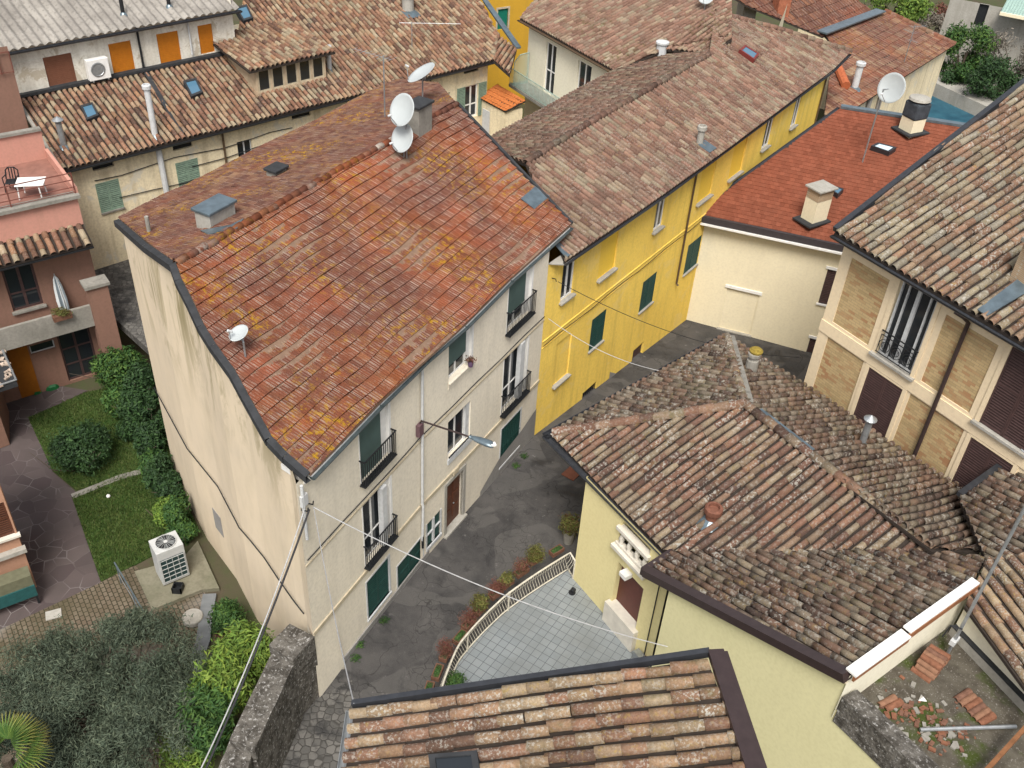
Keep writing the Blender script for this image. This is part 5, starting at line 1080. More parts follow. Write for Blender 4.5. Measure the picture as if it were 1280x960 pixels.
def smooth(pts, n=6):
    out = []
    for i in range(len(pts)-1):
        p0, p1, p2, p3 = pts[max(i-1, 0)], pts[i], pts[i+1], pts[min(i+2, len(pts)-1)]
        for k in range(n):
            t = k/n; out.append(.5*((2*p1)+(-p0+p2)*t+(2*p0-5*p1+4*p2-p3)*t*t+(-p0+3*p1-3*p2+p3)*t**3))
    return out+[pts[-1]]
ec = smooth(edge[:9])+[edge[9]]
MB().tube([p+V3(0, 0, .95) for p in ec], .035, 8).build('handrail', mat_rail_white, rail, smooth=True); MB().tube([p+V3(0, 0, .07) for p in ec], .028, 6).build('bottom_rail', mat_rail_white, rail, smooth=True)
mb = MB(); tot = 0
for i, (p, d) in enumerate(resample(ec, .125)):
    s = V3(-d[1], d[0], 0); s = s if s.dot(V3(-1, .6, 0)) > 0 else -s
    mb.tube([p+V3(0, 0, .07), p+s*.07+V3(0, 0, .2), p+s*.17+V3(0, 0, .36), p+s*.15+V3(0, 0, .5), p+s*.03+V3(0, 0, .7), p+V3(0, 0, .95)], .0105, 4)
mb.build('bars', mat_rail_white, rail, smooth=True)['kind'] = 'stuff'
for i in (0, 3, 6, 9):
    p = edge[i]; MB().tube([p, p+V3(0, 0, .98)], .03, 8).build('post', mat_rail_white, rail)
# ------------------------------------------------------------------ J: roof in the foreground
jh = thing('foreground_house', (0, 8, 8), 'near roof of lichen spotted clay tiles with brown metal edging at the bottom', 'house')
j0, j1, j2 = P(443, 886, 13.2), P(430, 1000, 13.2), P(884, 824, 14.9); jp = Plane(j0, j1, j2)
jA, jB, jC, jD = jp.px(443, 886), jp.px(428, 990), jp.px(950, 1000), jp.px(884, 824)
tile_field('roof', jp, [jA, jB, jC, jD], 'coppi', mat_coppi_j, jh, .265, .40, 61, wave=.04, down=jA-jD)
MB().beam(jp.px(441, 884)+V3(0, 0, .08), jp.px(886, 820)+V3(0, 0, .1), .1, .14).build('verge_flashing', mat_gutter, jh)
rr0, rr1 = jp.px(888, 819), jp.px(946, 1000); MB().beam(rr0+V3(.06, 0, .12), rr1+V3(.06, 0, .12), .26, .1).beam(rr0+V3(.22, 0, -.02), rr1+V3(.22, 0, -.02), .08, .3).build('ridge_flashing', mat_brown_metal, jh)
gutter('gutter', [jA+V3(-.08, .0, -.06), jB+V3(-.08, 0, -.06)], jh, mat_steel, .07)
MB().prism([jA[:2]+V3(.15, -.1), jD[:2]+V3(.05, -.1), jC[:2]+V3(0, 0), jB[:2]+V3(.15, 0)], -.5, 13.0).build('wall', mat_i_wall, jh)
skylight(jp, [(540, 952), (600, 947), (606, 985), (545, 990)], jh, mat_flash_dark, mat_glass, .08, .14)
# ------------------------------------------------------------------ small roofless yard at the lower right
yd = thing('roof_yard', (10, 15, 7), 'small mossy roof yard with white walls behind the plain yellow wall', 'yard')
mat_moss = NT('mossy_screed', .95, .1); m = mat_moss; c = m.mix(m.ramp(m.noise(2.2, 5, .65), [(.4, 0.), (.62, 1.)]), (.095, .085, .066), (.06, .052, .04)); c = m.mix(m.ramp(m.noise(.9, 4, .6), [(.47, 0.), (.58, .9)]), c, (.04, .055, .01)); c = m.mix(m.ramp(m.noise(22, 3), [(.6, 0.), (.7, .5)]), c, (.32, .30, .27)); m.color(c).bump(m.noise(14, 5), .5, .03); mat_moss = m.mat
fl = [P(1068, 868, YZ), P(1190, 782, YZ), P(1300, 900, YZ), P(1330, 1010, YZ), P(1205, 1010, YZ)]
MB().slab(fl, .3).build('floor', mat_moss, yd)
wy1 = Wall(P(1068, 866, YZ), P(1192, 781, YZ)); 
tz0 = Q[2]+.12
mb = MB(); A1, B1 = Q+V3(.05, 0, .1), kR+V3(0, 0, .12); wq = Wall(A1, B1); LL = wq.L
wall_mesh(wq, YZ-.2, max(A1[2], B1[2])+.0, top=(A1[2], B1[2])).build('wall', mat_cwall, yd)
dd = (B1-A1); md = A1+dd*.42
MB().beam(A1+V3(0, 0, .12), md+V3(0, 0, .12), .3, .06).build('parapet_cap', mat_white, yd); MB().beam(md+V3(.0, .02, .24), B1+V3(0, .02, .24), .24, .06).build('parapet_cap', mat_white, yd); MB().beam(A1+V3(*(wq.n*.11), 0), md+V3(*(wq.n*.11), 0), .06, .16).beam(md+V3(*(wq.n*.09), .1), B1+V3(*(wq.n*.09), .1), .06, .2).build('cap_trim', plain('russet_trim', (.26, .11, .05), .7, .2, 0, .3), yd)
wy2 = Wall(P(1190, 790, YZ), P(1300, 905, YZ)); wy2 = wy2 if wy2.n[0] < 0 else Wall(wy2.B, wy2.A)
t0, t1 = wy2.px(1200, 752)[1], wy2.px(1280, 855)[1]
MB().wbox(wy2, 0, wy2.L, YZ-.2, YZ+1.15, -.25, 0).build('wall', mat_cwall, yd); MB().wbox(wy2, 0, wy2.L, YZ-.2, YZ+.3, .001, .14).build('wall_footing', mat_conc_pale, yd); MB().wbox(wy2, 0, wy2.L, YZ+.3, YZ+.34, .0, .15).build('membrane', mat_flash_dark, yd)
g0, g1 = P(1206, 758, YZ+1.2), P(1310, 900, YZ+1.2); gp_ = Plane(g0, g1, P(1265, 740, YZ+1.45)); o_ = tile_field('roof', gp_, [g0, g1, gp_.px(1400, 800), gp_.px(1330, 690), gp_.px(1235, 700)], 'coppi', mat_coppi_j, yd, .30, .42, 63, down=g1-g0)
# rough parapet on the yellow wall
mb = MB(); up_ = uk1+.05; mb.add([wK.at(up_, YZ-.3, .04), wK.at(18, YZ-.3, .04), wK.at(18, YZ+.55, .04), wK.at(up_, YZ+.7, .04), wK.at(up_, YZ-.3, -.55), wK.at(18, YZ-.3, -.55), wK.at(18, YZ+.45, -.55), wK.at(up_, YZ+.55, -.55)], [(0, 1, 2, 3), (3, 2, 6, 7), (7, 6, 5, 4), (0, 3, 7, 4), (1, 5, 6, 2)])
m = NT('lichen_stone', .95, .1); c = m.mix(m.ramp(m.noise(3, 6, .7), [(.4, 0.), (.6, 1.)]), (.05, .045, .038), (.13, .12, .105)); c = m.mix(m.ramp(m.noise(11, 5, .7), [(.56, 0.), (.64, .85)]), c, (.36, .35, .33)); m.color(c).bump(m.noise(9, 5), .8, .06); mat_lstone = m.mat
mb.build('parapet', mat_lstone, yd)
# neighbour roof at the right border
nh = thing('neighbour_house', (17, 21, 5), 'dark lichen tiled roof at the right border below the brick panelled house', 'house')
np0 = Plane(P(1215, 690, 7.6), P(1195, 640, 7.1), P(1300, 650, 7.9))
o_ = tile_field('roof', np0, [np0.px(1222, 742), np0.px(1232, 700), np0.px(1200, 625), np0.px(1285, 560), np0.px(1420, 600), np0.px(1420, 800), np0.px(1300, 800)], 'coppi', mat_coppi_k, nh, .28, .55, 65, down=np0.px(1190, 640)-np0.px(1290, 690))
MB().beam(np0.px(1198, 622)+V3(0, 0, .12), np0.px(1290, 556)+V3(0, 0, .12), .2, .16).build('verge_flashing', mat_gutter, nh)
MB().prism([np0.px(1225, 735)[:2], np0.px(1215, 650)[:2], np0.px(1300, 600)[:2], np0.px(1400, 760)[:2]], -1, 6.6).build('wall', mat_i_long, nh)
# ------------------------------------------------------------------ L: long low house behind the red roof, with wavy tiles
LE = 5.2
l0, l1 = P(1062, 139, LE), P(1193, 56, LE); wl0 = Wall(l0, l1); ln_ = wl0.n
lin = V3(-ln_[0], -ln_[1], 0) if ln_[1] < 0 or ln_[0] > 0 else V3(ln_[0], ln_[1], 0)
lpl = Plane(l0, l1, l0+lin*6+V3(0, 0, 6*.27))
lh = thing('long_low_house', (30, 70, -1), 'long low house with rows of wavy orange brown tiles behind the red roof', 'house')
o_ = tile_field('roof', lpl, [l0, l1, lpl.px(1105, 14), lpl.px(1062, 22), lpl.px(1030, 44), lpl.px(1046, 62), lpl.px(1036, 100), lpl.px(1030, 145)], 'portuguese', mat_port, lh, .36, .62, 71)
dpl2 = Plane(lpl.px(1028, 46), lpl.px(1098, 20), lpl.px(1010, -10)+V3(0, 0, 1.2))
o_ = tile_field('roof', dpl2, [dpl2.px(1028, 46), dpl2.px(1098, 20), dpl2.px(1060, -8), dpl2.px(940, -30), dpl2.px(905, -10), dpl2.px(935, 8)], 'portuguese', mat_port_dark, lh, .36, .62, 72); o_['label'] = 'darker slope of wavy tiles above the blue grey flashing'
MB().beam(lpl.px(1026, 46)+V3(0, 0, .3), lpl.px(1100, 18)+V3(0, 0, .3), .8, .1).build('flashing', mat_flash, lh)
cap_row('ridge_tiles', [lpl.px(1105, 14), l1], mat_port, lh, .22, .5, 12, .08)
base = [l0-V3(*(ln_*.4), 0), l1-V3(*(ln_*.4), 0)]; wL = Wall(base[0], base[1]); mb = MB()
wall_mesh(wL, -2.4, LE-.1, mb=mb); e = V3(*wL.at(wL.L, 0)); wall_mesh(Wall(e, e+lin*12), -2.4, LE, mb=mb); mb.build('wall', mat_d_wall, lh)
for u in (2, 4, 6): MB().tube([wL.at(u, LE-.2, .15), wL.at(u, -2, .15)], .16, 8).build('downpipe', mat_plinth, lh)
c = lpl.px(1068, 110); f = flue(c, 1.5, .22, lh, mat_greywhite, 'flue_pipe', 'cap'); c = lpl.px(1055, 108); MB().tube([lpl.px(1043, 82)+V3(0, 0, .25), lpl.px(1056, 112)+V3(0, 0, .25)], .3, 10).build('terracotta_pipe', plain('orange_clay_pipe', (.42, .12, .05), .7, .2, 0, .3), lh)
c = dpl2.px(975, 14); MB().box(c[0], c[1], c[2]+.5, .9, .9, 1.6, .3).build('chimney', plain('orange_clay', (.38, .14, .08), .8, .1, 0, .4), lh)
c = P(935, 4, 8.5); MB().box(c[0], c[1], c[2], 1.0, 1.0, 2.2, .3).build('chimney', mat_conc_pale, lh)
# court beyond with the blue pool cover
PZ = -2.0
wz = [P(1150, 88, PZ), P(1250, 128, PZ)]
cw = tag(MB().slab([P(1148, 94, -.7), P(1262, 146, -.7), P(1272, 128, -.7), P(1160, 80, -.7)], 1.4).build('garden_wall', mat_conc_pale), 'broad grey concrete garden wall behind the blue covered pool', 'wall')
sheet('court', [P(1050, 170, PZ-.2), P(1130, 80, PZ-.2), P(1275, 130, PZ-.2), P(1260, 220, PZ-.2)], PZ-.2, mat_conc)
m = NT('blue_cover', .5, .3); m.color(m.mix(m.ramp(m.noise(.8, 5), [(.35, 0.), (.7, 1.)]), (.012, .055, .085), (.03, .11, .15))).bump(m.noise(2.5, 4), .3, .05); mat_bluecov = m.mat
tag(MB().slab([P(1095, 190, PZ+.2), P(1150, 106, PZ+.2), P(1222, 142, PZ+.2), P(1195, 200, PZ+.2)], .4).build('pool_cover', mat_bluecov, bevel=.05), 'dark blue cover stretched over a pool below the concrete garden wall', 'pool cover')
# house at the top right corner
tr = thing('corner_house', (55, 95, -2), 'grey concrete house with green corrugated roof at the top right corner', 'house')
a, b = P(1175, 40, 1.5), P(1300, 66, 1.5); wt_ = Wall(a, b); wt_ = wt_ if wt_.n[1] < 0 else Wall(b, a)
r1 = [3.0, 4.6, -1.5, 2.2]
r1 = wt_.rect((1222, 4), (1219, 32), (1234, 6), (1231, 34)); wall_mesh(wt_, -2.4, 4.5, [r1], .3).build('wall', mat_conc_pale, tr); MB().wbox(wt_, *r1, -.3, -.2).build('door', mat_iron, tr)
g0, g1 = wt_.at(wt_.L*.52, 4.4, 1.6), wt_.at(wt_.L+3, 4.4, 1.6); mb = MB()
nn = 60; dd = (g1-g0)/nn; gi = V3(-wt_.n[0], -wt_.n[1], 0)*8+V3(0, 0, 1.6)
for i in range(nn): h0, h1 = .06*(i % 2), .06*((i+1) % 2); mb.quad(g0+dd*i+V3(0, 0, h0), g0+dd*(i+1)+V3(0, 0, h1), g0+dd*(i+1)+gi+V3(0, 0, h1), g0+dd*i+gi+V3(0, 0, h0))
mb.build('corrugated_roof', mat_rail_green, tr); MB().beam(g0, g1, .2, .25).build('fascia', mat_cream, tr)
tag(MB().obox(P(1040, -25, -2), V3(30, 14, 0), V3(-3, 6, 0), V3(0, 0, 4)).build('boundary_wall', mat_conc_pale), 'pale boundary wall far behind the yellow green tree at the top edge', 'wall')
# ------------------------------------------------------------------ F: peach house corner at the left edge
fh = thing('peach_house', P(42, 735, GZ), 'corner of a peach plastered house with a brown shutter beside the crazy paving', 'house')
fa, fb = P(-120, 795, GZ), P(46, 733, GZ); wF = Wall(fa, fb); wF = wF if wF.n[1] < 0 else Wall(fb, fa)
fin = V3(-wF.n[0], -wF.n[1], 0); r = wF.rect((-20, 634), (-12, 678), (8, 628), (16, 668)); r2 = [r[0]-.3, r[1], r[2], r[3]]
mb = wall_mesh(wF, GZ-.2, GZ+6, [r], .12); e = wF.at(wF.L, 0); wall_mesh(Wall(e, e+fin*3.2), GZ-.2, GZ+6, mb=mb); mb.slab([wF.at(0, GZ+6), wF.at(wF.L, GZ+6), wF.at(wF.L, GZ+6)+fin*3.2, wF.at(0, GZ+6)+fin*3.2], .1); mb.build('wall', mat_peach, fh)
f = sill(wF, r, fh, mat_marble, .1, .15, .15, 'window'); shutter_leaf(wF, r[0], r[1], r[2], r[3], -.08, f, mat_brown_door)
zl = wF.px(20, 686)[1]; MB().wbox(wF, 0, wF.L+.1, zl-.12, zl+.06, .002, .25).build('ledge', mat_conc_pale, fh)
zc = P(20, 700, GZ); tb = thing('teal_cabinet', wF.at(wF.L-1.2, GZ, .6), 'teal garden cabinet with a glass lid standing on thin legs under the peach wall', 'cabinet')
MB().wbox(wF, wF.L-3, wF.L-.05, GZ+.45, GZ+1.0, .35, .9).build('body', plain('teal_paint', (.02, .085, .085), .5, .3), tb); MB().wbox(wF, wF.L-3, wF.L-.05, GZ+1.0, GZ+1.5, .3, .85).build('lid', plain('dusty_glass', (.14, .14, .09), .4, .4), tb)
for u in (wF.L-.1, wF.L-2.9): MB().wbox(wF, u-.04, u+.04, GZ, GZ+.45, .8, .88).build('leg', mat_iron, tb)
st = thing('stone_tray', P(0, 470, 1.5), 'steel edged flat roof corner covered with loose broken stones at the left edge', 'roof corner')
q = [P(-40, 415, 2.0), P(4, 440, 2.0), P(21, 477, 2.0), P(-40, 497, 2.0)]; MB().slab(q, .25).build('tray', mat_flash_dark, st); MB().tube([q[1]+V3(0, 0, .1), q[2]+V3(0, 0, .1), q[3]+V3(0, 0, .1)], .05, 6).build('rim', mat_steel, st)
mb = MB()
for i in range(60):
    t, s_ = random.random(), random.random(); p = q[0]*(1-t)*(1-s_)+q[1]*t*(1-s_)+q[2]*t*s_+q[3]*(1-t)*s_; k = random.uniform(.08, .2); mb.box(p[0], p[1], p[2]+.05, k*1.4, k, .08, random.random()*3)
o_ = mb.build('loose_stones', plain('broken_tile_stone', (.50, .40, .32), .9, .1, 0, .5, 3), st, bevel=.01); o_['kind'] = 'stuff'
MB().prism([P(-25, 422, 1.7)[:2], P(-14, 440, 1.7)[:2], P(-14, 480, 1.7)[:2], P(-60, 495, 1.7)[:2], P(-60, 422, 1.7)[:2]], GZ, 1.74).build('support', mat_pink_dull, st)
# ------------------------------------------------------------------ garden wall along the street
gw = thing('garden_wall', P(350, 880, 0), 'thick lichen stained garden wall stepping down the street from the cream house corner', 'wall')
tz = 2.85
def wallpiece(name, tl, tr, bl, br, zt, mat, cap=None, lean=.12):
    a, b, c, d = P(*tl, zt), P(*tr, zt), P(*br, zt), P(*bl, zt); mb = MB()
    n = 5; top = []
    L_ = [a+(d-a)*i/n for i in range(n+1)]; R_ = [b+(c-b)*i/n for i in range(n+1)]
    vs = []
    for i in range(n+1):
        j = V3(0, 0, random.uniform(-.03, .03)); s = (R_[i]-L_[i]); s /= np.linalg.norm(s)
        vs += [V3(L_[i][0], L_[i][1], GZ-.3)-s*lean, L_[i]+j, R_[i]+j, V3(R_[i][0], R_[i][1], -.3)+s*lean]
    fs = []
    for i in range(n):
        for k in range(3): fs.append((i*4+k, i*4+k+1, i*4+k+5, i*4+k+4))
    fs += [(0, 3, 2, 1), (n*4, n*4+1, n*4+2, n*4+3)]; mb.add(vs, fs); return mb.build(name, mat, gw)
wallpiece('pier', (362, 779), (393, 795), (336, 806), (366, 826), tz+.1, mat_lstone, lean=.02)
wallpiece('wall_run', (342, 812), (368, 829), (287, 924), (318, 937), tz-.15, mat_lstone); wallpiece('wall_run', (287, 926), (315, 940), (262, 985), (300, 1000), tz-.5, mat_lstone)
# ------------------------------------------------------------------ loose things
def dish(base, c, nrm, R, label, pole_r=.03, group='satellite dishes on the roofs'):
    base = np.array(base, float); c = np.array(c, float); n = np.array(nrm, float); n /= np.linalg.norm(n)
    t = thing('satellite_dish', base, label, 'satellite dish', group)
    MB().lathe(c, [(0, 0), (R*.3, .012*R), (R*.6, .06*R), (R*.85, .13*R), (R, .18*R), (R*1.01, .165*R), (R*.85, .105*R), (R*.5, .02*R), (0, -.03*R)], 28, axis=n).build('reflector', mat_dish, t, smooth=True)
    up = np.cross(np.cross(n, (0, 0, 1)), n); up /= np.linalg.norm(up); tip = c+n*R*1.0-up*R*.55
    MB().tube([c-up*R*.95+n*.16*R, tip], .016, 6).build('feed_arm', mat_steel, t); MB().lathe(tip, [(0, -.08), (.04, -.06), (.045, .06), (.03, .1), (0, .1)], 10, axis=-(c-tip)/np.linalg.norm(c-tip)*-1).build('feed_horn', mat_greywhite, t)
    back = c-n*.12; MB().tube([base-V3(0, 0, .15), V3(base[0], base[1], back[2]-.1), back], pole_r, 8).build('pole', mat_steel, t); MB().box(back[0], back[1], back[2], .12, .12, .2).build('bracket', mat_steel, t)
    return t
b = front.px(505, 196); xy = b[:2]+V3(.02, -.12)
dish(b, V3(xy[0], xy[1], zat(505, 173, xy)), (-.55, -.62, .42), .54, 'lower of two pale satellite dishes on one pole at the ridge of the red roof')
b2 = b+V3(.1, .0, 0); xy = b[:2]+V3(.02, -.02)
dish(b2, V3(xy[0], xy[1], zat(507, 138, xy)), (-.55, -.62, .42), .6, 'upper of two pale satellite dishes standing at the ridge of the red roof')
b3 = back.px(516, 140)+V3(.3, 1.0, -.3); xy = b3[:2]; dish(b3, V3(xy[0], xy[1], zat(518, 93, xy)), (-.51, -.08, .83), .66, 'tilted grey satellite dish turned away from the pair behind the red ridge')
b4 = front.px(307, 447); dish(b4, b4+V3(-.12, .1, .75), (-.3, -.25, .85), .3, 'small white satellite dish low on the red roof slope near the verge')
b5 = rpl.px(1078, 203); xy = b5[:2]+V3(.35, -.2); dish(b5, V3(xy[0], xy[1], zat(1114, 110, xy)), (-.72, -.6, .32), .75, 'large white satellite dish on a tall mast above the bright red roof', .04)
b6 = cpl.px(880, 14); dish(b6, b6+V3(0, 0, .9), (-.4, -.8, .4), .5, 'white satellite dish on the straw coloured roof at the top edge')
def antenna(base, top, label, bars, guy=True):
    base, top = np.array(base, float), np.array(top, float); t = thing('antenna_mast', base, label, 'antenna')
    MB().tube([base-V3(0, 0, .1), top], .028, 8).build('mast', mat_steel, t)
    for h, L, n, az in bars:
        c = base+(top-base)*h; d = V3(math.cos(az), math.sin(az), 0); s = V3(-d[1], d[0], 0); mb = MB().tube([c-d*L*.2, c+d*L*.8], .012, 5)
        for i in range(n): q = c-d*L*.2+d*L*i/max(1, n-1); w_ = .16+.22*(1-i/n); mb.tube([q-s*w_, q+s*w_], .007, 4)
        mb.build('yagi', mat_steel, t)
    return t
b7 = lpl.px(1130, 78); antenna(b7, b7+V3(0, 0, 2.6), 'cluster of small aerials on the wavy tiled roof behind the large dish', [(.95, 1.2, 7, .4), (.8, .9, 5, 2.2), (.6, .7, 5, -1)])
b8 = yb_pl.px(640, 168); 
b9 = back.px(480, 150); antenna(b9+V3(0, .3, -.1), b9+V3(0, .3, 2.6), 'thin aerial with a row of short bars near the pale dishes', [(.97, 1.9, 9, 2.6)])
b10 = dpl.px(515, 62); antenna(b10, b10+V3(0, 0, 1.6), 'low comb shaped aerial on the beige house tiles', [(.98, 3.6, 11, .15)])
# mast at the lower right, close to the camera
mb_ = P(1187, 812, YZ+.2); tpv = V3(mb_[0]+.25, mb_[1]+.1, 0); mast = thing('roof_mast', mb_, 'galvanised mast with clamps rising from the corner of the mossy roof yard', 'mast')
tq = np.array([mb_[0]+.12, mb_[1]+.12]); zt = zat(1284, 575, tq); MB().tube([mb_-V3(0, 0, .3), V3(tq[0], tq[1], zt)], .045, 10).build('pole', mat_steel, mast)
tc = V3(tq[0], tq[1], zt-.1)
for a, b in ((-.9, .5), (.7, .7), (-.5, -.9)): MB().tube([tc, tc+V3(a*.6, b*.6, .35)], .018, 6).build('arm', mat_steel, mast)
MB().box(mb_[0]+.02, mb_[1]+.02, mb_[2]+.35, .3, .14, .16, .8).build('clamp', mat_greywhite, mast)
MB().tube([mb_+V3(.02, -.05, .9), mb_+V3(-.25, .05, .9), mb_+V3(-.35, .0, .5)], .02, 6).build('cable_tail', mat_iron, mast)
# street lamp on the facade
cz = wA.px(532, 518); wp = wA.at(wA.L-.08, cz[1], .0); sl_ = thing('street_lamp', wp, 'grey wall mounted street lamp on a long arm above the lane', 'street lamp')
zb = cz[1]; MB().wbox(wA, wA.L-.25, wA.L+.02, zb-.5, zb-.02, .01, .16).build('junction_box', plain('purple_brown_box', (.13, .075, .085), .6, .3), sl_)
best = None
for k in np.linspace(.8, 4.5, 60):
    q = V3(*(wp[:2]+wA.n*k), zb+.25); dpx = RT.T @ (q-OC); x = CX+F_PX*dpx[0]/-dpx[2]
    if best is None or abs(x-590) < best[0]: best = (abs(x-590), k)
hd = V3(*(wp[:2]+wA.n*best[1]), zb+.22)
n3 = V3(wA.n[0], wA.n[1], 0); d3 = V3(wA.d[0], wA.d[1], 0)
MB().tube([wp+V3(0, 0, -.1)+n3*.05, wp+V3(0, 0, .12)+n3*.12, hd], .032, 8).build('arm', mat_brown_metal, sl_)
mb = MB(); prof = [(-.12, .05, .05), (.0, .085, .07), (.25, .15, .10), (.55, .165, .11), (.75, .15, .09), (.8, .1, .05)]
vs = []; 
for t, w_, h_ in prof:
    c = hd+n3*t
    for a in np.linspace(0, 2*math.pi, 12, endpoint=False): vs.append(c+d3*w_*math.cos(a)+V3(0, 0, 1)*(h_*math.sin(a) if math.sin(a) > 0 else .03*math.sin(a)))
fs = [(i*12+j, i*12+(j+1) % 12, (i+1)*12+(j+1) % 12, (i+1)*12+j) for i in range(5) for j in range(12)]+[tuple(range(12)), tuple(range(60, 72))]
mb.add(vs, fs).build('lamp_head', mat_flash, sl_, smooth=True); c = hd+n3*.76; MB().box(c[0], c[1], c[2]+.05, .16, .16, .07, .4).build('light_sensor', mat_white, sl_)
# AC unit in the garden
zp = GZ+.122; a, b = P(205, 734, zp), P(238, 720, zp); fx = b-a; wd = np.linalg.norm(fx); fx /= wd; fy = V3(-fx[1], fx[0], 0); hgt = 1.72; dp = .85
ac = thing('air_conditioner', a+fx*wd/2+fy*dp/2, 'tall grey outdoor air conditioning unit with a top fan on the garden slab', 'air conditioner')
o3 = a+V3(0, 0, .08); mat_ac = plain('ac_grey', (.46, .47, .46), .5, .35, 0, .12)
MB().obox(o3, fx*wd, fy*dp, V3(0, 0, hgt)).build('casing', mat_ac, ac, bevel=.015)
wg = Wall(a, b); mb = MB(); mb.wbox(wg, .07, wg.L-.07, zp+.2, zp+hgt-.32, .003, .012); mb.build('grille', plain('coil_dark', (.02, .045, .045), .5, .4), ac)
mb = MB(); 
for i in range(6): z = zp+.22+i*(hgt-.58)/5; mb.wbox(wg, .07, wg.L-.07, z-.012, z+.012, .013, .03)
for i in range(5): u = .07+(wg.L-.14)*i/4; mb.wbox(wg, u-.01, u+.01, zp+.2, zp+hgt-.32, .031, .04)
mb.build('guard', mat_ac, ac)
ctop = a+fx*wd/2+fy*dp/2+V3(0, 0, hgt+.085); R_ = min(wd, dp)*.43
fo = MB().lathe(ctop, [(R_, -.02), (R_, .04), (R_*1.06, .04), (R_*1.06, -.02)], 28).build('fan_ring', mat_ac, ac); MB().lathe(ctop, [(0, .004), (R_, .004), (R_, .001)], 28).build('fan_well', mat_iron, ac)
fb_ = MB()
for i in range(5):
    t = 2*math.pi*i/5; p0 = ctop+V3(math.cos(t), math.sin(t), 0)*R_*.2+V3(0, 0, .01); p1 = ctop+V3(math.cos(t-.25), math.sin(t-.25), 0)*R_*.92+V3(0, 0, .008); p2 = ctop+V3(math.cos(t+.45), math.sin(t+.45), 0)*R_*.92+V3(0, 0, .028); fb_.slab([p0, p1, p2], .004)
fb_.build('fan', plain('fan_grey', (.12, .13, .13), .5, .3), ac); gm = MB().lathe(ctop+V3(0, 0, .04), [(0, .012), (R_*.2, .01), (R_*.2, 0), (0, 0)], 14)
for i in range(18): t = 2*math.pi*i/18; gm.tube([ctop+V3(math.cos(t), math.sin(t), 0)*R_*.18+V3(0, 0, .042), ctop+V3(math.cos(t), math.sin(t), 0)*R_+V3(0, 0, .042)], .005, 4)
gm.build('fan_guard', mat_ac, ac)
tb_ = MB(); c = P(223, 738, zp); 
mb = MB(); 
for sx, sy in ((1, 0), (-1, 0), (0, 1), (0, -1)): mb.box(c[0]+sx*.16, c[1]+sy*.16, c[2]+.14, .04 if sx else .36, .04 if sy else .36, .28, 0)
mb.box(c[0], c[1], c[2]+.03, .32, .32, .06); tag(mb.build('black_crate', mat_iron), 'small open black crate standing in front of the air conditioning unit', 'crate')
# wall unit on the top storey
a0 = wU.rect((104, 73), (107, 98), (129, 68), (135, 94)); zac = a0[2]; wac = thing('air_conditioner', wU.at((a0[0]+a0[1])/2, a0[2], .3), 'white outdoor air conditioning unit hung between the brown and orange blinds', 'air conditioner')
MB().wbox(wU, a0[0], a0[1], a0[2], a0[3], .12, .48).build('casing', mat_white, wac, bevel=.02); u, z = (a0[0]*.55+a0[1]*.45), (a0[2]+a0[3])/2; MB().lathe(wU.at(u, z, .482), [(.36, 0), (.36, .02), (.3, .03), (.28, .005), (0, .005)], 20, axis=(wU.n[0], wU.n[1], 0)).build('fan_grille', mat_steel, wac)
for u in (a0[0]+.15, a0[1]-.15): MB().wbox(wU, u-.03, u+.03, a0[2]-.06, a0[2]-.002, .0, .5).build('bracket', mat_steel, wac)
# roof terrace chair and table, parasol
def onE(px, py, z): return P(px, py, z)
tz_ = EZT-.05
c = P(18, 238, tz_); chr_ = thing('garden_chair', c, 'dark plastic armchair on the pink roof terrace', 'chair')
MB().box(c[0], c[1], c[2]+.43, .5, .48, .05, .3).build('seat', mat_iron, chr_, bevel=.02); mb = MB(); q = c+V3(-.07, .24, 0)
mb.tube([q+V3(-.26, -.05, .43), q+V3(-.25, .05, .8), q+V3(-.12, .07, .93), q+V3(.12, .12, .93), q+V3(.24, .14, .8), q+V3(.24, .08, .43)], .03, 6)
for k in (-.12, 0, .12): mb.tube([q+V3(k, .03, .43), q+V3(k, .1, .92)], .025, 5)
mb.build('backrest', mat_iron, chr_)
for sx, sy in ((-.24, -.22), (.22, -.2), (-.26, .2), (.2, .24)): MB().tube([c+V3(sx*1.1, sy*1.1, 0), c+V3(sx, sy, .42)], .025, 6).build('leg', mat_iron, chr_)
for s in (-1, 1): MB().tube([c+V3(s*.27, .2, .66), c+V3(s*.27, -.2, .66), c+V3(s*.26, -.22, .42)], .025, 6).build('armrest', mat_iron, chr_)
c = P(43, 246, tz_); tab = thing('garden_table', c, 'white rectangular plastic table with rounded corners on the pink roof terrace', 'table')
MB().box(c[0], c[1], c[2]+.71, 1.15, .85, .05, .25).build('tabletop', mat_white, tab, bevel=.02)
for sx, sy in ((-.45, -.35), (.45, -.25), (-.5, .28), (.38, .36)): MB().tube([c+V3(sx*1.05, sy*1.05, 0), c+V3(sx*.95, sy*.95, .7)], .03, 6).build('leg', mat_white, tab)
u, z = EW.px(72, 372); c = EW.at(u+.1, zB-.1, .55); um = thing('folded_parasol', c, 'closed grey and white striped parasol leaning on the concrete balcony', 'parasol')
m = NT('striped_canvas', .9, .1); a_ = m.n('Attribute', attribute_name='tint'); m.color(m.mix(m.ramp(a_.outputs['Fac'], [(.45, 0.), (.55, 1.)]), (.16, .19, .21), (.48, .50, .50))); 
mb = MB(); n = 16; vs = []; tint = []; hs2 = [(.06, .35), (.17, .55), (.19, 1.1), (.15, 1.7), (.09, 2.1), (.02, 2.25)]; ax = V3(-.10, .12, 1)
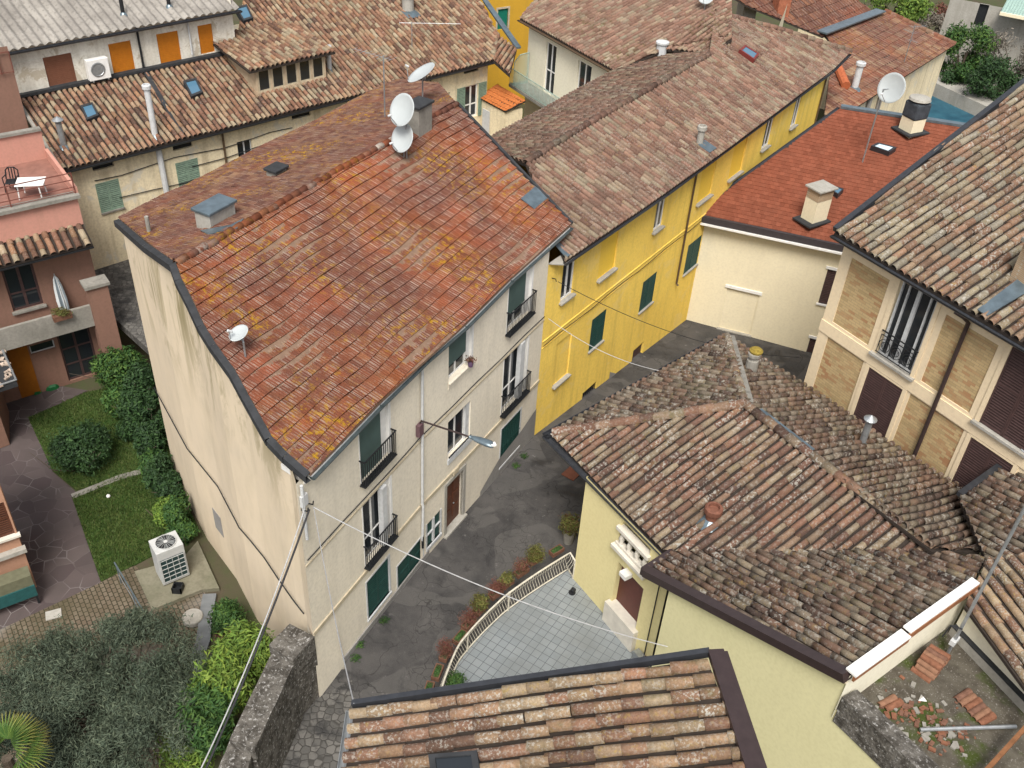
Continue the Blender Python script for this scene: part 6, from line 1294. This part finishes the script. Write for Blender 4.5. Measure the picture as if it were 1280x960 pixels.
for r_, h in hs2:
    for j in range(n): rr = r_*(1+.28*(-1)**j); vs.append(c+ax*h+V3(rr*math.cos(2*math.pi*j/n), rr*math.sin(2*math.pi*j/n), 0)); k = (j//2) % 2; tint.append((k, k, k, 1))
mb.add(vs, [(i*n+j, i*n+(j+1) % n, (i+1)*n+(j+1) % n, (i+1)*n+j) for i in range(5) for j in range(n)]); mb.tint = tint; mb.build('canopy', m.mat, um); MB().tube([c, c+ax*2.35], .025, 6).build('pole', mat_steel, um)
# cables overhead
mat_cab = plain('black_cable', (.03, .03, .032), .6, .3); mat_cabw = plain('pale_cable', (.42, .42, .42), .6, .3)
def cable(A, B, sag, r, mat, label, n=22):
    A, B = np.array(A, float), np.array(B, float); return tag(MB().tube([A+(B-A)*t-V3(0, 0, sag*4*t*(1-t)) for t in np.linspace(0, 1, n)], r, 5).build('overhead_cable', mat), label, 'cable', 'overhead cables')
k0 = wA.at(.3, 8.42, .28)
B1 = wK.at(wK.px(838, 806)[0], wK.px(838, 806)[1], .12)
cable(k0, B1, .55, .017, mat_cabw, 'pale twisted cable crossing the street from the cream house to the pale yellow wall', 30)
cable(k0+V3(-.1, -.1, 0), P(240, 1000, 7.0), .25, .03, mat_cab, 'thick dark cable running from the cream house corner down past the garden wall'); cable(k0+V3(-.25, -.05, -.05), P(232, 1000, 6.8), .45, .02, mat_cabw, 'thin pale cable beside the thick one above the garden wall')
cable(k0, jA+V3(0, 0, .15), .5, .012, mat_cabw, 'thin cable from the cream house corner to the near tiled roof')
c2 = wY.at(.35, 7.85, .3)
cable(c2, wR.at(wR.px(1012, 446)[0], wR.px(1012, 446)[1], .05), .9, .014, mat_cab, 'thin cable from the yellow house across the lane to the cream wall')
cable(wY.at(.2, 6.1, .1), iN+(iW-iN)*.42+V3(0, 0, .15), .35, .013, mat_cabw, 'thin cable sagging from the yellow wall to the hipped roof edge')
# yard things
def coppo_stack(c, rz, n, rows, label, tilt=0):
    t = thing('tile_stack', c, label, 'tile stack', 'stacks of spare roof tiles'); c = np.array(c, float); k = 0
    for rw in range(rows):
        for i in range(n-rw):
            mb = MB(); d = V3(math.cos(rz), math.sin(rz), 0); s = V3(-d[1], d[0], 0); o = c+s*(i-(n-rw-1)/2)*.15+V3(0, 0, .12*rw)+d*random.uniform(-.04, .04); vs = []
            for dv, R in ((-.27, .085), (.27, .11)):
                for q in (R, R-.018):
                    for a in np.linspace(0, math.pi, 8): vs.append(o+d*dv+s*q*math.cos(a)+V3(0, 0, q*math.sin(a)))
            fs = []
            for j in range(7): fs += [(j, j+1, 17+j, 16+j), (8+j, 24+j, 25+j, 9+j), (j, 8+j, 9+j, j+1), (16+j, 17+j, 25+j, 24+j)]
            fs += [(0, 16, 24, 8), (7, 15, 31, 23)]; mb.add(vs, fs); mb.build('tile', mat_loose[k % 3], t, smooth=False); k += 1
    return t
mat_loose = [plain('loose_clay_a', (.22, .10, .06), .9, .1, 0, .4, 9), plain('loose_clay_b', (.25, .135, .085), .9, .1, 0, .4, 7), plain('loose_clay_c', (.18, .095, .065), .9, .1, 0, .4, 8)]
coppo_stack(P(1163, 832, YZ), -.75, 7, 4, 'larger stack of spare clay tiles leaning in the corner of the mossy yard'); coppo_stack(P(1217, 885, YZ), .55, 6, 1, 'short row of loose clay tiles on the moss near the white wall')
coppo_stack(P(1112, 880, YZ), .5, 2, 1, 'two broken clay tiles lying by the rough parapet')
pp = [P(1150, 912, YZ+.12), P(1270, 908, YZ+.12)]; tag(MB().tube(pp, .05, 8).build('steel_pole', mat_steel), 'galvanised steel pole lying across the mossy roof yard', 'pole')
tag(MB().beam(P(1222, 975, YZ+.4), P(1286, 905, YZ+.55), .1, .16).build('rusty_beam', plain('rusty_iron', (.22, .10, .045), .85, .2, 0, .4)), 'rusty iron beam across the lower right corner of the yard', 'beam')
c = P(1152, 874, YZ+.02); tag(MB().add([c+V3(-.1, -.05, 0), c+V3(.12, -.06, 0), c+V3(.03, .14, 0), c+V3(.02, .0, .1)], [(0, 2, 1), (0, 1, 3), (1, 2, 3), (2, 0, 3)]).build('stone_shard', mat_white), 'small white stone shard on the floor of the mossy yard', 'stone')
# terrace things
c = P(715, 741, TZ); fl_ = thing('floor_spotlight', c, 'small black spotlight standing on the tiled terrace near the wall', 'spotlight'); MB().lathe(c, [(.0, 0), (.13, 0), (.13, .04), (.03, .05), (.03, .1), (0, .1)], 12).build('foot', mat_iron, fl_); MB().lathe(c+V3(0, 0, .1), [(0, 0), (.06, .01), (.09, .14), (.07, .16), (0, .13)], 12, axis=(.3, -.2, 1)).build('lamp_head', mat_iron, fl_)
q = [P(688, 850, TZ+.03), P(711, 837, TZ+.03), P(714, 846, TZ+.03), P(700, 856, TZ+.03)]; tag(MB().slab(q, .025).build('wooden_board', plain('orange_wood', (.32, .15, .08), .7, .2, 0, .3, 5), bevel=.004), 'brown wooden board lying on the terrace beside the near roof', 'board')
c = P(803, 833, TZ); tag(MB().lathe(c, [(.0, 0), (.14, 0), (.2, .28), (.22, .28), (.22, .33), (.18, .33), (.16, .25), (0, .25)], 16).build('flower_pot', plain('dark_terracotta', (.13, .055, .04), .8, .2), smooth=True), 'dark brown round flower pot at the terrace corner below the yellow wall', 'flower pot')
# garden things
c = P(241, 772, GZ+.1); tag(MB().lathe(c, [(0, .09), (.36, .09), (.38, .06), (.38, -.1)], 20).build('well_cover', mat_conc_pale), 'round pale concrete well cover beside the curved kerb', 'well cover')
c = P(67, 768, GZ-.02); tag(MB().box(c[0], c[1], c[2], .55, .42, .05, .45).build('drain_cover', mat_conc_pale, bevel=.01), 'rectangular pale drain cover set in the herringbone garden paving', 'drain cover')
c = P(136, 622, GZ); tag(MB().lathe(c+V3(0, 0, .09), [(0, -.09), (.06, -.065), (.09, 0), (.06, .065), (0, .09)], 12).build('white_ball', mat_white, smooth=True), 'small white ball lying on the lawn', 'ball')
gr = thing('garden_rail', P(160, 745, GZ), 'galvanised pipe rail beside the concrete slab in the garden', 'rail')
a, b = P(143, 703, GZ+1.0), P(184, 772, GZ+1.0); MB().tube([a, b], .03, 8).build('rail_pipe', mat_flash, gr)
for t in (.05, .55, .98): q = a+(b-a)*t; MB().tube([V3(q[0], q[1], GZ-.1), q], .022, 6).build('post', mat_flash, gr)
MB().tube([V3(a[0], a[1], GZ+.45)+(b-a)*.05, V3(a[0], a[1], GZ+.45)+(b-a)*.98], .014, 6).build('mid_wire', mat_steel, gr)
mb = MB(); c = P(57, 484, GZ)
for i in range(9): q = c+V3(random.uniform(-.5, .5), random.uniform(-.35, .35), 0); r_ = random.uniform(.25, .45); mb.lathe(q, [(r_*1.1, -.05), (r_, .12), (r_*.6, .28), (0, .36)], 9)
tag(mb.build('crumpled_tarpaulin', plain('green_tarp', (.012, .12, .035), .5, .3, 0, .5, 5), smooth=False), 'crumpled bright green tarpaulin heap beside the orange garden door', 'tarpaulin')

mb = MB(); r_ = np.random.default_rng(17); cA_, cB_ = P(1100, 872, YZ), P(1215, 930, YZ)
for i in range(130):
    t, u = r_.random(), r_.normal(0, .55); q = cA_+(cB_-cA_)*t+V3(.5, .6, 0)*u; k = r_.uniform(.03, .12); mb.box(q[0], q[1], YZ+k*.2, k*1.6, k, k*.5, r_.random()*3, int(r_.integers(0, 3)))
tag(mb.build('rubble', [mat_loose[0], mat_loose[2], mat_conc]), 'scattered tile fragments and rubble on the floor of the mossy yard', 'rubble', kind='stuff')
# ------------------------------------------------------------------ vegetation
def leaf_mat(name, cols, sss=.0):
    m = NT(name, .65, .25); a = m.n('Attribute', attribute_name='tint'); m.color(m.mix(1.0, m.ramp(a.outputs['Fac'], [(i/(len(cols)-1), c) for i, c in enumerate(cols)]), m.ramp(m.noise(1.6, 3), [(.3, .7), (.7, 1.15)]), 'MULTIPLY'))
    m.b.inputs['Subsurface Weight'].default_value = 0; return m.mat
def foliage(name, clumps, size, mat, parent, aspect=.5, upbias=.4, seed=1, shell=.55):
    r_ = np.random.default_rng(seed); C, S, T = [], [], []
    for (c, rad, n) in clumps:
        d = r_.normal(size=(n, 3)); d /= np.linalg.norm(d, axis=1)[:, None]; k = (shell+(1-shell)*r_.random(n))**.8
        lump = 1+.22*np.sin(d[:, 0]*5+seed)*np.sin(d[:, 1]*6+seed*2)+.15*np.sin(d[:, 2]*9+d[:, 0]*7)
        p = np.array(c)+d*np.array(rad)*(k*lump)[:, None]; C.append(p); S.append(d); T.append(r_.random(n)*.75+.25*r_.random())
    C = np.concatenate(C); S = np.concatenate(S); T = np.concatenate(T); n = len(C)
    nm = S+r_.normal(size=(n, 3))*.7+np.array([0, 0, upbias]); nm /= np.linalg.norm(nm, axis=1)[:, None]
    t = np.cross(nm, r_.normal(size=(n, 3))); t /= np.linalg.norm(t, axis=1)[:, None]; b = np.cross(nm, t); sz = size*r_.uniform(.6, 1.3, n)[:, None]
    V = np.stack([C-t*sz, C+b*sz*aspect*.8+nm*sz*.1, C+t*sz, C-b*sz*aspect*.8+nm*sz*.1], 1).reshape(-1, 3); F = np.arange(n*4).reshape(-1, 4)
    mb = MB(); mb.v = V.tolist(); mb.f = F.tolist(); mb.m = [0]*n; tt = np.ones((n, 4, 4)); tt[..., :3] = T[:, None, None]; mb.tint = tt.reshape(-1, 4)
    return mb.build(name, mat, parent)
def branches(name, base, tips, r, parent, mat, seed=1):
    r_ = np.random.default_rng(seed); mb = MB()
    for t in tips:
        a, b = np.array(base, float), np.array(t, float); mid = (a+b)/2+r_.normal(size=3)*.08*np.linalg.norm(b-a); mb.tube([a, mid, b], [r, r*.6, r*.2], 6)
    return mb.build(name, mat, parent, smooth=True)
mat_bark = plain('grey_bark', (.10, .08, .06), .95, .1, 0, .4, 10)
LF = {'dark': leaf_mat('dark_leaves', [(.010, .026, .010), (.022, .052, .016), (.040, .085, .022)]), 'mid': leaf_mat('glossy_leaves', [(.016, .045, .012), (.035, .085, .02), (.075, .13, .022)]),
      'bright': leaf_mat('yellow_green_leaves', [(.045, .09, .015), (.10, .17, .025), (.19, .25, .04)]), 'olive': leaf_mat('olive_leaves', [(.034, .05, .032), (.066, .088, .058), (.115, .135, .085)]),
      'red': leaf_mat('reddish_leaves', [(.10, .028, .022), (.16, .06, .045), (.075, .07, .025)]), 'dry': leaf_mat('dry_twigs', [(.10, .085, .065), (.15, .13, .105), (.19, .17, .14)]), 'mix': leaf_mat('mixed_leaves', [(.09, .04, .02), (.075, .09, .02), (.16, .14, .035)])}
def shrub(px, py, z, rad, n, size, kind, label, seed, name='shrub', group=None, clumps=6, aspect=.5):
    c = P(px, py, z); t = thing(name, (c[0], c[1], z-rad[2]), label, 'shrub', group); r_ = np.random.default_rng(seed); cl = [(c, np.array(rad)*.8, n//2)]
    for i in range(clumps): d = r_.normal(size=3); d /= np.linalg.norm(d); d[2] = abs(d[2])*.8; cl.append((c+d*np.array(rad)*.6, np.array(rad)*r_.uniform(.35, .5), n//(2*clumps)))
    foliage('foliage', cl, size, LF[kind], t, aspect, .4, seed); branches('stems', c-V3(0, 0, rad[2]), [c+V3(*(r_.normal(size=2)*rad[0]*.5), rad[2]*.4) for _ in range(5)], .04, t, mat_bark, seed); return t
G = 'garden hedge along the cream gable'
shrub(147, 462, GZ+1.2, (1.25, 1.2, 1.3), 6000, .10, 'mid', 'big rounded laurel bush beside the pink house pillar', 1, group=G)
shrub(172, 505, GZ+1.0, (1.0, 1.1, 1.1), 4500, .10, 'dark', 'dark laurel bush second in the hedge below the cobbled terrace', 2, group=G)
shrub(150, 502, GZ+.8, (.9, .8, .9), 3500, .10, 'mid', 'lower laurel bush in front of the big rounded one', 3, group=G)
shrub(188, 552, GZ+.8, (.75, .95, 1.0), 3500, .09, 'dark', 'narrow dark bush against the cream gable in the middle of the hedge', 4, group=G)
shrub(190, 580, GZ+.7, (.6, .7, .8), 2600, .09, 'mid', 'small glossy bush between dark hedge bushes and the lawn', 5, group=G)
shrub(212, 612, GZ+.7, (.65, .85, .9), 3000, .09, 'dark', 'dark bush just above the yellow green one by the gable', 6, group=G)
shrub(212, 640, GZ+.6, (.7, .7, .75), 3000, .09, 'bright', 'yellow green bush behind the air conditioning unit', 7, group=G)
shrub(103, 562, GZ+.95, (1.45, 1.4, 1.25), 9000, .075, 'dark', 'large clipped round dark bush on the upper lawn', 8, clumps=9)
shrub(228, 664, GZ+.5, (.6, .6, .65), 2200, .09, 'mid', 'low green bush squeezed between the air conditioning unit and the gable', 16, group=G)
shrub(202, 535, GZ+.6, (.5, .9, .9), 2200, .09, 'dark', 'thin dark bush pressed against the gable below the cable', 17, group=G)
shrub(165, 535, GZ+.5, (.9, .8, .75), 2600, .09, 'dark', 'low dark shrub between the round lawn bush and the hedge', 18, group=G)
shrub(200, 592, GZ+1.0, (.6, 1.0, 1.1), 3200, .09, 'dark', 'upright dark hedge bush beside the lower lawn', 19, group=G)
shrub(176, 478, GZ+1.3, (.8, 1.0, 1.2), 3200, .1, 'dark', 'tall dark laurel bush behind the first two hedge bushes', 20, group=G)
shrub(222, 640, GZ+.9, (.5, .8, 1.0), 2800, .09, 'mid', 'glossy bush between the yellow green one and the gable', 22, group=G)
shrub(284, 776, GZ+.7, (.75, .8, .9), 4000, .07, 'mid', 'bush with reddish foot between the curved kerb and the gable wall', 9)
shrub(292, 790, GZ+.3, (.7, .7, .5), 1800, .06, 'red', 'low reddish shrub at the foot of the gable wall', 10)
shrub(305, 818, GZ+3.0, (1.15, 1.0, 1.5), 5000, .12, 'bright', 'yellow green shrub beside the pier of the garden wall', 11, aspect=.32)
shrub(262, 856, GZ+1.6, (1.15, 1.2, 1.3), 5500, .12, 'bright', 'yellow green shrub by the kerb below the cables', 12, aspect=.32)
shrub(238, 925, GZ+1.3, (1.2, 1.2, 1.2), 5000, .12, 'bright', 'yellow green shrub at the bottom between the olive tree and the cables', 14, aspect=.32)
shrub(280, 858, GZ+3.2, (1.1, 1.0, 1.5), 4000, .12, 'bright', 'yellow green shrub halfway along the garden wall', 15, aspect=.32)
shrub(258, 902, GZ+2.8, (1.05, 1.1, 1.6), 4500, .12, 'mid', 'darker green shrub behind the stepped garden wall at the bottom', 13, aspect=.35)
# olive tree
oc = P(126, 872, GZ+3.2); ob = V3(oc[0]+.2, oc[1]+.3, GZ); ot = thing('olive_tree', ob, 'large silvery olive tree spreading over the garden paving', 'tree'); r_ = np.random.default_rng(5); cl = []; tips = []
for i in range(150):
    a = r_.uniform(0, 2*math.pi); k = math.sqrt(r_.random()); p = oc+V3(math.cos(a)*k*3.3, math.sin(a)*k*3.0, r_.uniform(-.7, .8)*(1-k*.45)+.3*(1-k)); cl.append((p, V3(.62, .62, .45)*r_.uniform(.7, 1.2), 620)); tips.append(p)
foliage('crown', cl, .085, LF['olive'], ot, .22, .2, 21, .15); tk = MB().tube([ob-V3(0, 0, .2), ob+V3(.1, .05, .7), ob+V3(-.1, -.1, 1.6)], [.22, .16, .14], 10).build('trunk', mat_bark, ot, smooth=True); branches('limbs', ob+V3(-.08, -.08, 1.5), tips, .06, ot, mat_bark, 3)
# palm in the corner
pc = P(8, 948, GZ+4.6); pt = thing('palm', (pc[0], pc[1], GZ), 'fan palm with yellow tipped leaves in the lower left corner', 'palm'); mb = MB(); tint = []
r_ = np.random.default_rng(9)
for i in range(26):
    a = r_.uniform(0, 2*math.pi); el = r_.uniform(-.1, 1.1); d = V3(math.cos(a)*math.cos(el), math.sin(a)*math.cos(el), math.sin(el)); c = pc+d*.55; s = np.cross(d, (0, 0, 1)); s /= np.linalg.norm(s); u = np.cross(s, d)
    for k in np.linspace(-1.15, 1.15, 15):
        dd = d*math.cos(k)+s*math.sin(k); w_ = np.cross(dd, u); L = .75*(1-.12*abs(k)); q = [c, c+dd*L*.55+w_*.022+u*.03, c+dd*L-u*.12, c+dd*L*.55-w_*.022+u*.03]; mb.add(q, [(0, 1, 2, 3)]); g = r_.random()*.5; tint += [(g, g, g, 1), (g, g, g, 1), (1, 1, 1, 1), (g, g, g, 1)]
mb.tint = tint; mb.build('fronds', leaf_mat('palm_leaves', [(.03, .075, .012), (.075, .12, .02), (.24, .19, .04)]), pt); MB().tube([V3(pc[0], pc[1], GZ-.2), pc], [.16, .14], 10).build('trunk', mat_bark, pt)
# lawn grass
def grass(name, polys, n, label):
    r_ = np.random.default_rng(3); V, T = [], []
    for poly in polys:
        p2 = np.array([p[:2] for p in poly]); lo, hi = p2.min(0), p2.max(0); q = lo+r_.random((n, 2))*(hi-lo); q = q[_inside([tuple(x) for x in p2], q)]
        h = .05+.07*r_.random(len(q)); a = r_.random(len(q))*6.28; w_ = .02; dx = np.stack([np.cos(a)*w_, np.sin(a)*w_], 1); ln2 = r_.normal(size=(len(q), 2))*.04
        V.append(np.stack([np.c_[q-dx, np.full(len(q), GZ)], np.c_[q+dx, np.full(len(q), GZ)], np.c_[q+ln2, GZ+h]], 1)); T.append(r_.random(len(q)))
    V = np.concatenate(V); T = np.concatenate(T); mb = MB(); mb.v = V.reshape(-1, 3).tolist(); mb.f = np.arange(len(V)*3).reshape(-1, 3).tolist(); mb.m = [0]*len(V); t = np.ones((len(V), 3, 4)); t[..., :3] = T[:, None, None]; mb.tint = t.reshape(-1, 4)
    return tag(mb.build(name, leaf_mat('grass_blades', [(.022, .05, .008), (.045, .085, .014), (.085, .10, .028)])), label, 'grass', kind='stuff')
grass('grass', [LG1, LG2], 26000, 'rough green grass growing on the two garden lawns')
# trees and shrubs at the top right
def far_tree(px, py, z, rad, n, size, kind, label, seed, trunk=True):
    c = P(px, py, z); t = thing('tree', (c[0], c[1], -2), label, 'tree'); r_ = np.random.default_rng(seed); cl = []; tips = []
    for i in range(14): d = r_.normal(size=3); d /= np.linalg.norm(d); p = c+d*np.array(rad)*.65; cl.append((p, np.array(rad)*r_.uniform(.3, .45), n//14)); tips.append(p)
    foliage('crown', cl, size, LF[kind], t, .45, .3, seed, .3); MB().tube([V3(c[0], c[1], -2.2), c], [.2, .1], 8).build('trunk', mat_bark, t); branches('limbs', c-V3(0, 0, rad[2]*.7), tips, .06, t, mat_bark, seed); return t
far_tree(1208, 66, 1.5, (2.6, 3.0, 2.6), 7000, .16, 'mid', 'dense green conifer bush above the concrete garden wall', 31); far_tree(1180, 95, -.6, (2.0, 2.0, 1.5), 4200, .15, 'dark', 'low dark green bush at the left end of the concrete garden wall', 37); far_tree(1240, 100, .6, (2.6, 2.2, 2.2), 5000, .15, 'dark', 'dark lower bush overhanging the concrete garden wall', 32)
far_tree(1262, 72, 1.5, (3.0, 3.0, 2.6), 4200, .13, 'dry', 'bare brown twiggy shrub beside the green conifer', 33); far_tree(1120, 8, 2.5, (3.2, 3.4, 2.2), 6500, .17, 'bright', 'bright yellow green tree behind the wavy tiled roof', 34)
far_tree(1158, 34, .0, (2.6, 3.0, 1.6), 3500, .15, 'dry', 'leafless greyish shrub between the yellow green tree and the conifer', 35); far_tree(1180, 20, 0, (1.4, 1.6, 1.4), 1800, .15, 'red', 'small reddish shrub in front of the grey corner house', 36)
# planters outside the terrace railing
PL = [(696, 686, 'moss', 'planter tray of green moss nearest the yellow wall'), (669, 697, 'spiky', 'planter with a spiky yellow green plant'), (652, 712, 'red', 'planter of reddish twigs next to the spiky plant'), (633, 727, 'green', 'planter with low green leaves in mid railing'), (620, 739, 'red', 'planter of bushy red twigs below mid railing'), (600, 759, 'mixed', 'planter with mixed green and red leaves'), (586, 777, 'red', 'planter of thin red twigs above the mesh framed tray'), (575, 794, 'moss', 'planter tray of dark moss with a pale mesh frame'), (557, 815, 'red', 'planter of dense pinkish red twigs near the near roof'), (547, 838, 'moss', 'long planter tray of green moss near the near roof'), (536, 860, 'moss', 'terracotta planter of moss at the near end of the railing')]
mat_terrac = plain('terracotta_box', (.17, .085, .055), .85, .15, 0, .35)
mb = MB(); proto = thing('flower_box', (0, 0, 0), 'x', 'planter', 'flower boxes outside the terrace railing')
for sy in (-1, 1): mb.box(0, sy*.12, .09, .56, .03, .18)
for sx in (-1, 1): mb.box(sx*.265, 0, .09, .03, .21, .18)
mb.box(0, 0, .02, .5, .21, .04); mb.build('box', mat_terrac, proto); MB().box(0, 0, .11, .495, .205, .1).build('earth', mat_soil, proto)
mb = MB(); 
for i, (x, y, kind, lab) in enumerate(PL):
    p = P(x, y, TZ+.75); j = np.argmin([np.linalg.norm(q[:2]-p[:2]) for q in ec]); d = ec[min(j+1, len(ec)-1)]-ec[max(j-1, 0)]; rz = math.atan2(d[1], d[0]); q = ec[j]; s = V3(-d[1], d[0], 0)/np.linalg.norm(d[:2]); s = s if s.dot(V3(-1, .6, 0)) > 0 else -s
    loc = V3(*p[:2], TZ+.55)
    t = proto if i == 0 else copy_thing(proto, loc, rz, lab, 'flower boxes outside the terrace railing')
    if i == 0: t.location = Vector(loc); t.rotation_euler = (0, 0, rz); t['label'] = lab
for t in [o for o in scene.objects if o.name.startswith('flower_box')]:
    i = [l for *_, l in PL].index(t['label']); kind = PL[i][2]; x0 = Vector((0, 0, 0)); r_ = np.random.default_rng(40+i)
    def local(fn):
        o = fn; o.parent = t; o.matrix_parent_inverse = Matrix.Identity(4); return o
    if kind == 'moss': o = foliage('plant', [((0, 0, .17), (.24, .1, .06), 700)], .035, LF['mid'], None, .5, 1.0, 50+i, .0)
    elif kind == 'spiky': o = foliage('plant', [((0, 0, .42), (.42, .36, .28), 900)], .10, LF['mix'], None, .15, .2, 50+i, .1)
    elif kind == 'green': o = foliage('plant', [((0, 0, .36), (.4, .26, .18), 900)], .05, LF['mix'], None, .45, .5, 50+i, .1)
    elif kind == 'mixed': o = foliage('plant', [((0, 0, .42), (.42, .34, .28), 700), ((.05, .05, .5), (.3, .3, .2), 500)], .06, LF['mix'], None, .35, .3, 50+i, .1)
    else: o = foliage('plant', [((0, 0, .42), (.42, .34, .28), 900)], .055, LF['red'], None, .22, .2, 50+i, .1)
    local(o)
c = P(569, 862, TZ); pt2 = thing('potted_plant', c, 'round green potted plant inside the railing at its near end', 'potted plant'); MB().lathe(c, [(0, 0), (.15, 0), (.2, .3), (.17, .3), (0, .26)], 14).build('pot', mat_terrac, pt2); foliage('foliage', [(c+V3(0, 0, .5), (.32, .32, .25), 1200)], .05, LF['mid'], pt2, .5, .4, 61, .3)
c = P(713, 655, 1.0); pt2 = thing('potted_plant', (c[0], c[1], street_z(c[0], c[1])), 'dry yellowish plant growing at the street corner of the pale yellow house', 'potted plant'); MB().lathe(V3(c[0], c[1], street_z(c[0], c[1])), [(0, 0), (.18, 0), (.26, .8), (.22, .8), (0, .7)], 14).build('pot', mat_conc, pt2); foliage('foliage', [(c, (.42, .42, .4), 1500)], .08, LF['mix'], pt2, .3, .3, 62, .2)
u, z = EW.px(70, 386); c = EW.at(u, zB+.6, 1.2); pb_ = thing('balcony_planter', c, 'dry yellow plant in a box on the concrete balcony edge', 'planter'); MB().box(c[0], c[1], c[2]+.05, .8, .3, .25, math.atan2(EW.d[1], EW.d[0])).build('box', mat_terrac, pb_); foliage('plant', [(c+V3(0, 0, .3), (.45, .28, .2), 700)], .06, LF['mix'], pb_, .35, .4, 63, .1)
w_, r = W['t2']; c = w_.at(r[1]-.35, r[2]+.25, .18); fp_ = thing('window_flower_pot', c, 'small purple flowering pot on the sill of the green blind window', 'flower pot'); MB().lathe(c-V3(0, 0, .22), [(0, 0), (.08, 0), (.11, .18), (0, .16)], 12).build('pot', plain('purple_pot', (.13, .08, .15), .6, .3), fp_); foliage('plant', [(c+V3(0, 0, .08), (.2, .16, .14), 300)], .04, LF['red'], fp_, .4, .4, 64, .1)
# small weeds along the facade foot
mbw = []
for (x, y) in ((412, 838), (450, 806), (480, 775), (655, 570), (445, 822), (645, 582)): mbw.append((P(x, y, .05), (.22, .2, .1), 160))
tag(foliage('weeds', mbw, .05, LF['mid'], None, .3, .5, 70, .0), 'tufts of weeds along the foot of the cream facade', 'weeds', kind='stuff')
